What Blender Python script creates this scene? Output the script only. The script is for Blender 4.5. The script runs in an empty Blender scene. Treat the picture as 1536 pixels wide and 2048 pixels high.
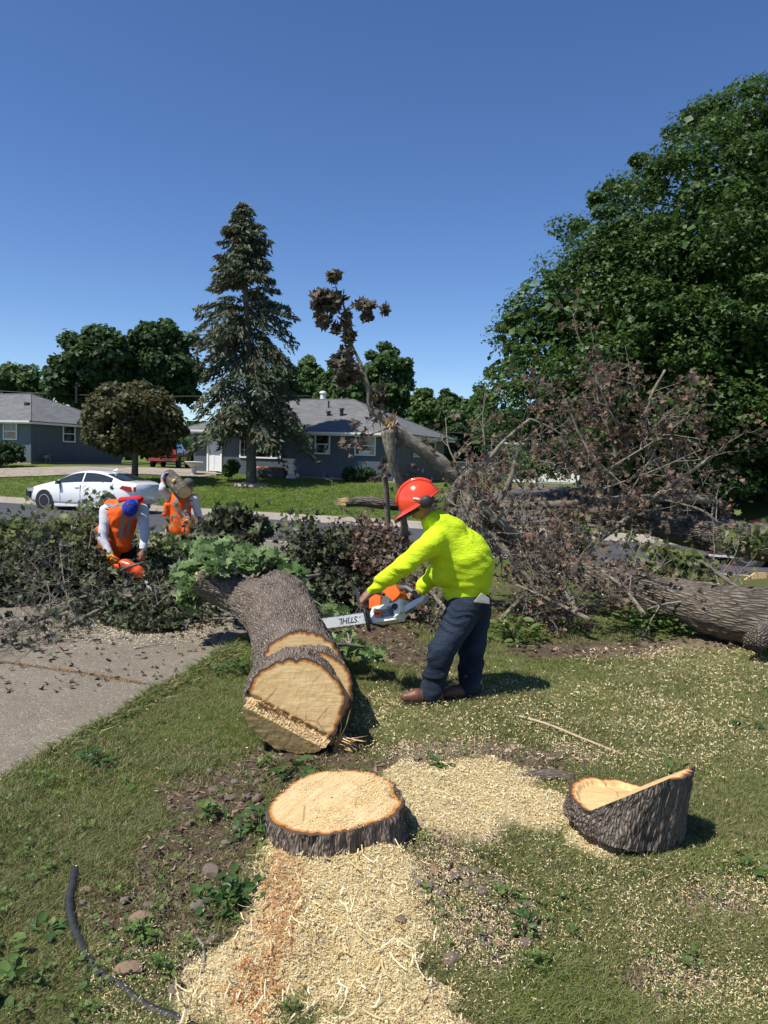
import bpy, math, random
import numpy as np
from mathutils import Vector, Matrix

random.seed(7); RNG = np.random.default_rng(7)
SC = bpy.context.scene
COL = SC.collection

# ------------------------------------------------------------------ camera
FP = 1520.0                       # focal length in photograph pixels
PITCH = math.atan(107/FP); ROLL = 0.03; CAMH = 1.7
cF = np.array([0, math.cos(PITCH), -math.sin(PITCH)])
_R0 = np.array([1., 0, 0]); _U0 = np.array([0, math.sin(PITCH), math.cos(PITCH)])
cR = _R0*math.cos(ROLL) + _U0*math.sin(ROLL)
cU = -_R0*math.sin(ROLL) + _U0*math.cos(ROLL)
cC = np.array([0, 0, CAMH])
cam = bpy.data.objects.new('camera', bpy.data.cameras.new('camera'))
COL.objects.link(cam)
cam.matrix_world = Matrix([[cR[0], cU[0], -cF[0], cC[0]], [cR[1], cU[1], -cF[1], cC[1]],
                           [cR[2], cU[2], -cF[2], cC[2]], [0, 0, 0, 1]])
cam.data.sensor_fit = 'VERTICAL'; cam.data.sensor_height = 36.0
cam.data.lens = FP/2048*36.0
cam.data.clip_start = 0.05; cam.data.clip_end = 2000
SC.camera = cam

# ------------------------------------------------------------------ sky and sun
SUN_TO = Vector((-0.52, -0.35, 1.0)).normalized()     # direction towards the sun
SUN_EL = math.asin(SUN_TO.z); SUN_AZ = math.atan2(SUN_TO.x, SUN_TO.y)
W = bpy.data.worlds.new('World'); SC.world = W; W.use_nodes = True
nt = W.node_tree; nt.nodes.clear()
sky = nt.nodes.new('ShaderNodeTexSky'); sky.sky_type = 'NISHITA'; sky.sun_disc = False
sky.sun_elevation = SUN_EL; sky.sun_rotation = SUN_AZ
sky.altitude = 300; sky.air_density = 0.8; sky.dust_density = 0.15; sky.ozone_density = 3.0
bg = nt.nodes.new('ShaderNodeBackground'); bg.inputs['Strength'].default_value = 0.105
wo = nt.nodes.new('ShaderNodeOutputWorld')
hs = nt.nodes.new('ShaderNodeHueSaturation'); hs.inputs['Saturation'].default_value = 1.16; hs.inputs['Hue'].default_value = 0.507; hs.inputs['Value'].default_value = 1.0
nt.links.new(sky.outputs[0], hs.inputs['Color']); nt.links.new(hs.outputs[0], bg.inputs[0]); nt.links.new(bg.outputs[0], wo.inputs[0])
sl = bpy.data.lights.new('sun', 'SUN'); sl.energy = 4.4; sl.angle = math.radians(0.5)
sl.color = (1.0, 0.955, 0.87)
so = bpy.data.objects.new('sun', sl); COL.objects.link(so)
so.rotation_euler = SUN_TO.to_track_quat('Z', 'Y').to_euler(); so.location = (-20, -20, 50)
SC.view_settings.view_transform = 'Standard'; SC.view_settings.look = 'None'
SC.view_settings.gamma = 1; SC.view_settings.use_curve_mapping = False
SC.view_settings.exposure = 0.48
SC.cycles.max_bounces = 6; SC.cycles.diffuse_bounces = 3; SC.cycles.glossy_bounces = 3
SC.cycles.transmission_bounces = 4; SC.cycles.transparent_max_bounces = 6
SC.cycles.use_denoising = True; SC.cycles.sample_clamp_indirect = 6

# ------------------------------------------------------------------ geometry helpers
def ray(px, py): return cF + cR*(px-768)/FP + cU*(1024-py)/FP
def PY(px, py, Y):
    d = ray(px, py); return cC + d*Y/d[1]
def PZ(px, py, z):
    d = ray(px, py); return cC + d*(z-CAMH)/d[2]
S20, C20 = math.sin(math.radians(20)), math.cos(math.radians(20))
def to_uv(x, y): return x*C20 - y*S20, x*S20 + y*C20
def from_uv(u, v): return u*C20 + v*S20, -u*S20 + v*C20
def pix(p):
    p = np.asarray(p, float).reshape(-1, 3) - cC
    w = np.maximum(p @ cF, 1e-3)
    return 768 + FP*(p @ cR)/w, 1024 - FP*(p @ cU)/w

def _hash(ix, iy, iz, seed):
    h = (ix.astype(np.int64)*374761393 + iy.astype(np.int64)*668265263 + iz.astype(np.int64)*2147483647 + seed*974634777) & 0xffffffff
    h = ((h ^ (h >> 13))*1274126177) & 0xffffffff
    h = ((h ^ (h >> 16))*2246822519) & 0xffffffff
    return ((h ^ (h >> 15)) & 0xffff)/65535.0
def vnoise(p, seed=0):
    """value noise in -1..1 for points p (n,3)"""
    p = np.asarray(p, float); i = np.floor(p).astype(np.int64); f = p-i; f = f*f*(3-2*f)
    r = 0
    for dx in (0, 1):
        for dy in (0, 1):
            for dz in (0, 1):
                w = (f[:, 0] if dx else 1-f[:, 0])*(f[:, 1] if dy else 1-f[:, 1])*(f[:, 2] if dz else 1-f[:, 2])
                r = r + w*_hash(i[:, 0]+dx, i[:, 1]+dy, i[:, 2]+dz, seed)
    return r*2-1
def fbm(p, seed=0, oct=4, gain=.5):
    a, s, r = 1., 1., 0
    for o in range(oct):
        r = r + a*vnoise(np.asarray(p)*s, seed+o*17); a *= gain; s *= 2.03
    return r
def fbm2(x, y, sc, seed=0, oct=4):
    return fbm(np.stack([np.asarray(x)*sc, np.asarray(y)*sc, np.zeros_like(np.asarray(x, float))+.37], 1), seed, oct)
def sstep(a, b, x):
    t = np.clip((x-a)/(b-a), 0, 1); return t*t*(3-2*t)

def zt(x, y):
    """height of the terrain"""
    x = np.asarray(x, float); y = np.asarray(y, float); sh = np.broadcast(x, y).shape
    x = np.broadcast_to(x, sh).ravel(); y = np.broadcast_to(y, sh).ravel()
    u, v = to_uv(x, y)
    z = np.interp(v, [-60, 7, 9, 15.7, 15.95, 16.2, 24.1, 24.40, 24.6, 36, 46, 52, 70, 500],
                  [0, 0, -.02, -.3, -.35, -.70, -.70, -.39, -.37, .53, .5, .35, .2, 0])
    z = z + .012*np.maximum(0, -12.4-u)*sstep(25, 35, v)*sstep(70, 50, -u)
    near = sstep(13, 8, v)
    z = z + near*.014*fbm2(x, y, 1.1, 5, 4) + near*.05*np.exp(-(((x+.2)/.9)**2+((y-3.2)/.7)**2))
    return z.reshape(sh)
def G(px, py):
    z = 0.
    for _ in range(25):
        p = PZ(px, py, z); z = .5*z + .5*float(zt(p[0], p[1]))
    return np.array([p[0], p[1], z])

# ------------------------------------------------------------------ object helpers
def tag(o, label=None, cat=None, group=None, kind=None):
    if label: o['label'] = label
    if cat: o['category'] = cat
    if group: o['group'] = group
    if kind: o['kind'] = kind
    return o
def thing(name, label, cat, loc=(0, 0, 0), group=None, rot=None):
    o = bpy.data.objects.new(name, None); COL.objects.link(o)
    o.location = tuple(float(q) for q in loc); o.empty_display_size = .1
    if rot is not None: o.rotation_euler = rot
    return tag(o, label, cat, group)
def build_mesh(name, V, F, smooth=False, attrs=None, matid=None):
    me = bpy.data.meshes.new(name)
    V = np.asarray(V, np.float32).reshape(-1, 3)
    if isinstance(F, np.ndarray) and F.ndim == 2:
        k = F.shape[1]; n = len(F)
        me.vertices.add(len(V)); me.vertices.foreach_set('co', V.ravel())
        me.loops.add(n*k); me.loops.foreach_set('vertex_index', np.ascontiguousarray(F, np.int32).ravel())
        me.polygons.add(n); me.polygons.foreach_set('loop_start', np.arange(0, n*k, k, dtype=np.int32))
    else:
        me.from_pydata(V.tolist(), [], [tuple(int(i) for i in f) for f in F])
    me.update(calc_edges=True)
    if smooth: me.polygons.foreach_set('use_smooth', np.ones(len(me.polygons), bool))
    if matid is not None: me.polygons.foreach_set('material_index', np.asarray(matid, np.int32))
    for an, a in (attrs or {}).items():
        a = np.asarray(a, np.float32)
        if a.ndim == 1:
            at = me.attributes.new(an, 'FLOAT', 'POINT'); at.data.foreach_set('value', a)
        else:
            at = me.attributes.new(an, 'FLOAT_VECTOR', 'POINT'); at.data.foreach_set('vector', np.ascontiguousarray(a).ravel())
    me.validate()
    return me
def obj(name, V, F, mat, parent=None, smooth=False, attrs=None, local=False, matid=None, label=None, loc=None):
    """one mesh object; vertices are in world space unless local=True"""
    V = np.asarray(V, float).reshape(-1, 3)
    if parent is not None and not local:
        bpy_loc = np.zeros(3); q = parent
        while q is not None: bpy_loc += np.array(q.location); q = q.parent
        V = V - bpy_loc
    me = build_mesh(name, V, F, smooth, attrs, matid)
    for m in (mat if isinstance(mat, (list, tuple)) else [mat]): me.materials.append(m)
    o = bpy.data.objects.new(name, me); COL.objects.link(o)
    if parent is not None: o.parent = parent
    if loc is not None: o.location = tuple(float(q) for q in loc)
    if label: o['label'] = label
    return o
def inst(name, me, loc, rot=None, parent=None, scale=None):
    """another object that shares mesh data"""
    o = bpy.data.objects.new(name, me); COL.objects.link(o)
    if parent is not None: o.parent = parent
    M = Matrix.Translation(Vector([float(q) for q in loc]))
    if rot is not None: M = M @ Matrix([list(map(float, r)) for r in rot]).to_4x4()
    if scale is not None: M = M @ Matrix.Scale(float(scale), 4)
    o.matrix_basis = M
    return o
class MB:
    """collects shapes into one mesh"""
    def __init__(s): s.V = []; s.F = []; s.n = 0; s.A = {}
    def add(s, V, F, **attrs):
        V = np.asarray(V, float).reshape(-1, 3); s.V.append(V)
        for f in F: s.F.append(tuple(int(i)+s.n for i in f))
        s.n += len(V)
        for k, a in attrs.items(): s.A.setdefault(k, []).append(np.asarray(a, float))
        return s
    def box(s, c, d, R=None, taper=0.0):
        c = np.asarray(c, float); hx, hy, hz = d[0]/2, d[1]/2, d[2]/2
        V = np.array([[x*(1-taper*(z > 0)), y*(1-taper*(z > 0)), z] for z in (-hz, hz) for x, y in ((-hx, -hy), (hx, -hy), (hx, hy), (-hx, hy))])
        if R is not None: V = V @ np.asarray(R).T
        return s.add(V+c, [(3, 2, 1, 0), (4, 5, 6, 7), (0, 1, 5, 4), (1, 2, 6, 5), (2, 3, 7, 6), (3, 0, 4, 7)])
    def tube(s, pts, rad, n=8, cap=True, **kw):
        V, F, _ = tube(pts, rad, n, cap); return s.add(V, F)
    def lathe(s, prof, n=16, c=(0, 0, 0), R=None, caps=True):
        V = []; m = len(prof)
        for r, z in prof:
            for k in range(n):
                a = 2*math.pi*k/n; V.append((r*math.cos(a), r*math.sin(a), z))
        V = np.array(V, float)
        F = [(i*n+k, i*n+(k+1) % n, (i+1)*n+(k+1) % n, (i+1)*n+k) for i in range(m-1) for k in range(n)]
        if caps: F += [tuple(range(n-1, -1, -1)), tuple((m-1)*n+k for k in range(n))]
        if R is not None: V = V @ np.asarray(R).T
        return s.add(V+np.asarray(c, float), F)
    def prism(s, poly, z0, z1, R=None, c=(0, 0, 0)):
        n = len(poly); V = np.array([(x, y, z0) for x, y in poly]+[(x, y, z1) for x, y in poly], float)
        F = [tuple(range(n-1, -1, -1)), tuple(range(n, 2*n))]+[(i, (i+1) % n, n+(i+1) % n, n+i) for i in range(n)]
        if R is not None: V = V @ np.asarray(R).T
        return s.add(V+np.asarray(c, float), F)
    def obj(s, name, mat, parent=None, smooth=False, local=False, **kw):
        at = {k: np.concatenate(a) for k, a in s.A.items()} if s.A else None
        return obj(name, np.concatenate(s.V), s.F, mat, parent, smooth, at, local, **kw)
def rotz(a): c, s = math.cos(a), math.sin(a); return np.array([[c, -s, 0], [s, c, 0], [0, 0, 1.]])
def rotx(a): c, s = math.cos(a), math.sin(a); return np.array([[1., 0, 0], [0, c, -s], [0, s, c]])
def roty(a): c, s = math.cos(a), math.sin(a); return np.array([[c, 0, s], [0, 1., 0], [-s, 0, c]])
def nrm(v): v = np.asarray(v, float); return v/(np.linalg.norm(v)+1e-12)
def frame(z, up=(0, 0, 1)):
    """columns x,y,z with z along the given direction"""
    z = nrm(z); up = np.asarray(up, float)
    if abs(z @ nrm(up)) > .98: up = np.array([1., 0, 0])
    x = nrm(np.cross(up, z)); y = np.cross(z, x)
    return np.stack([x, y, z], 1)
def catmull(P, n):
    P = np.asarray(P, float); m = len(P)
    if m < 3:
        t = np.linspace(0, 1, n)[:, None]; return P[0]*(1-t)+P[-1]*t
    Q = np.vstack([2*P[0]-P[1], P, 2*P[-1]-P[-2]]); T = np.linspace(0, m-1-1e-6, n); i = T.astype(int); t = (T-i)[:, None]
    p0, p1, p2, p3 = Q[i], Q[i+1], Q[i+2], Q[i+3]
    return .5*((2*p1)+(-p0+p2)*t+(2*p0-5*p1+4*p2-p3)*t*t+(-p0+3*p1-3*p2+p3)*t**3)
def tube(pts, rad, n=8, cap=True, disp=None):
    """returns V, F, bk (unrolled straight-log coordinates for bark)"""
    P = np.asarray(pts, float); m = len(P)
    r = np.interp(np.linspace(0, 1, m), np.linspace(0, 1, len(rad)), rad) if np.ndim(rad) else np.full(m, float(rad))
    T = np.gradient(P, axis=0); T /= np.linalg.norm(T, axis=1)[:, None]+1e-12
    X = np.zeros_like(P); x = frame(T[0])[:, 0]
    for i in range(m):
        x = x-T[i]*(x @ T[i]); x = x/(np.linalg.norm(x)+1e-12); X[i] = x
    Yv = np.cross(T, X)
    a = 2*np.pi*np.arange(n)/n
    ca, sa = np.cos(a), np.sin(a)
    L = np.concatenate([[0], np.cumsum(np.linalg.norm(np.diff(P, axis=0), axis=1))])
    bk = np.stack([(r[:, None]*ca), (r[:, None]*sa), np.repeat(L[:, None], n, 1)], 2).reshape(-1, 3)
    rr = np.repeat(r[:, None], n, 1)
    if disp is not None: rr = rr + disp(bk, rr.ravel()).reshape(m, n)
    V = (P[:, None, :]+rr[..., None]*(ca[None, :, None]*X[:, None, :]+sa[None, :, None]*Yv[:, None, :])).reshape(-1, 3)
    i = np.arange(m-1)[:, None]*n; k = np.arange(n)[None, :]; k2 = (k+1) % n
    F = np.stack([i+k, i+k2, i+n+k2, i+n+k], 2).reshape(-1, 4)
    F = [tuple(f) for f in F.tolist()]
    if cap: F += [tuple(range(n-1, -1, -1)), tuple((m-1)*n+q for q in range(n))]
    return V, F, bk
def scatter(TV, TF, pos, rot, sc, seed=0):
    """copies of a template at many places, as one mesh; returns V, F, rnd"""
    TV = np.asarray(TV, float); TF = np.asarray(TF, int); N = len(pos); k = len(TV)
    sc = np.asarray(sc, float)
    sc = sc.reshape(-1, 1, 1) if sc.ndim == 1 else sc.reshape(-1, 1, 3)
    V = np.einsum('nij,nkj->nki', rot, TV[None]*sc)+np.asarray(pos)[:, None, :]
    F = (TF[None]+(np.arange(N)*k)[:, None, None]).reshape(-1, TF.shape[1])
    rnd = np.repeat(np.random.default_rng(seed).random(N), k)
    return V.reshape(-1, 3), F, rnd
def rots(nrmv, rng, spin=None):
    """rotation matrices (n,3,3) whose z column is nrmv, random spin"""
    z = nrmv/(np.linalg.norm(nrmv, axis=1)[:, None]+1e-9); n = len(z)
    a = rng.normal(size=(n, 3)); x = a-z*np.sum(a*z, 1)[:, None]; x /= np.linalg.norm(x, axis=1)[:, None]+1e-9
    return np.stack([x, np.cross(z, x), z], 2)

# ------------------------------------------------------------------ materials
def nodes_of(name):
    m = bpy.data.materials.new(name); m.use_nodes = True; t = m.node_tree; b = t.nodes['Principled BSDF']
    return m, t, b
class NT:
    def __init__(s, t): s.t = t
    def n(s, typ, **kw):
        q = s.t.nodes.new(typ)
        for k, v in kw.items():
            if k in q.inputs if isinstance(k, str) else False: q.inputs[k].default_value = v
            else: setattr(q, k, v)
        return q
    def l(s, a, b): s.t.links.new(a, b)
    def attr(s, name): q = s.n('ShaderNodeAttribute'); q.attribute_name = name; return q
    def noise(s, vec=None, scale=5., detail=4., rough=.55, dist=0.):
        q = s.n('ShaderNodeTexNoise'); q.inputs['Scale'].default_value = scale; q.inputs['Detail'].default_value = detail
        q.inputs['Roughness'].default_value = rough; q.inputs['Distortion'].default_value = dist
        if vec is not None: s.l(vec, q.inputs['Vector'])
        return q
    def ramp(s, fac, stops):
        q = s.n('ShaderNodeValToRGB'); e = q.color_ramp.elements
        while len(e) < len(stops): e.new(.5)
        for i, (p, c) in enumerate(stops):
            e[i].position = p; e[i].color = (*c, 1) if len(c) == 3 else c
        s.l(fac, q.inputs[0]); return q
    def mix(s, fac, a, b, mode='MIX'):
        q = s.n('ShaderNodeMix'); q.data_type = 'RGBA'; q.blend_type = mode
        for v, i in ((fac, 0), (a, 6), (b, 7)):
            if hasattr(v, 'is_linked') or isinstance(v, bpy.types.NodeSocket): s.l(v, q.inputs[i])
            elif isinstance(v, (int, float)): q.inputs[i].default_value = v
            else: q.inputs[i].default_value = (*v, 1)
        return q.outputs[2]
    def math(s, op, a, b=None):
        q = s.n('ShaderNodeMath'); q.operation = op
        for v, i in ((a, 0), (b, 1)):
            if v is None: continue
            if isinstance(v, (int, float)): q.inputs[i].default_value = v
            else: s.l(v, q.inputs[i])
        return q.outputs[0]
    def mapping(s, vec, scale): 
        q = s.n('ShaderNodeMapping'); q.inputs['Scale'].default_value = scale; s.l(vec, q.inputs['Vector']); return q.outputs[0]
    def bump(s, h, strength=.4, dist=.01, prev=None):
        q = s.n('ShaderNodeBump'); q.inputs['Strength'].default_value = strength; q.inputs['Distance'].default_value = dist
        s.l(h, q.inputs['Height'])
        if prev is not None: s.l(prev, q.inputs['Normal'])
        return q.outputs[0]
def simple(name, c, rough=.7, metal=0., var=.15, nscale=6., bump=0., bscale=40., bdist=.01, spec=.5, c2=None, coat=0., stretch=None):
    m, t, b = nodes_of(name); N = NT(t)
    tc = N.n('ShaderNodeTexCoord').outputs['Object']
    if stretch: tc = N.mapping(tc, stretch)
    a = tuple(max(0, q*(1-var)) for q in c); d = tuple(q*(1+var) for q in c) if c2 is None else c2
    no = N.noise(tc, nscale, 5)
    N.l(N.ramp(no.outputs[0], [(.3, a), (.7, d)]).outputs[0], b.inputs['Base Color'])
    b.inputs['Roughness'].default_value = rough; b.inputs['Metallic'].default_value = metal
    b.inputs['Specular IOR Level'].default_value = spec
    if coat: b.inputs['Coat Weight'].default_value = coat; b.inputs['Coat Roughness'].default_value = .05
    if bump: N.l(N.bump(N.noise(tc, bscale, 5).outputs[0], bump, bdist), b.inputs['Normal'])
    return m
def leafmat(name, cols, trans=.3, rough=.5, tcol=None, back=None):
    """leaf: colour picked by the per-leaf number, light passing through"""
    m, t, b = nodes_of(name); N = NT(t)
    r = N.attr('rnd').outputs['Fac']
    k = len(cols)
    rp = N.ramp(r, [((i+.5)/k, c) for i, c in enumerate(cols)]).outputs[0]
    col = rp
    if back is not None:
        ge = N.n('ShaderNodeNewGeometry'); col = N.mix(ge.outputs['Backfacing'], rp, back)
    N.l(col, b.inputs['Base Color']); b.inputs['Roughness'].default_value = rough; b.inputs['Specular IOR Level'].default_value = .35
    tr = N.n('ShaderNodeBsdfTranslucent')
    tc = N.mix(.5, rp, tcol or tuple(q*1.6 for q in cols[-1])); N.l(tc, tr.inputs['Color'])
    mx = N.n('ShaderNodeMixShader'); mx.inputs[0].default_value = trans
    N.l(b.outputs[0], mx.inputs[1]); N.l(tr.outputs[0], mx.inputs[2]); N.l(mx.outputs[0], t.nodes['Material Output'].inputs['Surface'])
    return m
def barkmat(name, light, dark, scale=1., ridge=60., rough=.9, bump=.8, bdist=.012, lichen=None):
    m, t, b = nodes_of(name); N = NT(t)
    v = N.attr('bk').outputs['Vector']
    w = N.noise(v, 9*scale, 3); wv = N.n('ShaderNodeVectorMath', operation='MULTIPLY_ADD')
    N.l(w.outputs['Color'], wv.inputs[0]); wv.inputs[1].default_value = (.03, .03, .05); N.l(v, wv.inputs[2])
    mp = N.mapping(wv.outputs[0], (ridge*scale, ridge*scale, ridge*.16*scale))
    vo = N.n('ShaderNodeTexVoronoi'); vo.feature = 'DISTANCE_TO_EDGE'; vo.inputs['Scale'].default_value = 1.; N.l(mp, vo.inputs['Vector'])
    no = N.noise(mp, 1.1, 6, .65)
    h = N.math('ADD', N.math('MULTIPLY', N.math('MINIMUM', vo.outputs['Distance'], .35), 2.0), N.math('MULTIPLY', no.outputs[0], .6))
    big = N.noise(v, 4*scale, 4)
    c = N.ramp(h, [(.32, dark), (.68, light), (1., tuple(min(1, q*1.35) for q in light))]).outputs[0]
    c = N.mix(N.ramp(big.outputs[0], [(.4, (0, 0, 0)), (.65, (1, 1, 1))]).outputs[0], c, N.mix(.5, c, tuple(q*1.3 for q in light)))
    if lichen:
        ln = N.noise(v, 14*scale, 5); c = N.mix(N.ramp(ln.outputs[0], [(.56, (0, 0, 0)), (.64, (1, 1, 1))]).outputs[0], c, lichen)
    N.l(c, b.inputs['Base Color']); b.inputs['Roughness'].default_value = rough; b.inputs['Specular IOR Level'].default_value = .2
    N.l(N.bump(h, bump, bdist), b.inputs['Normal'])
    return m
def woodmat(name, pale=(.74, .53, .27), mid=(.62, .38, .15), rim=(.5, .19, .04), grain=1., wet=False):
    """freshly cut end grain: bk = position on the face, rad = 0 at pith .. 1 at bark"""
    m, t, b = nodes_of(name); N = NT(t)
    v = N.attr('bk').outputs['Vector']; rad = N.attr('rad').outputs['Fac']
    w = N.noise(v, 7, 3)
    rr = N.math('ADD', rad, N.math('MULTIPLY', N.math('SUBTRACT', w.outputs[0], .5), .10))
    rings = N.math('SINE', N.math('MULTIPLY', rr, 150.))
    saw = N.noise(N.mapping(v, (3.5, 42, 3.5)), 1.5, 6, .7, .4)
    patch = N.noise(v, 5, 3); band = N.noise(N.mapping(v, (3., 11, 3.)), 1.0, 3, .5, .6)
    c = N.ramp(saw.outputs[0], [(.36, mid), (.56, pale)]).outputs[0]
    c = N.mix(N.ramp(patch.outputs[0], [(.35, (0, 0, 0)), (.7, (.5, .5, .5))]).outputs[0], c, (mid[0]*.9, mid[1]*.8, mid[2]*.7))
    c = N.mix(N.ramp(band.outputs[0], [(.42, (.0, .0, .0)), (.5, (.55, .55, .55)), (.6, (0, 0, 0))]).outputs[0], c, tuple(q*.92 for q in mid))
    c = N.mix(N.math('MULTIPLY', N.math('ADD', rings, 1.), .07), c, mid)
    ck = N.n('ShaderNodeTexVoronoi'); ck.feature = 'DISTANCE_TO_EDGE'; ck.inputs['Scale'].default_value = 4.; N.l(v, ck.inputs['Vector'])
    c = N.mix(N.math('MULTIPLY', N.ramp(ck.outputs['Distance'], [(.0, (.8, .8, .8)), (.02, (0, 0, 0))]).outputs[0], N.ramp(patch.outputs[0], [(.5, (0, 0, 0)), (.6, (1, 1, 1))]).outputs[0]), c, (.22, .12, .05))
    sp_ = N.noise(v, 160, 2); c = N.mix(N.ramp(sp_.outputs[0], [(.60, (0, 0, 0)), (.68, (.6, .6, .6))]).outputs[0], c, (.30, .17, .06))
    c = N.mix(N.ramp(rr, [(.895, (0, 0, 0)), (.925, (1, 1, 1))]).outputs[0], c, rim)
    c = N.mix(N.ramp(rr, [(.945, (0, 0, 0)), (.96, (1, 1, 1))]).outputs[0], c, (.085, .055, .038))
    N.l(c, b.inputs['Base Color']); b.inputs['Roughness'].default_value = .75; b.inputs['Specular IOR Level'].default_value = .25
    N.l(N.bump(saw.outputs[0], .35*grain, .004), b.inputs['Normal'])
    return m
def rndmat(name, cols, rough=.8):
    m, t, b = nodes_of(name); N = NT(t); k = len(cols)
    N.l(N.ramp(N.attr('rnd').outputs['Fac'], [((i+.5)/k, c) for i, c in enumerate(cols)]).outputs[0], b.inputs['Base Color'])
    b.inputs['Roughness'].default_value = rough; b.inputs['Specular IOR Level'].default_value = .25
    return m

# instances on points, for ground cover nobody could count
def gn_scatter(name, templates, pos, rotmat, scale, mat, rnd=None, kind='stuff', label=None, cat=None, parent=None):
    """templates: list of (V,F[,rnd]) -- one object, instances chosen by index"""
    pos = np.asarray(pos, float); n = len(pos)
    rng = np.random.default_rng(len(name)*7+n)
    srcs = []
    for i, T in enumerate(templates):
        me = build_mesh(name+'_shape', T[0], np.asarray(T[1]), False, {'trnd': T[2]} if len(T) > 2 else {'trnd': np.zeros(len(T[0]))})
        me.materials.append(mat); srcs.append(me)
    eul = np.array([Matrix(r.tolist()).to_euler() for r in rotmat], np.float32) if n else np.zeros((0, 3))
    idx = rng.integers(0, len(templates), n)
    me = bpy.data.meshes.new(name); me.vertices.add(n); me.vertices.foreach_set('co', pos.astype(np.float32).ravel())
    me.attributes.new('rot', 'FLOAT_VECTOR', 'POINT').data.foreach_set('vector', eul.astype(np.float32).ravel())
    me.attributes.new('scl', 'FLOAT', 'POINT').data.foreach_set('value', np.asarray(scale, np.float32))
    me.attributes.new('idx', 'INT', 'POINT').data.foreach_set('value', idx.astype(np.int32))
    me.attributes.new('rnd', 'FLOAT', 'POINT').data.foreach_set('value', (rng.random(n) if rnd is None else rnd).astype(np.float32))
    me.update(); o = bpy.data.objects.new(name, me); COL.objects.link(o)
    if parent is not None: o.parent = parent
    tag(o, label, cat, kind=kind)
    ng = bpy.data.node_groups.new(name+'_nodes', 'GeometryNodeTree')
    ng.interface.new_socket('Geometry', in_out='INPUT', socket_type='NodeSocketGeometry')
    ng.interface.new_socket('Geometry', in_out='OUTPUT', socket_type='NodeSocketGeometry')
    gi = ng.nodes.new('NodeGroupInput'); go = ng.nodes.new('NodeGroupOutput')
    jo = ng.nodes.new('GeometryNodeGeometryToInstance')
    # source meshes as hidden-free objects: put the template data in objects that are not linked to the scene
    for i, sme in enumerate(srcs):
        so_ = bpy.data.objects.new(name+'_shape', sme)
        oi = ng.nodes.new('GeometryNodeObjectInfo'); oi.inputs['Object'].default_value = so_
        srcs[i] = oi
    def na(nm, ty):
        q = ng.nodes.new('GeometryNodeInputNamedAttribute'); q.data_type = ty; q.inputs['Name'].default_value = nm
        return q.outputs['Attribute']
    jn = ng.nodes.new('GeometryNodeJoinGeometry')
    for i, oi in enumerate(srcs):
        ip = ng.nodes.new('GeometryNodeInstanceOnPoints')
        cmp_ = ng.nodes.new('FunctionNodeCompare'); cmp_.data_type = 'INT'; cmp_.operation = 'EQUAL'
        ng.links.new(na('idx', 'INT'), cmp_.inputs[2]); cmp_.inputs[3].default_value = i
        ng.links.new(gi.outputs[0], ip.inputs['Points']); ng.links.new(cmp_.outputs[0], ip.inputs['Selection'])
        ng.links.new(oi.outputs['Geometry'], ip.inputs['Instance'])
        er = ng.nodes.new('FunctionNodeEulerToRotation'); ng.links.new(na('rot', 'FLOAT_VECTOR'), er.inputs[0])
        ng.links.new(er.outputs[0], ip.inputs['Rotation']); ng.links.new(na('scl', 'FLOAT'), ip.inputs['Scale'])
        ng.links.new(ip.outputs[0], jn.inputs[0])
    ng.links.new(jn.outputs[0], go.inputs[0])
    ng.nodes.remove(jo)
    md = o.modifiers.new('scatter', 'NODES'); md.node_group = ng
    me.materials.append(mat)
    return o
def instmat(name, cols, trans=.25, rough=.6, tipcol=None):
    """for instanced scatter: instance attribute rnd picks the colour, trnd varies inside the tuft"""
    m, t, b = nodes_of(name); N = NT(t); k = len(cols)
    a = N.n('ShaderNodeAttribute'); a.attribute_type = 'INSTANCER'; a.attribute_name = 'rnd'
    b2 = N.attr('trnd').outputs['Fac']
    f = N.math('FRACT', N.math('ADD', a.outputs['Fac'], N.math('MULTIPLY', b2, .6)))
    if trans < 0: f = N.math('ADD', N.math('MULTIPLY', a.outputs['Fac'], .7), N.math('MULTIPLY', b2, .3)); trans = -trans
    c = N.ramp(f, [((i+.5)/k, c_) for i, c_ in enumerate(cols)]).outputs[0]
    N.l(c, b.inputs['Base Color']); b.inputs['Roughness'].default_value = rough; b.inputs['Specular IOR Level'].default_value = .3
    tr = N.n('ShaderNodeBsdfTranslucent'); N.l(c, tr.inputs['Color'])
    mx = N.n('ShaderNodeMixShader'); mx.inputs[0].default_value = trans
    N.l(b.outputs[0], mx.inputs[1]); N.l(tr.outputs[0], mx.inputs[2]); N.l(mx.outputs[0], t.nodes['Material Output'].inputs['Surface'])
    return m
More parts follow.
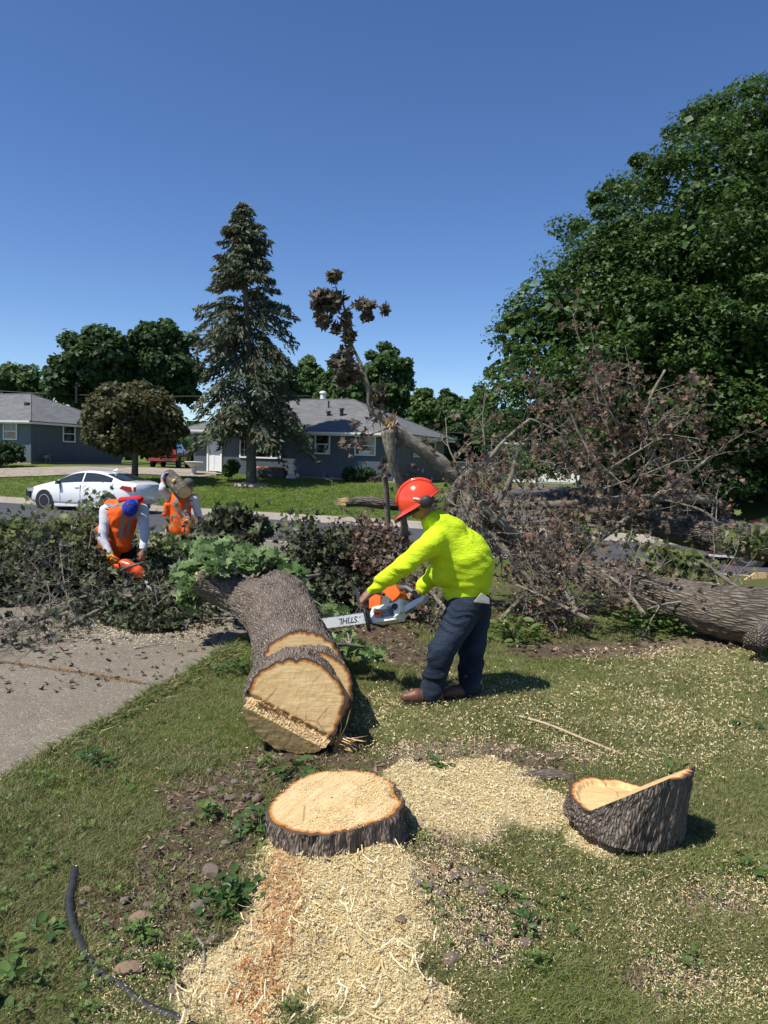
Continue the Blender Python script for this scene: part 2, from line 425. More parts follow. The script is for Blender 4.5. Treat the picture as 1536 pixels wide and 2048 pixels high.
# ------------------------------------------------------------------ where the bare soil and the sawdust lie (photograph positions of world points)
def _ell(px, py, cx, cy, rx, ry, ang=0):
    c, s = math.cos(ang), math.sin(ang); dx, dy = px-cx, py-cy
    a, b = dx*c+dy*s, -dx*s+dy*c
    return 1.25-np.sqrt((a/rx)**2+(b/ry)**2)
def masks(x, y):
    x = np.asarray(x, float); y = np.asarray(y, float)
    z = zt(x, y); px, py = pix(np.stack([x, y, z], 1))
    n1 = fbm2(x, y, 4.5, 11, 5); n2 = fbm2(x, y, 2.3, 31, 4); n3 = fbm2(x, y, 14, 77, 3)
    front = (y > .3) & (y < 12)
    saw = np.full(len(x), -9.)
    for e in ((660, 1900, 200, 190, .1), (730, 1760, 110, 90, 0), (560, 1800, 90, 120, .25), (480, 2010, 130, 120, 0), (925, 1600, 150, 75, .12),
              (1060, 1625, 120, 50, .1), (960, 1560, 110, 35, 0.03), (1180, 1690, 60, 30, .3), (830, 2020, 90, 40, -.3), (760, 2150, 260, 130, 0), (820, 1570, 60, 40, 0)):
        saw = np.maximum(saw, _ell(px, py, *e))
    saw = sstep(.10, .50, saw+.27*n1+.10*n3)
    lite = np.full(len(x), -9.)
    for e in ((1120, 1440, 380, 75, 0.02), (900, 1420, 220, 45, 0), (1350, 1470, 280, 70, .05), (1250, 1780, 330, 130, .1), (1400, 1330, 200, 60, 0), (1000, 1700, 240, 120, 0), (360, 1980, 160, 110, 0), (1450, 1950, 140, 120, 0), (860, 1500, 120, 40, 0), (960, 1900, 130, 140, .3)):
        lite = np.maximum(lite, _ell(px, py, *e))
    lite = sstep(-.25, .7, lite+.3*n2+.2*n1)
    dirt = np.full(len(x), -9.)
    for e in ((440, 1620, 110, 110, .3), (400, 1780, 170, 110, .5), (300, 1880, 150, 110, .5), (900, 1720, 110, 110, .2), (960, 1830, 130, 110, .3), (560, 1540, 90, 50, 0), (950, 1520, 260, 40, 0), (1200, 1300, 200, 22, 0), (1440, 1800, 110, 50, 0), (1400, 1285, 120, 16, 0), (1340, 1960, 120, 60, 0), (780, 1290, 150, 40, .3), (650, 1500, 120, 40, 0)):
        dirt = np.maximum(dirt, _ell(px, py, *e))
    dirt = sstep(.0, .5, dirt+.30*n1)
    under = sstep(1290, 1230, py-.0*px)*sstep(1050, 1100, py)      # littered ground under the brush
    saw, lite, dirt = [np.where(front, q, 0) for q in (saw, lite, dirt)]
    under = np.where((y > 4) & (y < 15), under, 0)
    return saw, lite, np.maximum(dirt, .4*under*(n1 > -.2))
# our own driveway in street coordinates
DRV_U = np.polyfit([2.89, 6.23], [-3.10, -3.55], 1)      # right edge u as a function of v
def drive_right(v): return -3.1-.135*(v-2.89)
def in_drive(x, y, m=0.):
    u, v = to_uv(x, y); return (u < drive_right(v)-m) & (u > -12) & (v < 16.3)

def relief(x, y, saw, dirt):
    """small heaps of sawdust and lumps of soil on top of the terrain"""
    return np.where((np.abs(x) < 5) & (y < 9), saw*(.032+.026*fbm2(x, y, 7, 3, 4)) + dirt*.012*fbm2(x, y, 12, 8, 3), 0)

def build_ground():
    ys = [-8.]; 
    while ys[-1] < 500:
        Y = ys[-1]; ys.append(Y + (.5 if Y < .8 else .042 if Y < 6 else .08 if Y < 10 else .15 if Y < 33 else .8 if Y < 60 else .06*Y))
    xs = [0.]
    while xs[-1] < 420:
        X = xs[-1]; xs.append(X + (.045 if X < 2.6 else .08 if X < 5 else .3 if X < 24 else .9 if X < 50 else .09*X))
    xs = np.array([-q for q in xs[:0:-1]]+xs); ys = np.array(ys)
    X, Y = np.meshgrid(xs, ys); x, y = X.ravel(), Y.ravel()
    z = zt(x, y); saw, lite, dirt = masks(x, y)
    z = z + relief(x, y, saw, dirt)
    # the driveway slab lies in a shallow bed
    u, v = to_uv(x, y)
    inside = (u < drive_right(v)-.02) & (u > -11.9) & (v < 16.2) & (v > -6)
    z = z - .09*inside
    nx, ny = len(xs), len(ys)
    i = np.arange(ny-1)[:, None]*nx; k = np.arange(nx-1)[None, :]
    F = np.stack([i+k, i+k+1, i+nx+k+1, i+nx+k], 2).reshape(-1, 4)
    m, t, b = nodes_of('lawn_and_soil'); N = NT(t)
    tc = N.n('ShaderNodeTexCoord').outputs['Object']
    big = N.noise(tc, .35, 5); mid = N.noise(tc, 2.2, 5); fine = N.noise(tc, 60, 4, .7); fib = N.noise(tc, 16, 6, .8)
    g = N.ramp(mid.outputs[0], [(.3, (.095, .125, .028)), (.55, (.155, .185, .045)), (.75, (.23, .225, .085))]).outputs[0]
    g = N.mix(N.ramp(fib.outputs[0], [(.4, (0, 0, 0)), (.7, (.8, .8, .8))]).outputs[0], g, (.135, .20, .034))
    g = N.mix(N.ramp(big.outputs[0], [(.4, (0, 0, 0)), (.65, (.6, .6, .6))]).outputs[0], g, (.15, .18, .045))
    g = N.mix(N.ramp(fine.outputs[0], [(.3, (.6, .6, .6)), (.6, (0, 0, 0))]).outputs[0], g, (.030, .042, .012))
    d = N.ramp(fib.outputs[0], [(.3, (.09, .06, .04)), (.55, (.19, .135, .09)), (.75, (.30, .225, .155))]).outputs[0]
    d = N.mix(N.ramp(fine.outputs[0], [(.35, (.7, .7, .7)), (.6, (0, 0, 0))]).outputs[0], d, (.055, .04, .03))
    c = N.mix(N.attr('dirt').outputs['Fac'], g, d)
    s = N.ramp(fine.outputs[0], [(.3, (.44, .31, .14)), (.5, (.72, .58, .31)), (.75, (.86, .74, .46))]).outputs[0]
    sr = N.n('ShaderNodeAttribute'); sr.attribute_name = 'red'
    s = N.mix(sr.outputs['Fac'], s, (.48, .20, .07))
    c = N.mix(N.math('MULTIPLY', N.attr('saw').outputs['Fac'], N.math('ADD', .75, N.math('MULTIPLY', fib.outputs[0], .4))), c, s)
    sp = N.noise(tc, 150, 2, .5)
    lm = N.math('MULTIPLY', N.attr('lite').outputs['Fac'], N.ramp(sp.outputs[0], [(.52, (0, 0, 0)), (.60, (1, 1, 1))]).outputs[0])
    c = N.mix(lm, c, (.68, .56, .34))
    N.l(c, b.inputs['Base Color']); b.inputs['Roughness'].default_value = .95; b.inputs['Specular IOR Level'].default_value = .15
    h = N.math('ADD', fine.outputs[0], N.math('MULTIPLY', fib.outputs[0], 1.5))
    N.l(N.bump(h, .9, .03), b.inputs['Normal'])
    px, py = pix(np.stack([x, y, z], 1))
    red = np.where((y > 0) & (y < 5), np.maximum(sstep(-.1, .6, _ell(px, py, 565, 1800, 45, 130, .05)+.3*fbm2(x, y, 20, 2, 3)), sstep(0, .6, _ell(px, py, 520, 1950, 60, 90, .3)+.4*fbm2(x, y, 15, 2, 3))*.7), 0)*.3
    o = obj('lawn', np.stack([x, y, z], 1), F, m, smooth=True, attrs={'saw': saw, 'lite': lite, 'dirt': dirt, 'red': red})
    tag(o, kind='structure')
build_ground()

# ------------------------------------------------------------------ asphalt, concrete
def asphalt_mat(name, a, bcol, patch):
    m, t, b = nodes_of(name); N = NT(t); tc = N.n('ShaderNodeTexCoord').outputs['Object']
    n1 = N.noise(tc, 90, 4, .7); n2 = N.noise(tc, .5, 4); n3 = N.noise(N.mapping(tc, (.15, 1.2, 1)), 1.0, 4)
    c = N.ramp(n1.outputs[0], [(.35, a), (.7, bcol)]).outputs[0]
    c = N.mix(N.ramp(n2.outputs[0], [(.4, (0, 0, 0)), (.7, (.7, .7, .7))]).outputs[0], c, patch)
    c = N.mix(N.ramp(n3.outputs[0], [(.5, (0, 0, 0)), (.6, (.4, .4, .4))]).outputs[0], c, tuple(q*.7 for q in a))
    N.l(c, b.inputs['Base Color']); b.inputs['Roughness'].default_value = .9; b.inputs['Specular IOR Level'].default_value = .25
    N.l(N.bump(n1.outputs[0], .5, .01), b.inputs['Normal']); return m
M_ASPH = asphalt_mat('asphalt', (.052, .053, .058), (.105, .107, .115), (.08, .078, .08))
M_ASPH2 = asphalt_mat('worn_asphalt', (.10, .09, .08), (.17, .155, .14), (.14, .125, .11))
def concrete_mat(name, lo, hi, agg, stain=.25, chips=0.):
    m, t, b = nodes_of(name); N = NT(t); tc = N.n('ShaderNodeTexCoord').outputs['Object']
    big = N.noise(tc, 1.1, 5); mid = N.noise(tc, 9, 5, .7)
    vo = N.n('ShaderNodeTexVoronoi'); vo.inputs['Scale'].default_value = 95.; N.l(tc, vo.inputs['Vector'])
    vr = N.n('ShaderNodeSeparateColor'); N.l(vo.outputs['Color'], vr.inputs[0])
    c = N.ramp(big.outputs[0], [(.3, lo), (.7, hi)]).outputs[0]
    c = N.mix(stain, c, N.ramp(mid.outputs[0], [(.3, tuple(q*.45 for q in lo)), (.7, hi)]).outputs[0])
    c = N.mix(N.ramp(vr.outputs[0], [(.0, (.55, .55, .55)), (.25, (0, 0, 0)), (1, (0, 0, 0))]).outputs[0], c, tuple(q*.42 for q in lo))
    c = N.mix(N.ramp(vr.outputs[1], [(.88, (0, 0, 0)), (.95, (.6, .6, .6))]).outputs[0], c, agg)
    N.l(c, b.inputs['Base Color']); b.inputs['Roughness'].default_value = .92; b.inputs['Specular IOR Level'].default_value = .25
    h = N.math('ADD', N.math('MULTIPLY', vo.outputs['Distance'], -1.), mid.outputs[0])
    N.l(N.bump(h, .55, .006), b.inputs['Normal']); return m
M_CONC = concrete_mat('weathered_concrete', (.165, .142, .108), (.235, .203, .156), (.40, .34, .25))
M_CURB = concrete_mat('kerb_concrete', (.30, .26, .22), (.40, .35, .30), (.42, .38, .33), .15)
def sheet_uv(name, u0, u1, v0, v1, nu, nv, dz, mat, thick=0., parent=None, kind='structure', edge=None, zf=None):
    us = np.linspace(u0, u1, nu+1); vs = np.linspace(v0, v1, nv+1); Ug, Vg = np.meshgrid(us, vs)
    if edge is not None: Ug = Ug[:, :1]+(Ug-Ug[:, :1])*((edge(Vg[:, :1])-Ug[:, :1])/(u1-u0))
    x, y = from_uv(Ug.ravel(), Vg.ravel()); z = (zt(x, y) if zf is None else zf(x, y))+dz
    n = nu+1; i = np.arange(nv)[:, None]*n; k = np.arange(nu)[None, :]
    F = [tuple(q) for q in np.stack([i+k, i+k+1, i+n+k+1, i+n+k], 2).reshape(-1, 4).tolist()]
    V = np.stack([x, y, z], 1)
    if thick:
        m = len(V); V = np.vstack([V, V-[0, 0, thick]])
        ring = list(range(0, nu+1))+[r*n+nu for r in range(1, nv+1)]+[nv*n+q for q in range(nu-1, -1, -1)]+[r*n for r in range(nv-1, 0, -1)]
        for a, b_ in zip(ring, ring[1:]+ring[:1]): F.append((b_, a, a+m, b_+m))
    o = obj(name, V, F, mat, parent)
    if parent is None: tag(o, kind=kind)
    return o
# street
u_ = np.concatenate([np.linspace(-160, -45, 8), np.linspace(-40, 25, 40), np.linspace(30, 160, 8)])
v_ = np.linspace(16.34, 24.0, 9)
Ug, Vg = np.meshgrid(u_, v_); x, y = from_uv(Ug.ravel(), Vg.ravel())
z = -.55+.05*np.sin(np.pi*(Vg.ravel()-16.34)/7.66)
n = len(u_); i = np.arange(len(v_)-1)[:, None]*n; k = np.arange(n-1)[None, :]
tag(obj('street', np.stack([x, y, z], 1), np.stack([i+k, i+k+1, i+n+k+1, i+n+k], 2).reshape(-1, 4), M_ASPH), kind='structure')
def kerb(v0, side):
    """kerb with gutter pan, cast in lengths"""
    root = thing('kerb', None, None, (*from_uv(-9, v0), -.5)); root['kind'] = 'structure'
    if side > 0: prof = [(-.62, -.535), (-.02, -.55), (.05, -.40), (.16, -.375), (.30, -.375), (.30, -.7), (-.62, -.7)]
    else: prof = [(.62, -.535), (.02, -.55), (-.05, -.34), (-.16, -.325), (-.30, -.325), (-.30, -.7), (.62, -.7)]
    m = len(prof); L = 3.0; first = None
    for q in range(-20, 16):
        u0, u1 = q*L+.006, (q+1)*L-.006; V = []
        for uu in (u0, u1):
            for dv, zz in prof:
                X, Y = from_uv(uu, v0+dv); V.append((X, Y, zz))
        F = [(a, (a+1) % m, m+(a+1) % m, m+a) for a in range(m)]+[tuple(range(m-1, -1, -1)), tuple(range(m, 2*m))]
        if first is None: first = obj('kerb_stone', V, F, M_CURB, root); o0 = from_uv(u0, v0)
        else:
            X, Y = from_uv(u0, v0)
            inst('kerb_stone', first.data, (X-o0[0], Y-o0[1], 0), parent=root)
    return root
kerb(24.15, 1)
kerb(16.2, -1)
# our driveway: slabs with a joint between them
drv = thing('driveway', None, None, (*from_uv(-6, 5), 0)); drv['kind'] = 'structure'
for a, b_ in ((-5.5, -.05), (.0, 4.53), (4.58, 9.1), (9.14, 13.6), (13.64, 16.0)):
    for (ua, off) in ((-11.8, -4.4), (0, 0)):
        if ua: e = (lambda v: drive_right(v)-4.45); sheet_uv('slab', -11.8, -8, a, b_, 6, 8, .0, M_CONC, .12, drv, edge=e)
        else:
            us = []
            n = 6; V = []; nv = 10
            for vv in np.linspace(a, b_, nv+1):
                er = drive_right(vv)
                for q in np.linspace(er-4.43, er, n+1): V.append((*from_uv(q, vv), 0))
            V = np.array(V); V[:, 2] = zt(V[:, 0], V[:, 1])
            F = [(r*(n+1)+c, r*(n+1)+c+1, (r+1)*(n+1)+c+1, (r+1)*(n+1)+c) for r in range(nv) for c in range(n)]
            m = len(V); V = np.vstack([V, V-[0, 0, .12]])
            ring = list(range(n+1))+[r*(n+1)+n for r in range(1, nv+1)]+[nv*(n+1)+q for q in range(n-1, -1, -1)]+[r*(n+1) for r in range(nv-1, 0, -1)]
            F += [(d, c, c+m, d+m) for c, d in zip(ring, ring[1:]+ring[:1])]
            obj('slab', V, F, M_CONC, drv)
def patch_px(name, poly, dz, mat, thick=.0, nsub=6):
    """a ground sheet whose outline is given by photograph positions on the terrain"""
    import bmesh
    P = np.array([G(*q)[:2] for q in poly]); bm = bmesh.new()
    vs = [bm.verts.new((p[0], p[1], 0)) for p in P]; bm.faces.new(vs)
    bmesh.ops.triangulate(bm, faces=bm.faces[:])
    bmesh.ops.subdivide_edges(bm, edges=bm.edges[:], cuts=nsub, use_grid_fill=True)
    co = np.array([v.co[:] for v in bm.verts]); zz = zt(co[:, 0], co[:, 1])
    F = [[v.index for v in f.verts] for f in bm.faces]
    bm.verts.index_update(); F = [[v.index for v in f.verts] for f in bm.faces]
    co[:, 2] = zz+dz; bm.free()
    return tag(obj(name, co, F, mat), kind='structure')
patch_px('neighbour_driveway', [(1072, 971), (1010, 977), (960, 988), (925, 1002), (880, 1040), (1420, 1085), (1480, 1040), (1330, 990), (1245, 974)], .05, M_ASPH2, nsub=12)
patch_px('far_path', [(-60, 943), (-60, 958), (90, 953), (170, 949), (300, 950), (400, 956), (440, 950), (400, 940), (290, 936), (150, 942)], .05, concrete_mat('pale_path_concrete', (.30, .25, .20), (.38, .32, .26), (.4, .36, .3)), nsub=10)
# ------------------------------------------------------------------ the felled trunk, its rounds, the stump and the wedge
M_BARK = barkmat('maple_bark', (.215, .175, .140), (.038, .029, .023), 1., 80., bump=1., bdist=.014)
M_BARK_FAR = barkmat('fallen_tree_bark', (.165, .14, .11), (.035, .029, .023), .7, 60., bump=1., bdist=.02)  # bark colour lowered to carry the shade cast by the brush
M_LIMB = barkmat('smooth_limb_bark', (.20, .175, .135), (.085, .07, .055), 1.2, 45., bump=.35, bdist=.006, lichen=(.26, .27, .17))
M_TWIG = barkmat('twig_bark', (.25, .22, .185), (.11, .09, .075), 2., 60., bump=.3, bdist=.003)
M_WOOD = woodmat('fresh_cut_wood', (.82, .62, .33), (.62, .41, .17), (.46, .18, .04))
M_WOOD2 = woodmat('cut_wood_with_dust', (.72, .57, .33), (.54, .37, .17), (.46, .18, .04))
M_SPLINT = simple('splintered_wood', (.68, .46, .22), .8, var=.35, nscale=60, bump=.6, bscale=120, stretch=(1, .2, 1))
M_NOTCH = simple('notch_wood', (.52, .35, .14), .8, var=.45, nscale=9, bump=.5, bscale=60, stretch=(.5, 1, 6))
def bark_disp(amp=.014, fu=26., fv=5., seed=0):
    def f(bk, r):
        w = fbm(bk*np.array([6, 6, 3.]), seed+5, 3)
        q = bk*np.array([fu, fu, fv]); q = q+w[:, None]*np.array([.9, .9, .5])
        a = 1-np.abs(fbm(q, seed, 3))*1.6
        b = fbm(bk*np.array([9, 9, 4.]), seed+40, 3); c = fbm(bk*np.array([60, 60, 25.]), seed+80, 2)
        return amp*(a-.4)+amp*.8*b+amp*.35*c+r*.05*fbm(bk*np.array([2.2, 2.2, 1.2]), seed+60, 2)
    return f
TILT = .24
def log_piece(root, P, rads, seed, nseg=170, step=.011, end0=True, end1=True, amp=.014, name='bark', wood=None, tilt0=None, facemat=None):
    """a piece of trunk: bark shell and two cut faces that follow the bark's outline"""
    P = np.asarray(P, float); L = np.sum(np.linalg.norm(np.diff(P, axis=0), axis=1)); m = max(6, int(L/step))
    Q = catmull(P, m); V, F, bk = tube(Q, rads, nseg, False, bark_disp(amp, seed=seed))
    if end0:                          # the saw cut leans back a little
        T0 = nrm(Q[1]-Q[0]); s_ = (V-Q[0]) @ T0; k_ = np.clip(1-s_/.25, 0, 1); V = V+T0[None]*((V[:, 2]-Q[0, 2])*TILT*k_)[:, None]
    sb = obj(name, V, F, M_BARK, root, True, {'bk': bk})
    out = []
    for e, (on, idx, flip) in enumerate(((end0, 0, 1), (end1, m-1, 0))):
        if not on: continue
        ring = V[idx*nseg:(idx+1)*nseg]; c = ring.mean(0); cen = c+(ring[3]-c)*.12
        T = nrm(P[0]-P[1]) if e == 0 else nrm(P[-1]-P[-2]); 
        rr = [1, .975, .9, .75, .55, .35, .18]; VV = []; rad = []; bb = []
        Fm = frame(T)
        for j, s in enumerate(rr):
            q = cen+(ring-cen)*s+T*(0 if j == 0 else .002*(1 if j > 0 else 0))
            VV.append(q); rad.append(np.full(nseg, s)); bb.append((q-c) @ Fm)
        VV.append(cen[None]); rad.append([0]); bb.append((cen[None]-c) @ Fm)
        VV = np.vstack(VV); k = np.arange(nseg); k2 = (k+1) % nseg; FF = []
        for j in range(len(rr)-1): FF += [(j*nseg+a, j*nseg+b_, (j+1)*nseg+b_, (j+1)*nseg+a) for a, b_ in zip(k, k2)]
        FF += [((len(rr)-1)*nseg+a, (len(rr)-1)*nseg+b_, len(rr)*nseg) for a, b_ in zip(k, k2)]
        if flip == 0: pass
        FF = [f[::-1] for f in FF] if e == 0 else FF
        out.append(obj('cut_face', VV, FF, facemat or M_WOOD, root, False, {'bk': np.vstack(bb), 'rad': np.concatenate(rad)}))
    return out
AX = nrm(PZ(552, 1215, .34)-PZ(592, 1415, .30))       # direction in which the trunk lies
c1 = PZ(593, 1414, .28)
# --- first round: butt of the trunk with the felling notch
r1 = thing('trunk_round', 'cut butt round with splintered felling notch, lying in front of the trunk nearest the stump', 'log round', (c1[0], c1[1], 0))
def butt_round():
    R0 = .275; n = 170; T = AX; Fm = frame(-T)          # x to the side, y up on the face, z towards the camera
    if Fm[2, 1] < 0: Fm[:, :2] *= -1
    P = np.array([c1, c1+T*.30]); m = 26; Q = catmull(P, m)
    V, F, bk = tube(Q, [R0, R0*.97], n, False, bark_disp(.011, seed=3))
    loc = (V-c1) @ Fm                                     # face coordinates
    # notch: below the hinge line the face recedes into the log
    hl = np.array([[-.235, .045], [.25, -.215]]); hd = nrm(hl[1]-hl[0]); hn = np.array([hd[1], -hd[0]]); hn *= -1 if hn[1] > 0 else 1
    def below(xy): return (xy-hl[0]) @ hn                 # distance below the line
    d = np.maximum(0, below(loc[:, :2])-.055)
    front = np.clip(1-(-loc[:, 2])/.30, 0, 1)
    V = V + T[None]*((d*.62+loc[:, 1]*TILT)*front)[:, None]
    obj('bark', V, F, M_BARK, r1, True, {'bk': bk})
    ring = V[:n]
    # face grid: clip a polar grid; bend the part below the line
    rr = np.concatenate([np.linspace(1, .93, 4), np.linspace(.9, .0, 30)])
    base = (tube(Q, [R0, R0*.97], n, False, bark_disp(.011, seed=3))[0][:n]-c1) @ Fm
    VV = []; rad = []
    for s in rr:
        q = base*s; VV.append(q); rad.append(np.full(n, s))
    L = np.vstack(VV); rad = np.concatenate(rad); xy = L[:, :2]; dd = below(xy)
    zc = np.zeros(len(L)); step = .055
    zc = np.where(dd > step, -(dd-step)*.62, zc)
    rough = np.where((dd > 0) & (dd < step), .008*fbm(np.c_[xy*130, xy[:, :1]*0], 5, 3)-.010, 0)
    zc = zc-.030*np.exp(-((dd+.006)/.011)**2)*(.6+.6*vnoise(np.c_[xy*60, xy[:, :1]*0], 3))
    zc = zc+rough*.45 + .0012*fbm(np.c_[xy*40, xy[:, :1]*0], 9, 2)
    L[:, 2] = zc-L[:, 1]*TILT; W = L @ Fm.T+c1
    k = np.arange(n); k2 = (k+1) % n; FF = []; mi = []
    for j in range(len(rr)-1):
        for a, b_ in zip(k, k2):
            FF.append((j*n+a, j*n+b_, (j+1)*n+b_, (j+1)*n+a))
    fc = np.array([dd[list(f)].mean() for f in FF])
    bkf = L.copy()
    up = [f for f, q in zip(FF, fc) if q <= .0]; lo = [f for f, q in zip(FF, fc) if q > step]; hi = [f for f, q in zip(FF, fc) if 0 < q <= step]
    for nm, fs, mt in (('cut_face', up, M_WOOD), ('notch_face', lo, M_NOTCH), ('hinge_wood', hi, M_SPLINT)):
        ids = sorted({i for f in fs for i in f}); mp = {i: a for a, i in enumerate(ids)}
        obj(nm, W[ids], [tuple(mp[i] for i in f) for f in fs], mt, r1, False, {'bk': bkf[ids], 'rad': rad[ids]})
    # back face
    bring = V[-n:]; bc = bring.mean(0)
    obj('back_face', np.vstack([bring, bc[None]]), [(a, b_, n) for a, b_ in zip(k, k2)], M_WOOD, r1, False, {'bk': np.vstack([(bring-bc) @ Fm, [[0, 0, 0]]]), 'rad': np.r_[np.ones(n), 0]})
    # splinters along the hinge
    rng = np.random.default_rng(4); mb = MB()
    for q in range(620):
        s = rng.random()**.8; p2 = hl[0]+(hl[1]-hl[0])*(.02+.98*s)+hn*rng.normal(.012, .008)
        h = (.012+.055*(rng.random()**1.5))*(.6+.7*s); dirn = np.array([rng.normal(-.1, .25), .8+rng.normal(0, .3), .75])
        a = np.array([p2[0], p2[1], -.01]) @ Fm.T+c1; b_ = a+(nrm(dirn)*h) @ Fm.T; w = rng.uniform(.0018, .0055)
        sx = Fm[:, 0]*w; sy = Fm[:, 1]*w
        mb.add([a-sx-sy, a+sx-sy, a+sy, b_], [(0, 1, 3), (1, 2, 3), (2, 0, 3)])
    mb.obj('splinters', M_SPLINT, r1)['kind'] = 'stuff'
    # torn holding wood at the lower right
    mb = MB(); e = np.array([hl[1][0]+.0, hl[1][1]-.005, -.02]) @ Fm.T+c1
    pts = []
    for q in range(90):
        a = e+Fm[:, 0]*rng.uniform(-.03, .035)+Fm[:, 1]*rng.uniform(-.05, .035)
        ln = rng.uniform(.03, .13)*(1.3 if rng.random() < .2 else 1); dirn = nrm(Fm[:, 0]*rng.uniform(.3, 1)+Fm[:, 2]*rng.uniform(.1, .7)+Fm[:, 1]*rng.uniform(-.5, .15)); w = rng.uniform(.004, .012)
        sx = nrm(np.cross(dirn, [0, 0, 1]))*w; sy = nrm(np.cross(sx, dirn))*w*.5; b_ = a+dirn*ln
        mb.add([a-sx, a-sy, a+sx, a+sy, b_-sx*.3, b_+sx*.3+sy*.3], [(0, 1, 4), (1, 2, 5), (1, 5, 4), (2, 3, 5), (3, 0, 4), (3, 4, 5), (0, 3, 2, 1)])
    for ln, dx in ((.20, .3), (.17, .0)):
        a = e+Fm[:, 1]*.01; dirn = nrm(Fm[:, 1]+Fm[:, 0]*dx+Fm[:, 2]*.2)
        mb.tube([a, a+dirn*ln*.5+Fm[:, 0]*.01, a+dirn*ln], [.004, .001], 4)
    mb.obj('torn_fibres', M_SPLINT, r1)
butt_round()
# --- second round, slipped sideways
c2 = PZ(622, 1390, .25); AX2 = nrm(AX+np.array([.03, 0, 0.0])); c2 = c2+AX2*0
r2 = thing('trunk_round', 'middle cut round of the trunk, slipped right between butt round and log', 'log round', (c2[0], c2[1], 0))
log_piece(r2, [c2, c2+AX2*.24], [.250, .246], 21)
# --- the trunk itself, forking
c3 = PZ(603, 1352, .315); f1 = PZ(557, 1215, .35)
log = thing('felled_trunk', 'thick felled grey trunk with forking limb, lying away from the camera beside the driveway', 'tree trunk', (c3[0], c3[1], 0))
p_end = PZ(553, 1168, .42)
log_piece(log, [c3, c3+(f1-c3)*.33+[0, 0, .0], c3+(f1-c3)*.7+[0, 0, .01], f1, (f1+p_end)/2, p_end, p_end+(p_end-f1)*.06], [.278, .28, .285, .30, .25, .19, .18], 33, nseg=150, step=.014, end1=True)
lb = PZ(545, 1228, .36); l1 = PZ(482, 1193, .45); l2 = PZ(440, 1180, .50); l3 = PZ(412, 1172, .54); l4 = PZ(388, 1166, .57)
log_piece(log, [lb, (lb+l1)/2+[0, 0, .02], l1, l2, l3, l4], [.24, .20, .165, .14, .11, .10], 45, nseg=96, step=.016, end0=False, name='limb')
# crotch swelling
k = np.random.default_rng(2)
# --- stump
cs = PZ(672, 1601, .185)
st = thing('tree_stump', 'broad fresh tree stump dusted with sawdust, orange rim and dark bark', 'tree stump', (cs[0], cs[1], 0))
def stump():
    n = 220; a = 2*np.pi*np.arange(n)/n; m = 34; ang0 = math.radians(22)
    V = []; bk = []; prof = np.linspace(0, 1, m)
    ca, sa = np.cos(a), np.sin(a)
    R = .288*(1+.045*np.cos(2*(a-ang0))+.03*np.cos(3*a+.7)+.018*np.cos(5*a+2))
    sxy = np.stack([ca, sa], 1)
    tz = lambda xy: .185+.075*xy[:, 0]+.06*xy[:, 1]
    top = None
    for i, t in enumerate(prof):
        fl = 1+.16*(1-t)**2.2*(1+.5*np.cos(4*a+1))
        b = np.stack([.29*ca, .29*sa, np.full(n, t*.25)], 1)
        d = bark_disp(.015, 24, 4.5, 7)(b, np.full(n, .29))
        r = R*fl+d*(1 if i < m-1 else .5); xy = sxy*r[:, None]
        zz = -.06+(tz(xy)+.06)*t
        V.append(np.c_[xy+cs[:2], zz]); bk.append(b)
    obj('bark', np.vstack(V), np.array([(i*n+k, i*n+(k+1) % n, (i+1)*n+(k+1) % n, (i+1)*n+k) for i in range(m-1) for k in range(n)]), M_BARK, st, True, {'bk': np.vstack(bk)})
    ring = V[-1]; rr = np.concatenate([np.linspace(1, .9, 5), np.linspace(.86, .02, 24)]); VV = []; rad = []
    cen = np.array([cs[0]-.02, cs[1]+.02])
    for j, s in enumerate(rr):
        xy = cen+(ring[:, :2]-cen)*s; zz = tz(xy-cs[:2])+.004*(j > 0)+.0015*fbm2(xy[:, 0], xy[:, 1], 45, 3, 2)
        # a torn chip at the right of the rim
        nick = np.exp(-(((a-.15+np.pi) % (2*np.pi)-np.pi)/.16)**2)*sstep(.8, .9, np.full(n, s)); zz = zz-.045*nick
        VV.append(np.c_[xy, zz]); rad.append(np.full(n, s))
    VV = np.vstack(VV); rad = np.concatenate(rad); q = len(rr)
    FF = np.array([(j*n+k, j*n+(k+1) % n, (j+1)*n+(k+1) % n, (j+1)*n+k) for j in range(q-1) for k in range(n)])
    obj('cut_face', VV, FF, M_WOOD2, st, False, {'bk': (VV-cs) @ rotz(1.0), 'rad': rad})
    return tz
stump_top = stump()
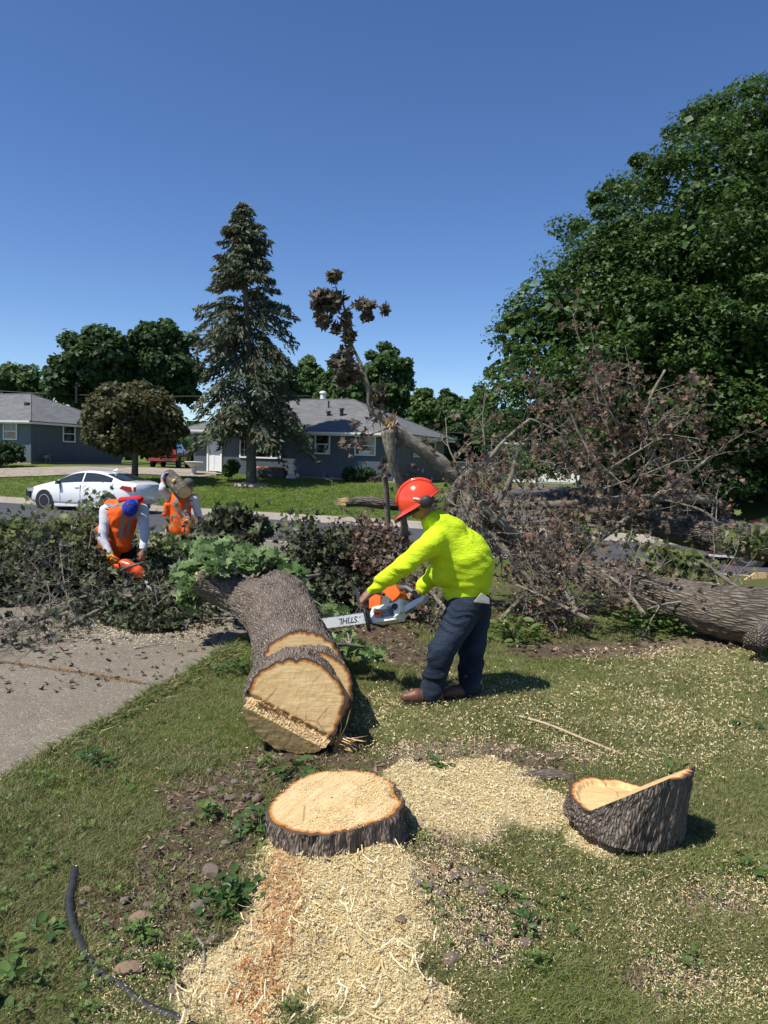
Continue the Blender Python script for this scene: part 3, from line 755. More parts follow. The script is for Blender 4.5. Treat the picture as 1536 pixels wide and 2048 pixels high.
# --- wedge shaped offcut at the right
cw = PZ(1243, 1668, .0)
wd = thing('wedge_offcut', 'wedge shaped trunk offcut standing on the grass, tall bark side to the right', 'wood offcut', (cw[0], cw[1], 0))
def wedge():
    n = 200; a = 2*np.pi*np.arange(n)/n; m = 40; R = .262*(1+.04*np.cos(2*(a-.5))+.02*np.cos(3*a))
    tilt = rotz(.2) @ roty(.13) @ rotx(.04)
    def h(x, y):
        flat = .098+0*x; sl = .14+.52*x-.74*y; return np.maximum(flat, np.minimum(sl, .33))
    V = []; bk = []
    for i, t in enumerate(np.linspace(0, 1, m)):
        b = np.stack([.27*np.cos(a), .27*np.sin(a), np.full(n, t*.3)], 1)
        r = R+bark_disp(.012, 22, 3., 17)(b, np.full(n, .27)); x, y = r*np.cos(a), r*np.sin(a)
        V.append(np.c_[x, y, t*h(x, y)]); bk.append(b)
    W = (np.vstack(V) @ tilt.T)+[cw[0], cw[1], .055]
    obj('bark', W, np.array([(i*n+k, i*n+(k+1) % n, (i+1)*n+(k+1) % n, (i+1)*n+k) for i in range(m-1) for k in range(n)]), M_BARK, wd, True, {'bk': np.vstack(bk)})
    for top in (0, 1):
        ring = V[-1 if top else 0]; rr = np.concatenate([np.linspace(1, .88, 5), np.linspace(.84, .03, 30)]); VV = []; rad = []
        for s in rr:
            x, y = ring[:, 0]*s, ring[:, 1]*s; z = h(x, y)*top
            if top: z = z-.022*sstep(.87, .80, np.full(n, s))*(h(x, y) < .1)
            VV.append(np.c_[x, y, z]); rad.append(np.full(n, s))
        VV = np.vstack(VV); FF = np.array([(j*n+k, j*n+(k+1) % n, (j+1)*n+(k+1) % n, (j+1)*n+k) for j in range(len(rr)-1) for k in range(n)])
        obj('cut_face' if top else 'underside', (VV @ tilt.T)+[cw[0], cw[1], .055], FF, M_WOOD, wd, False, {'bk': VV, 'rad': np.concatenate(rad)})
wedge()
# ------------------------------------------------------------------ houses across the street
M_WHITE = simple('white_trim_paint', (.78, .78, .76), .5, var=.04, nscale=3)
M_DOORW = simple('white_door_paint', (.74, .75, .76), .45, var=.04)
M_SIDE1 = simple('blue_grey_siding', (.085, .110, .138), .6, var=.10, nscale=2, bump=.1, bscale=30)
M_SIDE2 = simple('sunlit_siding_pale_vent', (.12, .15, .17), .6, var=.10, nscale=2, bump=.1, bscale=30)  # paler siding copy: sunlight painted into the corner house front; also vent colour
M_FOUND = simple('foundation_block', (.34, .27, .22), .9, var=.2, nscale=8, bump=.3)
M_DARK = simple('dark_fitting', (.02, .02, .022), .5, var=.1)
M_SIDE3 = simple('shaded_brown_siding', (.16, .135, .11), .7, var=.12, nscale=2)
M_TAN = simple('tan_shed_siding', (.50, .42, .34), .8, var=.1, nscale=4)
M_ORNG = simple('stained_cedar_board', (.42, .15, .05), .7, var=.25, nscale=4)
def glass_mat():
    m, t, b = nodes_of('window_glass'); N = NT(t); tc = N.n('ShaderNodeTexCoord').outputs['Object']
    no = N.noise(tc, 2.2, 2)
    N.l(N.ramp(no.outputs[0], [(.45, (.012, .016, .02)), (.6, (.10, .11, .11))]).outputs[0], b.inputs['Base Color'])
    b.inputs['Roughness'].default_value = .06; b.inputs['Specular IOR Level'].default_value = .7; return m
M_GLASS = glass_mat()
def roof_mat(name, c):
    m, t, b = nodes_of(name); N = NT(t); tc = N.n('ShaderNodeTexCoord').outputs['Object']
    sx = N.n('ShaderNodeSeparateXYZ'); N.l(tc, sx.inputs[0]); cx = N.n('ShaderNodeCombineXYZ')
    N.l(N.math('ADD', sx.outputs[0], sx.outputs[1]), cx.inputs[0]); N.l(N.math('MULTIPLY', sx.outputs[2], 2.7), cx.inputs[1])
    br = N.n('ShaderNodeTexBrick'); br.inputs['Scale'].default_value = 1.0; br.inputs['Brick Width'].default_value = .33; br.inputs['Row Height'].default_value = .14
    br.inputs['Mortar Size'].default_value = .012; br.offset = .5
    br.inputs['Color1'].default_value = (*[q*.72 for q in c], 1); br.inputs['Color2'].default_value = (*[q*1.3 for q in c], 1); br.inputs['Mortar'].default_value = (*[q*.4 for q in c], 1)
    N.l(cx.outputs[0], br.inputs['Vector'])
    no = N.noise(tc, 1.5, 5, .7)
    N.l(N.mix(.35, br.outputs[0], N.ramp(no.outputs[0], [(.3, tuple(q*.6 for q in c)), (.7, tuple(q*1.5 for q in c))]).outputs[0]), b.inputs['Base Color'])
    b.inputs['Roughness'].default_value = .9; N.l(N.bump(br.outputs['Fac'], -.4, .01), b.inputs['Normal']); return m
M_ROOF = roof_mat('grey_shingles', (.135, .135, .138))
def hit_v(px, py, v0):
    d = ray(px, py); dv = d[0]*S20+d[1]*C20; t = v0/dv; p = cC+d*t; u, v = to_uv(p[0], p[1]); return u, p[2]
def hit_u(px, py, u0):
    d = ray(px, py); du = d[0]*C20-d[1]*S20; t = u0/du; p = cC+d*t; u, v = to_uv(p[0], p[1]); return v, p[2]
RZ = -math.radians(20)
def window(root, c, w, h, face, bars='double', low_strip=False):
    """c = centre in house coordinates on the wall plane; face 'f' front (-y) or 's' right side (+x)"""
    R = np.eye(3) if face == 'f' else rotz(math.pi/2)
    t = .075; fr = MB()
    def put(mb, x, z, dx, dz, y, dy): mb.box(np.array([x, y, z]) @ R.T+c, (dx, dy, dz), R)
    for s in (-1, 1): put(fr, s*(w/2-t/2), 0, t, h, -.045, .05)
    put(fr, 0, h/2-t/2, w-2*t, t, -.045, .05); put(fr, 0, -h/2+t/2, w-2*t, t, -.048, .062)
    fo = fr.obj('window', M_WHITE, root, local=True)
    gl = MB(); put(gl, 0, 0, w-2*t-.01, h-2*t-.01, -.026, .012); gl.obj('pane', M_GLASS, fo, local=True)
    def bar(x, z, dx, dz, y, dy, nm='sash'): q = MB(); put(q, x, z, dx, dz, y, dy); q.obj(nm, M_WHITE, fo, local=True)
    if bars == 'double': bar(0, 0, w-2*t-.02, .05, -.044, .03)
    if bars == 'triple':
        for s in (-1, 1):
            bar(s*w*.27, 0, .09, h-2*t-.02, -.044, .03, 'mullion'); bar(s*w*.385, 0, .02, h-2*t-.02, -.038, .014, 'glazing_bar')
            for q in (-.17, .17): bar(s*w*.385, q*h, w*.13, .02, -.041, .012, 'glazing_bar')
    if low_strip:  # narrow white strip low on the pane
        cu = MB(); put(cu, 0, -h*.32, w*.6, h*.16, -.034, .004); cu.obj('white_strip', M_WHITE, fo, local=True)
def house(name, label, u0, v0, zb, W, D, H, side_mat, wins_f, wins_s, sidef=None, over=.55, pitch=.40, board=.168, base=.22):
    x, y = from_uv(u0, v0)
    root = thing(name, label, 'house', (x, y, zb), rot=(0, 0, RZ))
    core = MB().box((-W/2, D/2, H/2), (W-.06, D-.06, H)); core.obj('wall', side_mat, root, local=True)
    MB().box((-W/2, D/2, base/2-.3), (W-.02, D-.02, base+.6)).obj('foundation', M_FOUND, root, local=True)
    nb = int((H-base)/board)
    tl = math.radians(4)
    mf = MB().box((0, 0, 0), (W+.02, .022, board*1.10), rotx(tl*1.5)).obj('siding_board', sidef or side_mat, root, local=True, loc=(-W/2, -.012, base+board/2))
    ms = MB().box((0, 0, 0), (.018, D+.02, board*1.08), roty(tl)).obj('siding_board', side_mat, root, local=True, loc=(.012, D/2, base+board/2))
    for i in range(1, nb):
        inst('siding_board', mf.data, (-W/2, -.012, base+board*(i+.5)), parent=root)
        inst('siding_board', ms.data, (.012, D/2, base+board*(i+.5)), parent=root)
    # corner board, eaves, fascia
    MB().box((.018, -.018, (H+base)/2), (.07, .07, H-base)).obj('corner_board', side_mat, root, local=True)
    e = over; fz = H-.02
    MB().box((-W/2, D/2, fz-.02), (W+2*e-.06, D+2*e-.06, .03)).obj('soffit', M_WHITE, root, local=True)
    for c, d in (((-W/2, -e, fz+.04), (W+2*e, .03, .16)), ((e, D/2, fz+.04), (.03, D+2*e-.04, .16)), ((-W/2, D+e, fz+.04), (W+2*e, .03, .16)), ((-W-e, D/2, fz+.04), (.03, D+2*e-.04, .16))):
        MB().box(c, d).obj('fascia', M_WHITE, root, local=True)
    gt = MB(); gt.prism([(-.12, .0), (-.13, .10), (-.01, .10), (-.01, 0)], -W-e, e, R=np.array([[0, 0, 1], [1., 0, 0], [0, 1, 0]]), c=(0, -e-.016, fz+.03)); gt.obj('gutter', M_WHITE, root, local=True)
    zr = fz+.13; rise = (D/2+e+.05)*pitch; ee = e+.05
    A = [(-W-ee, -ee, zr), (ee, -ee, zr), (ee, D+ee, zr), (-W-ee, D+ee, zr), (-W-ee+(D/2+ee), D/2, zr+rise), (ee-(D/2+ee), D/2, zr+rise)]
    B = [(a, b, c-.05) for a, b, c in A[:4]]
    obj('roof', A+B, [(0, 1, 5, 4), (1, 2, 5), (2, 3, 4, 5), (3, 0, 4), (0, 6, 7, 1), (1, 7, 8, 2), (2, 8, 9, 3), (3, 9, 6, 0), (6, 9, 8, 7)], M_ROOF, root, local=True)
    rd = MB(); rd.tube([A[4], A[5]], .05, 6); 
    for a, b in ((1, 5), (2, 5), (0, 4), (3, 4)): rd.tube([np.array(A[a])+[0, 0, .0], A[b]], .045, 6)
    rd.obj('ridge_cap', M_ROOF, root, local=True)
    for (px0, py0, px1, py1, bars, cur) in wins_f:
        a, za = hit_v(px0, py0, v0); b, zb_ = hit_v(px1, py1, v0)
        window(root, np.array([(a+b)/2-u0, -.02, (za+zb_)/2-zb]), abs(b-a), abs(za-zb_), 'f', bars, cur)
    for (px0, py0, px1, py1, bars, cur) in wins_s:
        a, za = hit_u(px0, py0, u0); b, zb_ = hit_u(px1, py1, u0)
        window(root, np.array([.02, (a+b)/2-v0, (za+zb_)/2-zb]), abs(b-a), abs(za-zb_), 's', bars, cur)
    return root
cpt = PY(794, 965, 38.0); hu, hv = to_uv(cpt[0], cpt[1]); zb1 = .42
HM = house('ranch_house', 'single storey blue grey ranch house with white front door, behind the spruce', hu, hv, zb1, 11.9, 8.4, 2.42, M_SIDE1,
           [(631, 868, 661, 909, 'double', False), (711, 871, 752, 912, 'double', True), (481, 866, 563, 918, 'triple', False)], [(825, 877, 838, 915, 'double', True), (854, 880, 867, 917, 'double', True)], pitch=.42)
a, za = hit_v(415, 937, hv); b, zbb = hit_v(446, 870, hv)
def on_house(root, px, py, v0, u0, zb, dy=0):
    u, z = hit_v(px, py, v0); return np.array([u-u0, dy, z-zb])
dc = (a+b)/2-hu; dw = abs(b-a)
dr = MB().box((dc, -.03, .30+1.03), (dw-.24, .04, 2.02)).obj('front_door', M_DOORW, HM, local=True)
for s in (-1, 1): MB().box((dc+s*(dw/2-.05), -.05, 1.34), (.10, .09, 2.1)).obj('door_frame', M_WHITE, HM, local=True)
MB().box((dc, -.05, 2.36), (dw, .09, .08)).obj('door_frame', M_WHITE, HM, local=True)
MB().box((dc-dw*.30, -.062, 1.35), (.02, .025, .22)).obj('handle', M_DARK, dr, local=True)
MB().box((dc-.06, -.056, 1.3), (.12, .012, 1.7)).obj('panel', M_DOORW, dr, local=True)
for i, (w_, dd) in enumerate(((2.4, 1.5), (2.9, 1.9))):
    MB().box((dc-.15, -dd/2-.03, .22-.15*i-.02-.06), (w_, dd, .15)).obj('step', M_CURB, HM, local=True)
for i, (px, py) in enumerate(((657, 833), (683, 838))):
    v_ = MB(); 
    Hh = 2.42+.11; u, z = hit_v(px, py, hv+1.7); c = np.array([u-hu, 1.7, Hh+ (1.7+.6)*.42])
    v_.lathe([(.10, -.05), (.10, .16+.16*i), (.16, .17+.16*i), (.14, .24+.16*i)], 10, c); v_.obj('roof_vent', M_DARK, HM, local=True)
u, z = hit_v(657, 822, hv+2.9); MB().lathe([(.05, -.1), (.05, .38)], 8, (u-hu, 2.9, 2.53+3.5*.42)).obj('vent_pipe', M_DARK, HM, local=True)
u, z = hit_v(649, 800, hv+4.8); MB().lathe([(.16, -.2), (.16, .55), (.22, .56), (.20, .66), (.05, .7)], 12, (u-hu, 4.6, 2.53+4.4*.42)).obj('chimney_pipe', M_WHITE, HM, local=True)
for px in (650, 738): 
    c = on_house(HM, px, 952, hv, hu, zb1, -.08); MB().box((c[0], -.09, .35), (.2, .12, .25), taper=.2).obj('wall_vent', M_SIDE2, HM, local=True)
MB().tube([(-.12, -.08, .15), (-.12, -.08, 2.3)], .035, 8).obj('downspout', M_WHITE, HM, local=True)
# left house
cl = PY(62, 925, 45.0); lu, lv = to_uv(cl[0], cl[1]); zb2 = .66
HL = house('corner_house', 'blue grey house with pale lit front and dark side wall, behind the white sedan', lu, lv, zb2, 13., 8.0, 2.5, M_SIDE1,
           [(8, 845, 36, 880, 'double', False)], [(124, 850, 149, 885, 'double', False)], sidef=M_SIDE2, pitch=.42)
MB().box((-2.3, 2.0, 2.63+2.5*.42), (.25, .25, .35)).obj('roof_vent', M_DARK, HL, local=True)
MB().lathe([(.06, -.2), (.06, .9)], 8, (-.8, 4.6, 2.63+1.6)).obj('vent_pipe', M_DARK, HL, local=True)
gm = thing('gas_meter', 'grey gas meter on the dark side wall of the left house', 'gas meter', (*from_uv(lu+.25, lv+.9), zb2))
q = MB(); q.lathe([(.13, 0), (.16, .03), (.16, .14), (.13, .17)], 14, np.array(gm.location)+[0, 0, .45]); q.obj('meter_body', M_CURB, gm)
q = MB(); q.tube(np.array(gm.location)+np.array([[0, 0, -.05], [0, 0, .45]]), .03, 6); q.tube(np.array(gm.location)+np.array([[.05, 0, .6], [.2, .1, .7], [.2, .15, .1]]), .025, 6); q.obj('pipe', M_CURB, gm)
# garage house at the right
gp = PY(1240, 972, 49.0); gu, gv = to_uv(gp[0], gp[1]); zb3 = .30
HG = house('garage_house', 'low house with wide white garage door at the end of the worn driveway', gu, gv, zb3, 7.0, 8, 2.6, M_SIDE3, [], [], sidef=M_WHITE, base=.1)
g0 = MB()
for i in range(4): MB().box((-2.9, -.035, .18+.52*i+.26), (5.0, .03, .505)).obj('garage_door_panel', M_WHITE, HG, local=True)
for s in (-1, 1): MB().box((-2.9+s*2.56, -.05, 1.2), (.10, .06, 2.3)).obj('door_frame', M_WHITE, HG, local=True)
gp2 = PY(1500, 1000, 41.0); gu2, gv2 = to_uv(gp2[0], gp2[1])
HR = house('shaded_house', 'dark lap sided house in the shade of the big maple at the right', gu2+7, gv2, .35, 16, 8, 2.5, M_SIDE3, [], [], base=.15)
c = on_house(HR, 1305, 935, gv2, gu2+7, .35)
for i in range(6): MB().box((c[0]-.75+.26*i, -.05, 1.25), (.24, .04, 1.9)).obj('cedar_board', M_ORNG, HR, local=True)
# shed and fence
sp = PY(1052, 970, 53.0)
sh = thing('garden_shed', 'small tan lap sided shed with dark doorway beside the chain link fence', 'shed', (sp[0], sp[1], float(zt(sp[0], sp[1]))), rot=(0, 0, RZ))
MB().box((0, 1.1, 1.0), (1.9, 2.2, 2.1)).obj('wall', M_TAN, sh, local=True)
for i in range(11): MB().box((.52, -.012, .12+.18*i), (.84, .02, .19), rotx(.07)).obj('siding_board', M_TAN, sh, local=True)
MB().box((-.45, -.012, .95), (.85, .03, 1.8)).obj('doorway', M_DARK, sh, local=True)  # dark panel stands in for the shade inside the opening
MB().prism([(-1.25, 2.0), (0, 2.75), (1.25, 2.0), (1.2, 1.93), (-1.2, 1.93)], -.2, 2.4, R=np.array([[1, 0, 0], [0, 0, 1], [0, 1., 0]])).obj('roof', M_ROOF, sh, local=True)
MB().box((-1.0, -.05, 1.0), (.12, .08, 2.0)).obj('door_post', M_WHITE, sh, local=True)
M_GALV = simple('galvanised_wire', (.33, .38, .35), .5, metal=.4, var=.1)
M_GREENP = simple('green_privacy_slat', (.045, .11, .09), .6, var=.2)
def chain_fence():
    A = PY(905, 966, 56.0); B = PY(1012, 969, 56.0); A[2] = float(zt(A[0], A[1])); B[2] = float(zt(B[0], B[1]))
    r = thing('chain_link_fence', 'chain link fence with green privacy slats beside the shed', 'fence', A)
    L = np.linalg.norm(B-A); d = (B-A)/L; H = 1.25
    for i in range(5):
        p = A+d*L*i/4; MB().tube([p, p+[0, 0, H+.08]], .035, 8).obj('post', M_WHITE if i == 3 else M_GALV, r)
    MB().tube([A+[0, 0, H], B+[0, 0, H]], .025, 6).obj('rail', M_GALV, r)
    mb = MB(); n = 36
    for i in range(-8, n):
        for s in (0, 1):
            x0, x1 = i*L/n, i*L/n+H*.9
            a, b = (0, H) if s == 0 else (H, 0)
            t0 = max(0, (0-x0)/(x1-x0)); t1 = min(1, (L*.72-x0)/(x1-x0))
            if t1 <= t0: continue
            mb.tube([A+d*(x0+(x1-x0)*t0)+[0, 0, a+(b-a)*t0], A+d*(x0+(x1-x0)*t1)+[0, 0, a+(b-a)*t1]], .006, 3, cap=False)
    mb.obj('wire_mesh', M_GALV, r)['kind'] = 'stuff'
    for i in range(14):
        p = A+d*(L*.73+L*.27*(i+.5)/14)+[0, 0, H/2+.03]; MB().box(p, (L*.27/14*.9, .015, H-.1), rotz(math.atan2(d[1], d[0]))).obj('slat', M_GREENP, r)
chain_fence()
# planter, flowers, urn, garden ornament
M_TERRA = simple('dark_planter_paint', (.05, .06, .07), .6)
M_STONEW = simple('white_cast_stone', (.62, .60, .56), .7, var=.1)
pl = on_house(HM, 542, 950, hv-.7, hu, zb1)
plx, ply = from_uv(hu+pl[0], hv-.7)
def localbox(root, name, c, d, m): return MB().box(c, d).obj(name, m, root, local=True)
pt = thing('planter_box', 'dark wooden planter box with pink flowers under the picture window', 'planter', (plx, ply, zb1-.05), rot=(0, 0, RZ))
for s in (-1, 1): localbox(pt, 'side_board', (0, s*.22, .38), (1.7, .03, .34), M_TERRA); localbox(pt, 'end_board', (s*.835, 0, .38), (.03, .40, .34), M_TERRA)
for sx in (-1, 0, 1):
    for sy in (-1, 1): localbox(pt, 'leg', (sx*.8, sy*.17, .1), (.07, .05, .24), M_TERRA)
localbox(pt, 'soil', (0, 0, .5), (1.64, .4, .04), M_DARK)
rng = np.random.default_rng(9)
pos = np.c_[rng.uniform(-.8, .8, 260), rng.uniform(-.2, .2, 260), .54+rng.uniform(0, .16, 260)]
QUAD = (np.array([[-.5, -.5, 0], [.5, -.5, .1], [.5, .5, 0], [-.5, .5, .1]]), np.array([[0, 1, 2], [0, 2, 3]]))
V, F, r_ = scatter(*QUAD, pos, rots(rng.normal(size=(260, 3))+[0, -1, 1], rng), rng.uniform(.05, .11, 260))
o = obj('flowers', V, F, rndmat('pink_petals', [(.55, .05, .12), (.7, .15, .22), (.05, .09, .03), (.05, .09, .03), (.6, .3, .1)]), pt, attrs={'rnd': r_}, local=True); o['kind'] = 'stuff'
ux, uy = from_uv(*(np.array([hit_v(388, 925, hv-1.6)[0], hv-1.6])))
un = thing('garden_urn', 'white pedestal urn beside the front steps of the ranch house', 'urn', (ux, uy, zb1-.1))
q = MB().lathe([(.24, 0), (.24, .08), (.14, .14), (.12, .5), (.17, .58), (.13, .62)], 16, (0, 0, 0)); q.obj('pedestal', M_STONEW, un, local=True, smooth=False)
q = MB().lathe([(.12, .62), (.30, .72), (.46, .84), (.50, .90), (.46, .92), (.2, .86)], 20, (0, 0, 0)); q.obj('bowl', M_STONEW, un, local=True)
ox, oy = from_uv(*(np.array([hit_v(583, 952, hv-.8)[0], hv-.8])))
gt_ = thing('garden_turtle', 'small pale turtle ornament on the lawn beside the planter box', 'ornament', (ox, oy, float(zt(ox, oy))))
MB().lathe([(.30, 0), (.28, .10), (.18, .20), (.03, .24)], 14).obj('shell', M_STONEW, gt_, smooth=True, local=True)
q = MB().lathe([(.07, 0), (.09, .06), (.06, .13), (.02, .15)], 10, (.33, -.05, .1)); q.obj('head', M_STONEW, gt_, smooth=True, local=True)
for a in range(4): MB().lathe([(.06, 0), (.05, .08)], 8, (.22*math.cos(.8+a*1.57), .22*math.sin(.8+a*1.57), 0)).obj('foot', M_STONEW, gt_, local=True)

# ------------------------------------------------------------------ vehicles
def paint(name, c, coat=1.): 
    m = simple(name, c, .35, var=.03, nscale=2, spec=.5, coat=coat); return m
M_CARW = paint('white_car_paint', (.78, .79, .80)); M_CARR = paint('red_car_paint', (.30, .012, .022)); M_CARR2 = paint('maroon_car_paint', (.36, .012, .025))
M_CGLASS = simple('tinted_car_glass', (.025, .032, .034), .05, var=.2, spec=.8)
M_TYRE = simple('tyre_rubber', (.022, .022, .023), .85, var=.2); M_RIM = simple('alloy_rim', (.55, .55, .57), .3, metal=.7, var=.05)
M_RED = simple('red_tail_lens', (.32, .008, .014), .12, coat=1.); M_CLEAR = simple('clear_lens', (.6, .62, .65), .1, coat=1.); M_PLATE = simple('number_plate', (.7, .7, .68), .5)
M_BLACKP = simple('black_plastic', (.018, .018, .02), .55, var=.1)
def wheel(root, c, r=.33, w=.21, side=-1, spokes=10):
    """one wheel: tyre, rim and spokes; axle along y"""
    R = rotx(math.pi/2)
    ty = MB().lathe([(r*.68, -w/2), (r*.93, -w/2), (r, -w*.32), (r, w*.32), (r*.93, w/2), (r*.68, w/2), (r*.68, -w/2)], 32, c, R, False).obj('wheel', M_TYRE, root, smooth=False, local=True)
    f = c+np.array([0, side*w*.30, 0])
    rm = MB().lathe([(r*.70, -.04), (r*.70, .04), (r*.62, .045), (r*.6, .0)], 32, f, R, False).obj('rim', M_RIM, ty, local=True)
    MB().lathe([(r*.6, -.03), (.01, -.03), (.001, -.031)], 24, f+[0, -side*.02, 0], R, False).obj('hub_recess', M_BLACKP, ty, local=True)
    sp = MB()
    for i in range(spokes):
        a = 2*math.pi*i/spokes; sp.box(f+np.array([math.cos(a)*r*.34, side*.012, math.sin(a)*r*.34]), (r*.60, .03, .042), roty(-a))
    sp.lathe([(.055, -.02), (.05, .02)], 12, f+[0, side*.015, 0], R); sp.obj('spokes', M_RIM, ty, local=True)
def car(name, label, loc, rotang, L, Wd, zroof, zbelt, width, zlow, win, pillars, ws, rw, wheels, m, r=.33, group=None, lights=True, suv=False, spokes=10):
    root = thing(name, label, 'car', loc, rot=(0, 0, rotang), group=group)
    n = 90; X = np.linspace(0, L, n)
    sm = lambda tab: np.convolve(np.pad(np.interp(X, *zip(*tab)), 3, mode='edge'), np.ones(7)/7, 'valid')
    zr, zbt, zl = sm(zroof), sm(zbelt), sm(zlow); w = sm(width)*Wd/2
    h = np.maximum(zr-zbt, .02); k = np.minimum(1, h/.35)
    sec = [(0*w, zl), (w*.80, zl), (w*.94, zl+.06), (w*.985, zl+.18), (w*1.0, zl+(zbt-zl)*.55), (w*.985, zl+(zbt-zl)*.80), (w*.955, zbt-.02), (w*.93, zbt+.04*h/.4),
           (w*(.92-.17*k), zbt+.80*h), (w*(.86-.20*k), zbt+.93*h), (w*.42, zr-.01), (0*w, zr+.005)]
    K = len(sec); half = np.stack([np.stack([X, a, b], 1) for a, b in sec], 1)          # n,K,3
    full = np.concatenate([half, (half*[1, -1, 1])[:, ::-1][:, 1:-1]], 1); M_ = full.shape[1]
    V = full.reshape(-1, 3); i = np.arange(n-1)[:, None]*M_; q = np.arange(M_)[None, :]; q2 = (q+1) % M_
    F = np.stack([i+q, i+q2, i+M_+q2, i+M_+q], 2)
    groups = {'body': [], 'side_window': [], 'side_window_far': [], 'windscreen': [], 'rear_window': []}
    for a in range(n-1):
        xm = (X[a]+X[a+1])/2
        for b in range(M_):
            f = tuple(F[a, b]); bb = b if b < K-1 else (M_-1-b)
            g = 'body'
            if bb == 7 and win[0] < xm < win[1] and not any(p0 < xm < p1 for p0, p1 in pillars) : g = 'side_window' if b < K else 'side_window_far'
            if bb >= 9 and ws[0] < xm < ws[1]: g = 'windscreen'
            if bb >= 9 and rw[0] < xm < rw[1]: g = 'rear_window'
            groups[g].append(f)
    groups['body'] += [tuple(range(M_-1, -1, -1)), tuple((n-1)*M_+c for c in range(M_))]
    for g, fs in groups.items():
        ids = sorted({a for f in fs for a in f}); mp = {a: c for c, a in enumerate(ids)}
        if fs: obj(g.replace('_far', ''), V[ids], [tuple(mp[a] for a in f)[::-1] for f in fs], m if g == 'body' else M_CGLASS, root, g == 'body', local=True)
    for xw in wheels:
        for s in (-1, 1):
            ww = np.interp(xw, X, w)
            MB().lathe([(r*1.17, -.05), (r*1.17, .05)], 30, (xw, s*(ww-.04), r*1.0), rotx(math.pi/2)).obj('wheel_arch', M_BLACKP, root, local=True)
            wheel(root, np.array([xw, s*(ww-.09), r]), r, .21, s, spokes)
    for s in (-1, 1):                      # seams, handles, mirrors
        for xs in pillars+[(win[0]+.15, 0)]:
            x0 = xs[0]; ww = np.interp(x0, X, w); zt_ = np.interp(x0, X, zbt); zl_ = np.interp(x0, X, zl)
            MB().box((x0, s*(ww*.992), zl_+.2+(zt_-zl_-.25)/2), (.012, .02, zt_-zl_-.25)).obj('door_seam', M_BLACKP, root, local=True)
        for x0 in [p[0] for p in pillars]:
            ww = np.interp(x0, X, w); zt_ = np.interp(x0, X, zbt)
            MB().box((x0-.15, s*(ww*.985+.01), zt_-.13), (.17, .03, .03)).obj('door_handle', m, root, local=True)
        ww = np.interp(win[0], X, w); zt_ = np.interp(win[0], X, zbt)
        MB().box((win[0]+.12, s*(ww+.06), zt_+.06), (.12, .18, .12), taper=.3).obj('wing_mirror', M_BLACKP if not suv else m, root, local=True)
        MB().box((L/2, s*(Wd/2*.93), .22), (L*.5, .04, .06)).obj('sill', m, root, local=True)
    return root, X, w, zbt, zl
cwp = G(78, 1000); u_c, v_c = to_uv(*PZ(90, 1018, -.55)[:2])
carx, cary = from_uv(u_c-.55, v_c+.50)
ROOFS = [(0, .62), (.05, .70), (.25, .78), (1.0, .96), (1.2, 1.0), (1.95, 1.36), (2.4, 1.43), (2.9, 1.42), (3.35, 1.33), (4.0, 1.10), (4.40, 1.07), (4.53, .98)]
BELT = [(0, .58), (.25, .74), (1.0, .90), (2.0, .95), (3.3, 1.02), (4.1, 1.04), (4.53, .93)]
WID = [(0, .72), (.12, .86), (.4, .96), (1.2, 1.0), (3.4, 1.0), (4.1, .95), (4.4, .86), (4.53, .76)]
LOW = [(0, .30), (.2, .2), (1.2, .18), (3.6, .18), (4.35, .25), (4.53, .38)]
cr, X, w, zb_, zl_ = car('parked_car', 'white sedan with damaged front bumper parked on the street across from the driveway', (carx, cary, -.54), RZ, 4.53, 1.78, ROOFS, BELT, WID, LOW,
    (1.42, 3.66), [(2.42, 2.50)], (1.18, 1.98), (3.32, 4.02), (.88, 3.58), M_CARW, .325)
cr.scale = (1.06,)*3
for s in (-1, 1):
    MB().prism([(3.98, .86), (4.10, .96), (4.44, .93), (4.50, .78), (4.40, .76), (4.15, .83)], -.012, .012, R=np.array([[1, 0, 0], [0, 0, s*1.], [0, 1, 0]]) @ rotx(0), c=(0, s*.825, 0)).obj('tail_light', M_RED, cr, local=True)
    MB().box((4.50, s*.60, .85), (.06, .30, .16), taper=.1).obj('tail_light', M_RED, cr, local=True)
    MB().box((.30, s*.76, .68), (.36, .14, .11), rotz(-s*.5)).obj('headlight', M_CLEAR, cr, local=True)
MB().box((4.51, 0, .80), (.05, .5, .14)).obj('number_plate', M_PLATE, cr, local=True)
MB().box((4.47, 0, .42), (.12, 1.3, .14)).obj('rear_valance', M_BLACKP, cr, local=True)
MB().box((.02, -.45, .52), (.14, .8, .26), rotz(.25)).obj('broken_bumper', M_BLACKP, cr, local=True)
MB().prism([(0, 0), (.22, .0), (.24, .09), (.20, .09)], -.012, .012, R=np.array([[1, 0, 0], [0, 0, 1], [0, 1., 0]]), c=(3.02, 0, 1.42)).obj('roof_antenna', M_CARW, cr, local=True)
# red off roader, spare wheel on its back
sv = PZ(323, 947, .36); SX, SY = sv[0]-.1, sv[1]+4.05; kz = float(zt(SX, SY))
RO = [(0, .75), (.1, .95), (.9, 1.05), (1.1, 1.1), (1.7, 1.62), (2.3, 1.70), (3.6, 1.68), (3.95, 1.60), (4.05, 1.0)]
BE = [(0, .72), (.9, 1.0), (2., 1.02), (3.9, 1.05), (4.05, .98)]
ro, X, w, _, _ = car('parked_off_roader', 'dark red off roader with spare wheel on its tail, parked beside the ranch house steps', (SX, SY, kz), math.radians(-88), 4.05, 1.75, RO, BE,
    [(0, .8), (.3, .95), (1, 1), (3.8, 1.0), (4.05, .95)], [(0, .4), (.3, .32), (3.8, .32), (4.05, .42)], (1.35, 3.85), [(2.2, 2.28), (3.05, 3.13)], (1.12, 1.72), (3.93, 4.02), (.75, 3.2), M_CARR2, .36, suv=True, spokes=5)
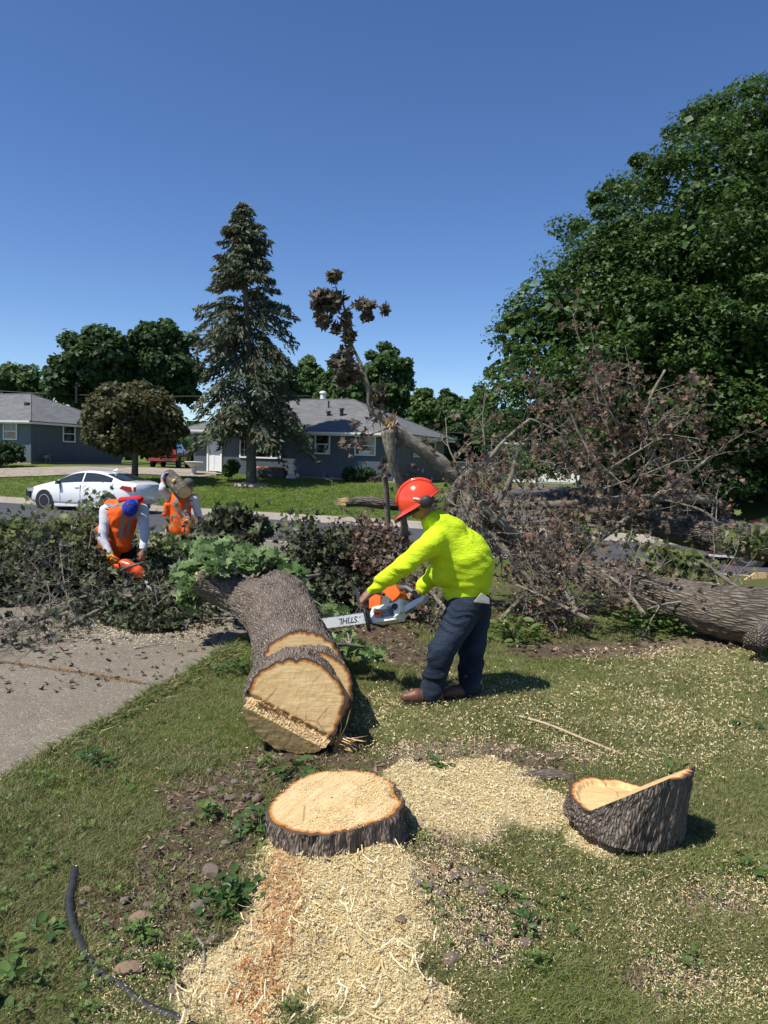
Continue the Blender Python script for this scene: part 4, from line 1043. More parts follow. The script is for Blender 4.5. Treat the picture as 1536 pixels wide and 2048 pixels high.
MB().lathe([(.34, 0), (.36, .04), (.36, .17), (.30, .21), (.02, .22)], 28, (4.05, .18, .98), roty(math.pi/2)).obj('spare_wheel_cover', M_CARR2, ro, local=True)
MB().box((4.07, .0, .50), (.12, 1.66, .2)).obj('rear_bumper', M_CARR2, ro, local=True)
MB().box((4.08, -.55, .80), (.03, .40, .16)).obj('number_plate', M_PLATE, ro, local=True)
for s in (-1, 1): MB().box((4.04, s*.76, 1.0), (.05, .12, .34)).obj('tail_light', M_RED, ro, local=True)
# red hatchback at the right edge
rp = PZ(1497, 1135, -.53); ru, rv = to_uv(rp[0], rp[1]); rx, ry = from_uv(ru-.95, rv+.86)
r3, X, w, _, _ = car('parked_hatchback', 'red hatchback mostly hidden behind the fallen trunks at the right edge', (rx, ry, -.54), RZ, 4.3, 1.76,
    [(0, .62), (.08, .72), (.3, .84), (1.0, .98), (1.2, 1.0), (2.0, 1.42), (2.6, 1.5), (3.6, 1.45), (4.1, 1.1), (4.3, .9)], [(0, .6), (.3, .8), (1.2, .94), (3.8, 1.0), (4.3, .85)], [(0, .76), (.15, .9), (.5, 1), (3.8, 1), (4.3, .85)], [(0, .3), (.25, .2), (4., .2), (4.3, .32)],
    (1.45, 3.7), [(2.4, 2.48)], (1.2, 2.02), (3.6, 4.1), (.93, 3.5), M_CARR, .34, spokes=5)
for s in (-1, 1): MB().box((.22, s*.72, .72), (.4, .2, .13), rotz(-s*.4)).obj('headlight', M_CLEAR, r3, local=True)
MB().box((.6, -.88, .235), (1.0, .03, .05)).obj('sill_trim', M_CLEAR, r3, local=True)

# ------------------------------------------------------------------ trees behind
STAR = (np.array([[0, -.45, 0], [.5, -.1, .08], [.28, .5, -.05], [-.28, .5, -.05], [-.5, -.1, .08], [0, .1, .1]]), np.array([[0, 1, 5], [1, 2, 5], [2, 3, 5], [3, 4, 5], [4, 0, 5]]))
LOBE = (np.array([[0, -.5, 0], [.55, -.15, .1], [.18, .0, 0], [0, .6, -.1], [-.18, 0, 0], [-.55, -.15, .1]]), np.array([[0, 1, 2], [0, 2, 4], [2, 3, 4], [0, 4, 5]]))
def clump_crown(rng, centers, radii, nper, size, flat=.65, shell=.55, up=.6, tmpl=QUAD, seed=0, jit=.15):
    """leaves through many clumps; most lie near each clump's outer, upper side"""
    P = []; Nn = []; 
    for c, r in zip(centers, radii):
        d = rng.normal(size=(nper, 3)); d /= np.linalg.norm(d, axis=1)[:, None]
        q = shell+(1-shell)*rng.random(nper)**.5
        p = c+d*(q*r)[:, None]*np.array([1, 1, flat]); p = p+np.clip(rng.normal(0, jit*r, p.shape), -2.2*jit*r, 2.2*jit*r)
        P.append(p); Nn.append(d*.8+np.array([0, 0, up])+rng.normal(0, .55, p.shape))
    P = np.vstack(P); Nn = np.vstack(Nn)
    return scatter(tmpl[0], tmpl[1], P, rots(Nn, rng), size*.70*rng.uniform(.5, 1.35, len(P)), seed)
def limbs(rng, root, base, top, r0, targets, mat, name='trunk'):
    mb = MB(); Vs = []; 
    P = [base, base+(top-base)*.5+rng.normal(0, .15, 3)*[1, 1, 0], top]
    V, F, bk = tube(catmull(P, 14), [r0*1.25, r0, r0*.75, r0*.35], 10); mb.add(V, F, bk=bk)
    for t in targets:
        s = rng.uniform(.3, .85); a = base+(top-base)*s; m = (a+t)/2+[0, 0, .12*np.linalg.norm(t-a)]
        V, F, bk = tube(catmull([a, m, t], 7), [r0*.4, r0*.08], 6); mb.add(V, F, bk=bk)
    return mb.obj(name, mat, root, True)
M_TRK = barkmat('standing_tree_bark', (.14, .125, .105), (.05, .042, .035), .6, 50.)
KIND = {
 'dark': leafmat('dark_broad_leaves', [(.024, .055, .018), (.038, .080, .024), (.058, .105, .030)], .3, .6),
 'mid': leafmat('mid_green_leaves', [(.042, .085, .025), (.065, .12, .034), (.095, .155, .045)], .3, .55),
 'light': leafmat('light_green_leaves', [(.055, .10, .026), (.085, .145, .036), (.115, .18, .045)], .35, .55),
 'brown': leafmat('bronze_green_leaves', [(.075, .060, .028), (.11, .09, .04), (.085, .105, .036)], .35, .55),
}
def tree_px(name, label, x0, x1, yt, yb, Y, kind, seed, nclump=60, nper=170, size=.42, base_y=None, tmpl=QUAD, egg=.3, cat='tree', trunk=True, group=None, asp=.8):
    rng = np.random.default_rng(seed)
    A, B = PY(x0, (yt+yb)/2, Y), PY(x1, (yt+yb)/2, Y); T, Bt = PY((x0+x1)/2, yt, Y), PY((x0+x1)/2, yb, Y)
    cx = (A[0]+B[0])/2; rx = abs(B[0]-A[0])/2; cz = (T[2]+Bt[2])/2; rz = (T[2]-Bt[2])/2; gz = float(zt(cx, Y))
    root = thing(name, label, cat, (cx, Y, gz), group=group)
    d = rng.normal(size=(nclump, 3)); d /= np.linalg.norm(d, axis=1)[:, None]; nclump = int(nclump*1.5); d = rng.normal(size=(nclump, 3)); d /= np.linalg.norm(d, axis=1)[:, None]; q = rng.uniform(.3, .92, nclump)**.7
    cen = d*q[:, None]*np.array([rx*.9, rx*asp, rz*.92]); cen[:, :2] *= (1-egg*np.clip(cen[:, 2:3]/rz, -.6, 1)); cen += [cx, Y, cz]
    rad = rng.uniform(.12, .27, nclump)*min(rx, rz*1.2)+.12
    cen[:, 2] += rng.normal(0, .10, nclump)*rz; nclump = len(cen)
    V, F, r_ = clump_crown(rng, cen, rad, int(nper*1.15), size, tmpl=tmpl, seed=seed, shell=.35)
    V[:, 2] = np.maximum(V[:, 2], gz+.05)
    o = obj('crown' if trunk else 'foliage', V, F, KIND[kind], root, attrs={'rnd': np.clip(r_*.8+.2*np.repeat(rng.random(len(r_)//len(tmpl[0])), len(tmpl[0])), 0, 1)}); o['kind'] = 'stuff'
    if trunk: limbs(rng, root, np.array([cx, Y, gz-.1]), np.array([cx+rng.normal(0, .3), Y, cz+rz*.3]), max(.12, rx*.055), cen[:8], M_TRK)
    return root
GB = 'broadleaf trees behind the houses'
tree_px('broadleaf_tree', 'tall dark rounded tree behind the left house, left half of the dark mass', 92, 270, 640, 830, 62, 'dark', 1, 85, 210, .42, group=GB)
tree_px('broadleaf_tree', 'broad dark tree right beside it, between the left house and the spruce', 225, 405, 628, 840, 66, 'dark', 2, 85, 210, .42, group=GB)
tree_px('broadleaf_tree', 'mid green tree above the roof at the far left edge', -60, 118, 728, 840, 72, 'mid', 3, 55, 170, .42, group=GB)
tree_px('broadleaf_tree', 'dark tree showing between the spruce and the ranch house roof', 505, 605, 706, 850, 62, 'dark', 4, 60, 170, .42, group=GB)
tree_px('broadleaf_tree', 'mid green tree just right of the spruce, above the ranch house ridge', 578, 668, 700, 850, 74, 'mid', 5, 50, 150, .45, group=GB)
tree_px('broadleaf_tree', 'mid green tree behind the white chimney pipe', 635, 735, 712, 850, 70, 'mid', 6, 50, 170, .42, group=GB)
tree_px('broadleaf_tree', 'tall feathery tree standing highest behind the ranch house', 722, 832, 678, 860, 72, 'mid', 7, 75, 190, .40, group=GB, egg=-.15)
tree_px('broadleaf_tree', 'bright green small tree behind the right end of the ranch house roof', 815, 882, 776, 870, 60, 'light', 8, 45, 150, .32, group=GB)
tree_px('broadleaf_tree', 'low green tree beyond the fence, left of the big maple', 868, 985, 792, 900, 80, 'mid', 9, 60, 150, .5, group=GB)
tree_px('broadleaf_tree', 'dark tree behind the garage house under the big maple', 985, 1130, 800, 940, 76, 'dark', 10, 60, 170, .5, group=GB)
tree_px('broadleaf_tree', 'green tree rising behind the right end of the ranch house, below the sky gap', 845, 935, 790, 900, 66, 'mid', 11, 55, 160, .42, group=GB)
tree_px('broadleaf_tree', 'green tree touching the left edge of the big maple', 915, 1005, 782, 900, 70, 'mid', 12, 60, 160, .42, group=GB)
tree_px('broadleaf_tree', 'dark green tree behind the dry leafy shoot', 660, 740, 722, 850, 64, 'mid', 13, 50, 160, .40, group=GB)
for i, (a, b, c, d, Y, kd, lb_) in enumerate(((868, 950, 838, 950, 62, 'dark', 'dark shrub left of the chain link fence'), (930, 1020, 850, 950, 64, 'dark', 'dark leafy shrub behind the green slats of the fence'), (985, 1065, 815, 940, 63, 'mid', 'tall mid green shrub behind the tan shed'), (1220, 1420, 850, 990, 60, 'dark', 'added shrub mass filling the dark shade under the maple, right of the garage door'), (1330, 1640, 850, 1000, 37, 'dark', 'added shrub mass for dark shade, hiding the shaded house at the right edge'))):  # last two shrubs are added to fill the dark shade under the maple
    tree_px('shrub', lb_, a, b, c, d, Y, kd, 20+i, 45, 170, .36, cat='shrub', trunk=False, group='shrubs behind the fence')
tree_px('shrub', 'dark foundation shrub at the left edge against the pale lit siding', -30, 48, 878, 932, 43, 'dark', 31, 26, 120, .16, cat='shrub', trunk=False)
tree_px('shrub', 'bright green rounded bush between the steps and the spruce trunk', 441, 483, 921, 953, 37.5, 'light', 32, 18, 110, .12, cat='shrub', trunk=False)
tree_px('shrub', 'low dark shrub under the double window of the ranch house', 675, 770, 935, 962, 38.5, 'dark', 33, 22, 90, .12, cat='shrub', trunk=False)
tree_px('ornamental_tree', 'small bronze green tree on the lawn in front of the left house', 162, 378, 768, 912, 36, 'brown', 40, 110, 190, .19, tmpl=QUAD, egg=.15, asp=.9)
# hedge row far behind closes the view to the horizon
rng = np.random.default_rng(77); n = 420
px_ = np.linspace(-500, 2100, n); Yh = 105+rng.uniform(-8, 8, n); cen = np.array([PY(a, 880-rng.uniform(-25, 25), Y) for a, Y in zip(px_, Yh)])
cen[:, 2] = rng.uniform(.5, 5.5, n)
V, F, r_ = clump_crown(rng, cen, rng.uniform(1.6, 3., n), 60, 1.1, seed=3); V[:, 2] = np.maximum(V[:, 2], -.2)
tag(obj('distant_treeline', V, F, KIND['dark'], attrs={'rnd': r_}), 'far line of dark trees along the horizon behind the gardens', 'treeline', kind='stuff')
# big maple at the right
def big_maple():
    rng = np.random.default_rng(50); M = leafmat('maple_leaves', [(.024, .055, .011), (.036, .080, .015), (.054, .108, .020), (.082, .142, .030)], .25, .5)
    for (nm, lab, cx, Y, tab, n, cut) in (
        ('maple_tree', 'huge dark green maple filling the right side of the view', 16.2, 31.5, [(.9, 7.6), (3, 9.6), (5, 9.7), (8, 9.4), (10.4, 9.6), (11.8, 8.8), (13.7, 6.6), (14.8, 5.3), (15.8, 4.7), (16.5, 3.7), (16.8, 2.2)], 560, 0),
        ('maple_tree', 'lower maple with bright edge leaves, left of the huge maple', 9.6, 30.0, [(1.2, 4.2), (3.6, 6.0), (5, 5.7), (7.2, 5.2), (8.6, 4.2), (10, 2.2), (11.2, .8)], 210, 0)):
        gz = float(zt(cx, Y)); root = thing(nm, lab, 'tree', (cx, Y, gz))
        zs, rs = zip(*tab); cen = []; rad = []
        while len(cen) < n:
            z = rng.uniform(zs[0], zs[-1]); R = np.interp(z, zs, rs); a = rng.uniform(0, 2*math.pi)
            if rng.random() > (R/max(rs))**.35: continue
            if math.sin(a) > .45 and rng.random() < .8: continue            # fewer clumps on the far side
            k = rng.uniform(.86, 1.06) if rng.random() < .75 else rng.uniform(.35, .8)
            r_ = rng.uniform(.9, 1.9)*(.55+.45*R/max(rs)) if rng.random() < .6 else rng.uniform(.35, .7); cen.append([cx+math.cos(a)*max(R*k-r_*.45, .1), Y+math.sin(a)*max(R*k-r_*.45, .1)*.9, z]); rad.append(r_)
        core, crad = [], []
        for _ in range(n//3):                                          # leaves inside the crown
            z = rng.uniform(zs[0]+1, zs[-1]-2.5); R = np.interp(z, zs, rs); a = rng.uniform(0, 6.28); k = rng.uniform(.1, .75); core.append([cx+math.cos(a)*R*k, Y+math.sin(a)*R*k, z]); crad.append(min(2.0, R*.45))
        cen = np.array(cen); rad = np.array(rad)
        V, F, r_ = clump_crown(rng, cen, rad, 290, .235, flat=.48, shell=.60, up=1.0, jit=.06, tmpl=LOBE, seed=5)
        V2, F2, q2 = clump_crown(rng, np.array(core), np.array(crad), 190, .30, flat=.6, shell=.3, up=.8, tmpl=QUAD, seed=6, jit=.03)
        F2 = F2+len(V); V = np.vstack([V, V2]); F = np.vstack([F, F2]); r_ = np.r_[r_, q2]
        o = obj('crown', V, F, M, root, attrs={'rnd': r_}); o['kind'] = 'stuff'
        # leading shoots along the outline
        limbs(rng, root, np.array([cx, Y, gz-.1]), np.array([cx, Y, zs[-1]*.8]), .38 if n > 200 else .2, cen[rng.integers(0, len(cen), 26)], M_TRK)
big_maple()
# spruce
def spruce():
    rng = np.random.default_rng(61); B = PY(503, 970, 36.3); T = PY(486, 408, 36.3); B[2] = float(zt(B[0], B[1]))-.05
    root = thing('spruce_tree', 'tall ragged blue grey spruce on the lawn in front of the ranch house', 'tree', B)
    V, F, bk = tube(catmull([B, B+(T-B)*.02+[0, 0, .1], B+(T-B)*.3+[.05, 0, 0], B+(T-B)*.7, T], 40), [.34, .25, .20, .12, .02], 12); obj('trunk', V, F, M_TRK, root, True, {'bk': bk})
    H = T[2]-B[2]; prof = [(.14, 2.9), (.2, 3.0), (.28, 2.9), (.36, 2.6), (.45, 2.3), (.55, 2.3), (.62, 2.35), (.70, 1.9), (.8, 1.55), (.9, 1.15), (.96, .65), (1, .15)]
    ts, ws_ = zip(*prof); br = MB(); P = []; D = []; 
    for i in range(235):
        t = .19+.81*rng.random()**1.0; L = np.interp(t, ts, ws_)*rng.uniform(.62, 1.12); az = rng.uniform(0, 2*math.pi)
        if .33 < t < .52 and rng.random() < .25: continue
        o = B+(T-B)*t; d = np.array([math.cos(az), math.sin(az), 0]); droop = (.36 if t < .35 else .28 if t < .6 else .02)-.35*max(0, t-.6)
        tip = o+d*L+[0, 0, -droop*L*rng.uniform(.6, 1.3)]; mid = o+d*L*.5+[0, 0, .10*L*(1 if t > .3 else .4)]
        c = catmull([o, mid, tip], 10); Vv, Ff, b_ = tube(c, [.035, .008], 4, False); br.add(Vv, Ff, bk=b_)
        m = int(30+46*L); s = rng.uniform(.18 if t < .6 else .05, 1, m)**.8; pts = np.stack([np.interp(s, np.linspace(0, 1, 10), c[:, q]) for q in range(3)], 1)
        side = np.cross(d, [0, 0, 1]); off = rng.normal(0, 1, m)*(.10+.26*L*.4*(1-.5*s))
        pts = pts+side*off[:, None]+np.stack([0*s, 0*s, -np.abs(rng.normal(0, .16 if t < .6 else .09, m))-.06*np.abs(off)], 1)
        P.append(pts); D.append(np.tile(d*.6, (m, 1))+side*np.sign(off)[:, None]*.5+np.c_[0*s, 0*s, -rng.uniform(.1, 1.0, m)]+rng.normal(0, .3, (m, 3)))
    br.obj('branches', M_TRK, root, True)['kind'] = 'stuff'
    P = np.vstack(P); D = np.vstack(D); x = D/np.linalg.norm(D, axis=1)[:, None]; z = rng.normal(size=x.shape); z -= x*np.sum(x*z, 1)[:, None]; z /= np.linalg.norm(z, axis=1)[:, None]
    R = np.stack([x, np.cross(z, x), z], 2); sc = np.stack([rng.uniform(.18, .42, len(P)), rng.uniform(.05, .12, len(P)), np.full(len(P), .1)], 1)
    NEED = (np.array([[-.5, 0, 0], [-.1, -.5, .2], [.5, 0, 0], [0, .5, -.2]]), np.array([[0, 1, 2], [0, 2, 3]]))
    V, F, r_ = scatter(*NEED, P, R, sc, 8)
    o = obj('needles', V, F, leafmat('spruce_needles', [(.050, .082, .045), (.075, .112, .062), (.11, .14, .075), (.11, .09, .05)], .12, .6), root, attrs={'rnd': r_}); o['kind'] = 'stuff'
    MB().lathe([(1.0, -.1), (.9, .07), (.3, .10)], 20, (B[0], B[1], B[2]+.03)).obj('mulch_ring', M_FOUND, root)
spruce()
# overhead wires
M_WIRE = simple('wire_black', (.05, .05, .05), .6)
for i, (a, b, Y, lab) in enumerate((((-300, 762), (620, 792), 60, 'upper thin overhead wire crossing in front of the dark trees at the left'), ((560, 842), (1400, 868), 58, 'thin overhead wire crossing behind the ranch house at the right'))):
    A, B = PY(*a, Y), PY(*b, Y); m = (A+B)/2-[0, 0, .5]
    V, F, bk = tube(catmull([A, m, B], 24), .022, 4); tag(obj('overhead_wire', V, F, M_WIRE), lab, 'wire')
# ------------------------------------------------------------------ leaves and twigs
def maple_leaf():
    o = [(0, -.5), (.10, -.32), (.42, -.34), (.34, -.16), (.56, .08), (.30, .08), (.24, .22), (.13, .16), (0, .56)]
    o = o+[(-x, y) for x, y in o[-2:0:-1]]
    V = [(0, -.08, 0)]+[(x, y, .16*abs(x)-.35*max(0, y)**2) for x, y in o]
    n = len(o); return np.array(V), np.array([(0, 1+i, 1+(i+1) % n) for i in range(n)])
MAPLE = maple_leaf()
def curled_leaf():
    V, F = maple_leaf(); V = V.copy(); x, y = V[:, 0].copy(), V[:, 1].copy()
    V[:, 0] = .62*np.sin(x*2.1)/1.3; V[:, 2] = .42*(1-np.cos(x*2.3))-.5*np.maximum(0, y)**2-.25*np.minimum(0, y)**2; V[:, 1] = y*.85
    return V, F
CURL = curled_leaf()
M_LGREEN = leafmat('fresh_maple_leaves', [(.06, .12, .03), (.10, .18, .045), (.15, .23, .07), (.20, .27, .11)], .35, .5, back=(.24, .30, .18))
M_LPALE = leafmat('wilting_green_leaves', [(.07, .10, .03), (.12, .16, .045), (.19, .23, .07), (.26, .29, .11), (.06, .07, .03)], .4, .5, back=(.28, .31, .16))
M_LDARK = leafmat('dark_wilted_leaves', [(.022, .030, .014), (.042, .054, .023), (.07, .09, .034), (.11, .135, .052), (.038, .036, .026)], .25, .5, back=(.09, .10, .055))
M_LDEAD = leafmat('dead_brown_leaves', [(.055, .038, .027), (.10, .066, .046), (.085, .068, .048), (.16, .078, .046), (.22, .155, .105)], .25, .6, back=(.18, .125, .09))
M_LTIP = leafmat('dry_grey_brown_leaves', [(.060, .045, .036), (.095, .070, .052), (.13, .10, .07), (.08, .075, .045)], .22, .6, back=(.15, .12, .09))
def grow(rng, p, d, L, r, level, out, tips, droop=.0, kids=5, wig=.35):
    n = 6 if level else 8; pts = [np.array(p, float)]; d = nrm(d)
    for i in range(n-1):
        d = nrm(d+rng.normal(0, wig/2, 3)+[0, 0, -droop/n]); pts.append(pts[-1]+d*L/(n-1))
    out.append((np.array(pts), r, level))
    if level == 0: tips.append((pts[-1], d)); tips.append((pts[-3], d)); return
    for k in range(kids):
        s = rng.uniform(.25, 1); i = min(n-2, int(s*(n-1))); q = pts[i]+(pts[i+1]-pts[i])*rng.random()
        a = nrm(d*rng.uniform(.3, 1)+rng.normal(0, .75, 3)); grow(rng, q, a, L*rng.uniform(.35, .7)*(1.1-.4*s), r*rng.uniform(.4, .6), level-1, out, tips, droop, kids, wig)
def twig_mesh(lines, sides=(4, 5, 6, 7)):
    mb = MB()
    for pts, r, lv in lines:
        m = 5 if lv == 0 else 8; V, F, bk = tube(catmull(pts, m), [r, r*.35], sides[min(lv, 3)], False); mb.add(V, F, bk=bk)
    return mb
def leaves_at(rng, tips, n, spread, size, tmpl, hang=.5, seed=0):
    i = rng.integers(0, len(tips), n); P = np.array([tips[k][0] for k in i])+rng.normal(0, spread, (n, 3))
    return leaves_P(rng, P, size, tmpl, hang, seed)
def leaves_P(rng, P, size, tmpl, hang=.5, seed=0):
    N = rng.normal(0, 1, P.shape)+np.array([-.2, -.3, 1.0]); 
    return scatter(tmpl[0], tmpl[1], P, rots(N, rng), size*rng.uniform(.55, 1.25, len(P)), seed)
def brush(name, label, stem, r, kids, levels, leaf_n, leafmat_, size=.11, spread=.12, seed=0, tmpl=None, cat='branch', group=None, droop=.1, L=1.2, bark=None, twigkids=5, vol=None, floor=None):
    """one cut branch: stem, twigs and leaves. stem = [(px,py,Y)...]"""
    rng = np.random.default_rng(seed); S = np.array([PY(*q) for q in stem]); base = S[0].copy(); base[2] = float(zt(base[0], base[1]))
    root = thing(name, label, cat, base, group=group)
    C = catmull(S, 20); V, F, bk = tube(C, [r, r*.8, r*.35], 9); obj('stem', V, F, bark or M_LIMB, root, True, {'bk': bk})
    out, tips = [], []
    for k in range(kids):
        s = rng.uniform(.1, 1); i = min(18, int(s*19)); d = nrm(C[i+1]-C[i])
        grow(rng, C[i], d*.6+rng.normal(0, .8, 3)+[0, 0, .15], L*rng.uniform(.5, 1.1), r*.26*(1.2-.7*s), levels, out, tips, droop, twigkids)
    mb = twig_mesh(out)
    if floor is not None or True:
        for a in mb.V:
            g = zt(a[:, 0], a[:, 1])+.01; a[:, 2] = np.maximum(a[:, 2], g)
    o = mb.obj('twigs', M_TWIG, root, True); o['kind'] = 'stuff'
    if leaf_n:
        P = np.array([tips[k][0] for k in rng.integers(0, len(tips), leaf_n)])+rng.normal(0, spread, (leaf_n, 3))
        if vol is not None:
            extra = []
            for (a, b, Y, rx, ry, rz, m) in vol:
                c = PY(a, b, Y); g_ = max(4, m//7); d = rng.normal(size=(g_, 3)); d /= np.linalg.norm(d, axis=1)[:, None]; cc_ = c+d*(rng.random(g_)**.45)[:, None]*[rx, ry, rz]; extra.append(cc_[rng.integers(0, g_, int(m*1.15))]+rng.normal(0, .05, (int(m*1.15), 3)))
            P = np.vstack([P]+extra)
        P[:, 2] = np.maximum(P[:, 2], zt(P[:, 0], P[:, 1])+.02+rng.random(len(P))*.06)
        V, F, r_ = leaves_P(rng, P, size, tmpl or MAPLE, seed=seed)
        V[:, 2] = np.maximum(V[:, 2], zt(V[:, 0], V[:, 1])+.004)
        o = obj('leaves', V, F, leafmat_, root, attrs={'rnd': r_}); o['kind'] = 'stuff'
    return root

# --- brush piled on the left, on the driveway end
LB = [
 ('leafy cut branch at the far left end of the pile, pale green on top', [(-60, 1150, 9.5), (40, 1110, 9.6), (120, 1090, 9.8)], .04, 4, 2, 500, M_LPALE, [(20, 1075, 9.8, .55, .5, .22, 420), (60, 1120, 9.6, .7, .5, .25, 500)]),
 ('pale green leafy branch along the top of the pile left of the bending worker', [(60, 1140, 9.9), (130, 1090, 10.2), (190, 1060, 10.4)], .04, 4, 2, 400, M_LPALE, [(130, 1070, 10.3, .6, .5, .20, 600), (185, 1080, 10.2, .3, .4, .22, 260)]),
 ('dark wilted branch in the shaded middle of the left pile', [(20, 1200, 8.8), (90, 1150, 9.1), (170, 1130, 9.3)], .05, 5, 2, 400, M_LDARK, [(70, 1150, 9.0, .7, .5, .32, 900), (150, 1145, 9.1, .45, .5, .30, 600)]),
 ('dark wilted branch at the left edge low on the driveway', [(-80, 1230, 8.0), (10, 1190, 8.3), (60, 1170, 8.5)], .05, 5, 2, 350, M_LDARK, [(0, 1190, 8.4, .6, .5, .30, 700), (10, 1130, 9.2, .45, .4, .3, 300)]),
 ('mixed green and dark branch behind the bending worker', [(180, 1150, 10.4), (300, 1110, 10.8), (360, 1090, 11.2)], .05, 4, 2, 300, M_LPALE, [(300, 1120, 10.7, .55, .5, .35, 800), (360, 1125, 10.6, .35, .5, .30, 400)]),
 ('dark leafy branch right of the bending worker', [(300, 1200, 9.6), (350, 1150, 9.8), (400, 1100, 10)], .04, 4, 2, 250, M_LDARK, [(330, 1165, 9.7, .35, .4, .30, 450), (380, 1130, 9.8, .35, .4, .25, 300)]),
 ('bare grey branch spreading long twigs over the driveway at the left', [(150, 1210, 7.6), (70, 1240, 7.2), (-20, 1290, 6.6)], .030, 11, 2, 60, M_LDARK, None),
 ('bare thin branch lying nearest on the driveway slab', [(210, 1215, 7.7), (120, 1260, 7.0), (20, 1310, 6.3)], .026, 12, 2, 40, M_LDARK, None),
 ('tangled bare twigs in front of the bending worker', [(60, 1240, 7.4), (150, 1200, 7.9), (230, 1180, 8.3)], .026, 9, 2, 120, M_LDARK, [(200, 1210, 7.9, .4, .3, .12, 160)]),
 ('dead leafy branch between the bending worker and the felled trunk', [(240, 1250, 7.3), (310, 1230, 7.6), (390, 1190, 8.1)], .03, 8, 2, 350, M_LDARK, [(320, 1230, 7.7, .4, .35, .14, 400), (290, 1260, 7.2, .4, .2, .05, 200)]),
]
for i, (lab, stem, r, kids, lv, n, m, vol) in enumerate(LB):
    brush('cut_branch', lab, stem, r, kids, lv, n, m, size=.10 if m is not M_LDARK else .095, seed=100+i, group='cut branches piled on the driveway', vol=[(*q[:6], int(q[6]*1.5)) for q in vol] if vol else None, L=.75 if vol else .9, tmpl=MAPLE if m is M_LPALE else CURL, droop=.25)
# purple brown leaf fans standing above the trunk's limb
brush('cut_branch', 'dark purple brown leafy branch standing up behind the trunk fork', [(470, 1150, 8.8), (470, 1090, 9.0), (480, 1040, 9.1)], .03, 5, 2, 120, M_LDARK, size=.15, seed=130, tmpl=CURL, L=.35, vol=[(480, 1045, 9.1, .30, .3, .16, 240), (430, 1080, 9.0, .35, .3, .14, 260), (510, 1065, 9.0, .2, .3, .14, 120)], group='cut branches piled on the driveway')
brush('cut_branch', 'low dark branch behind the trunk fork at its right', [(700, 1170, 8.3), (640, 1110, 8.6), (590, 1080, 8.8)], .04, 6, 2, 300, M_LDARK, size=.10, seed=131, tmpl=CURL, L=.5, vol=[(640, 1110, 8.6, .45, .5, .32, 700), (600, 1150, 8.3, .3, .4, .25, 300), (700, 1120, 8.7, .5, .5, .35, 700), (680, 1190, 7.9, .45, .4, .22, 450)], group='brush behind the man in yellow')
brush('cut_branch', 'dead brown branch directly behind the chainsaw of the man in yellow', [(840, 1200, 7.9), (780, 1130, 8.4), (720, 1060, 8.8)], .04, 8, 2, 300, M_LDEAD, size=.085, seed=132, tmpl=CURL, L=.6, vol=[(760, 1120, 8.5, .5, .5, .4, 420), (790, 1190, 8.0, .4, .4, .25, 300), (740, 1070, 8.9, .4, .4, .2, 200)], group='brush behind the man in yellow')
brush('cut_branch', 'small pale green sprig at the kerb end of the brush', [(590, 1100, 9.5), (580, 1080, 9.6), (585, 1065, 9.6)], .012, 3, 1, 90, M_LPALE, size=.09, seed=133, L=.3, spread=.08)
# green leaves on the limb of the felled trunk: every leaf a part
def leafy(name, label, stem, blobs, n, size, mat, seed, tmpl=MAPLE, extra=0, r=.02, group=None, nv=5, hang=False):
    rng = np.random.default_rng(seed); S = np.array([PY(*q) for q in stem]); base = S[0]
    root = thing(name, label, 'branch', base, group=group)
    V, F, bk = tube(catmull(S, 16), [r, r*.4], 7); obj('stem', V, F, M_LIMB, root, True, {'bk': bk})
    meshes = []
    for k in range(nv):
        V, F = tmpl; V = V+rng.normal(0, .03, V.shape); me = build_mesh('leaf', V, F, False, {'rnd': np.full(len(V), (k+.5)/nv)}); me.materials.append(mat); meshes.append(me)
    out = []; tot = sum(b[-1] for b in blobs); P = []
    for (a, b, Y, rx, ry, rz, w) in blobs:
        c = PY(a, b, Y); m = int((n+extra)*w/tot); d = rng.normal(size=(m, 3)); d /= np.linalg.norm(d, axis=1)[:, None]
        q = c+d*(rng.random(m)**.4)[:, None]*[rx, ry, rz]; P.append(q)
        o = min(S, key=lambda s: np.linalg.norm(s-c)); out.append((np.array([o, (o+c)/2+[0, 0, .05], c]), r*.5, 1))
        for k in range(0, m, 4): out.append((np.array([c+(q[k]-c)*.1, (c+q[k])/2+rng.normal(0, .02, 3), q[k]]), r*.22, 0))
    P = np.vstack(P); rng.shuffle(P)
    P[:, 2] = np.maximum(P[:, 2], zt(P[:, 0], P[:, 1])+.03)
    twig_mesh(out).obj('twigs', M_TWIG, root, True)['kind'] = 'stuff'
    N = rng.normal(0, .7, P.shape)+(np.array([-.3, -.7, .5]) if hang else np.array([-.1, -.5, .9])); R = rots(N, rng)
    for k in range(min(n, len(P))): inst('leaf', meshes[k % nv], P[k]-base, R[k], root, size*rng.uniform(.6, 1.25))
    if len(P) > n:
        V, F, r_ = scatter(tmpl[0], tmpl[1], P[n:], R[n:], size*rng.uniform(.6, 1.2, len(P)-n), seed); o = obj('leaves', V, F, mat, root, attrs={'rnd': r_}); o['kind'] = 'stuff'
    return root
leafy('leafy_branch', 'fresh green leafy branch lying over the left limb of the felled trunk', [(500, 1150, 7.3), (440, 1130, 7.2), (390, 1160, 7.0)],
      [(450, 1108, 7.2, .36, .25, .13, 6), (415, 1140, 6.75, .20, .16, .15, 5), (380, 1190, 6.6, .11, .12, .18, 5), (515, 1118, 7.1, .22, .2, .10, 4), (548, 1122, 7.3, .14, .1, .06, 2), (425, 1095, 7.4, .3, .2, .1, 3), (372, 1150, 6.8, .12, .12, .12, 3), (398, 1170, 6.55, .10, .08, .10, 4), (440, 1135, 6.5, .14, .10, .06, 4), (478, 1128, 6.7, .14, .10, .05, 3)], 290, .125, M_LGREEN, 5, extra=520)
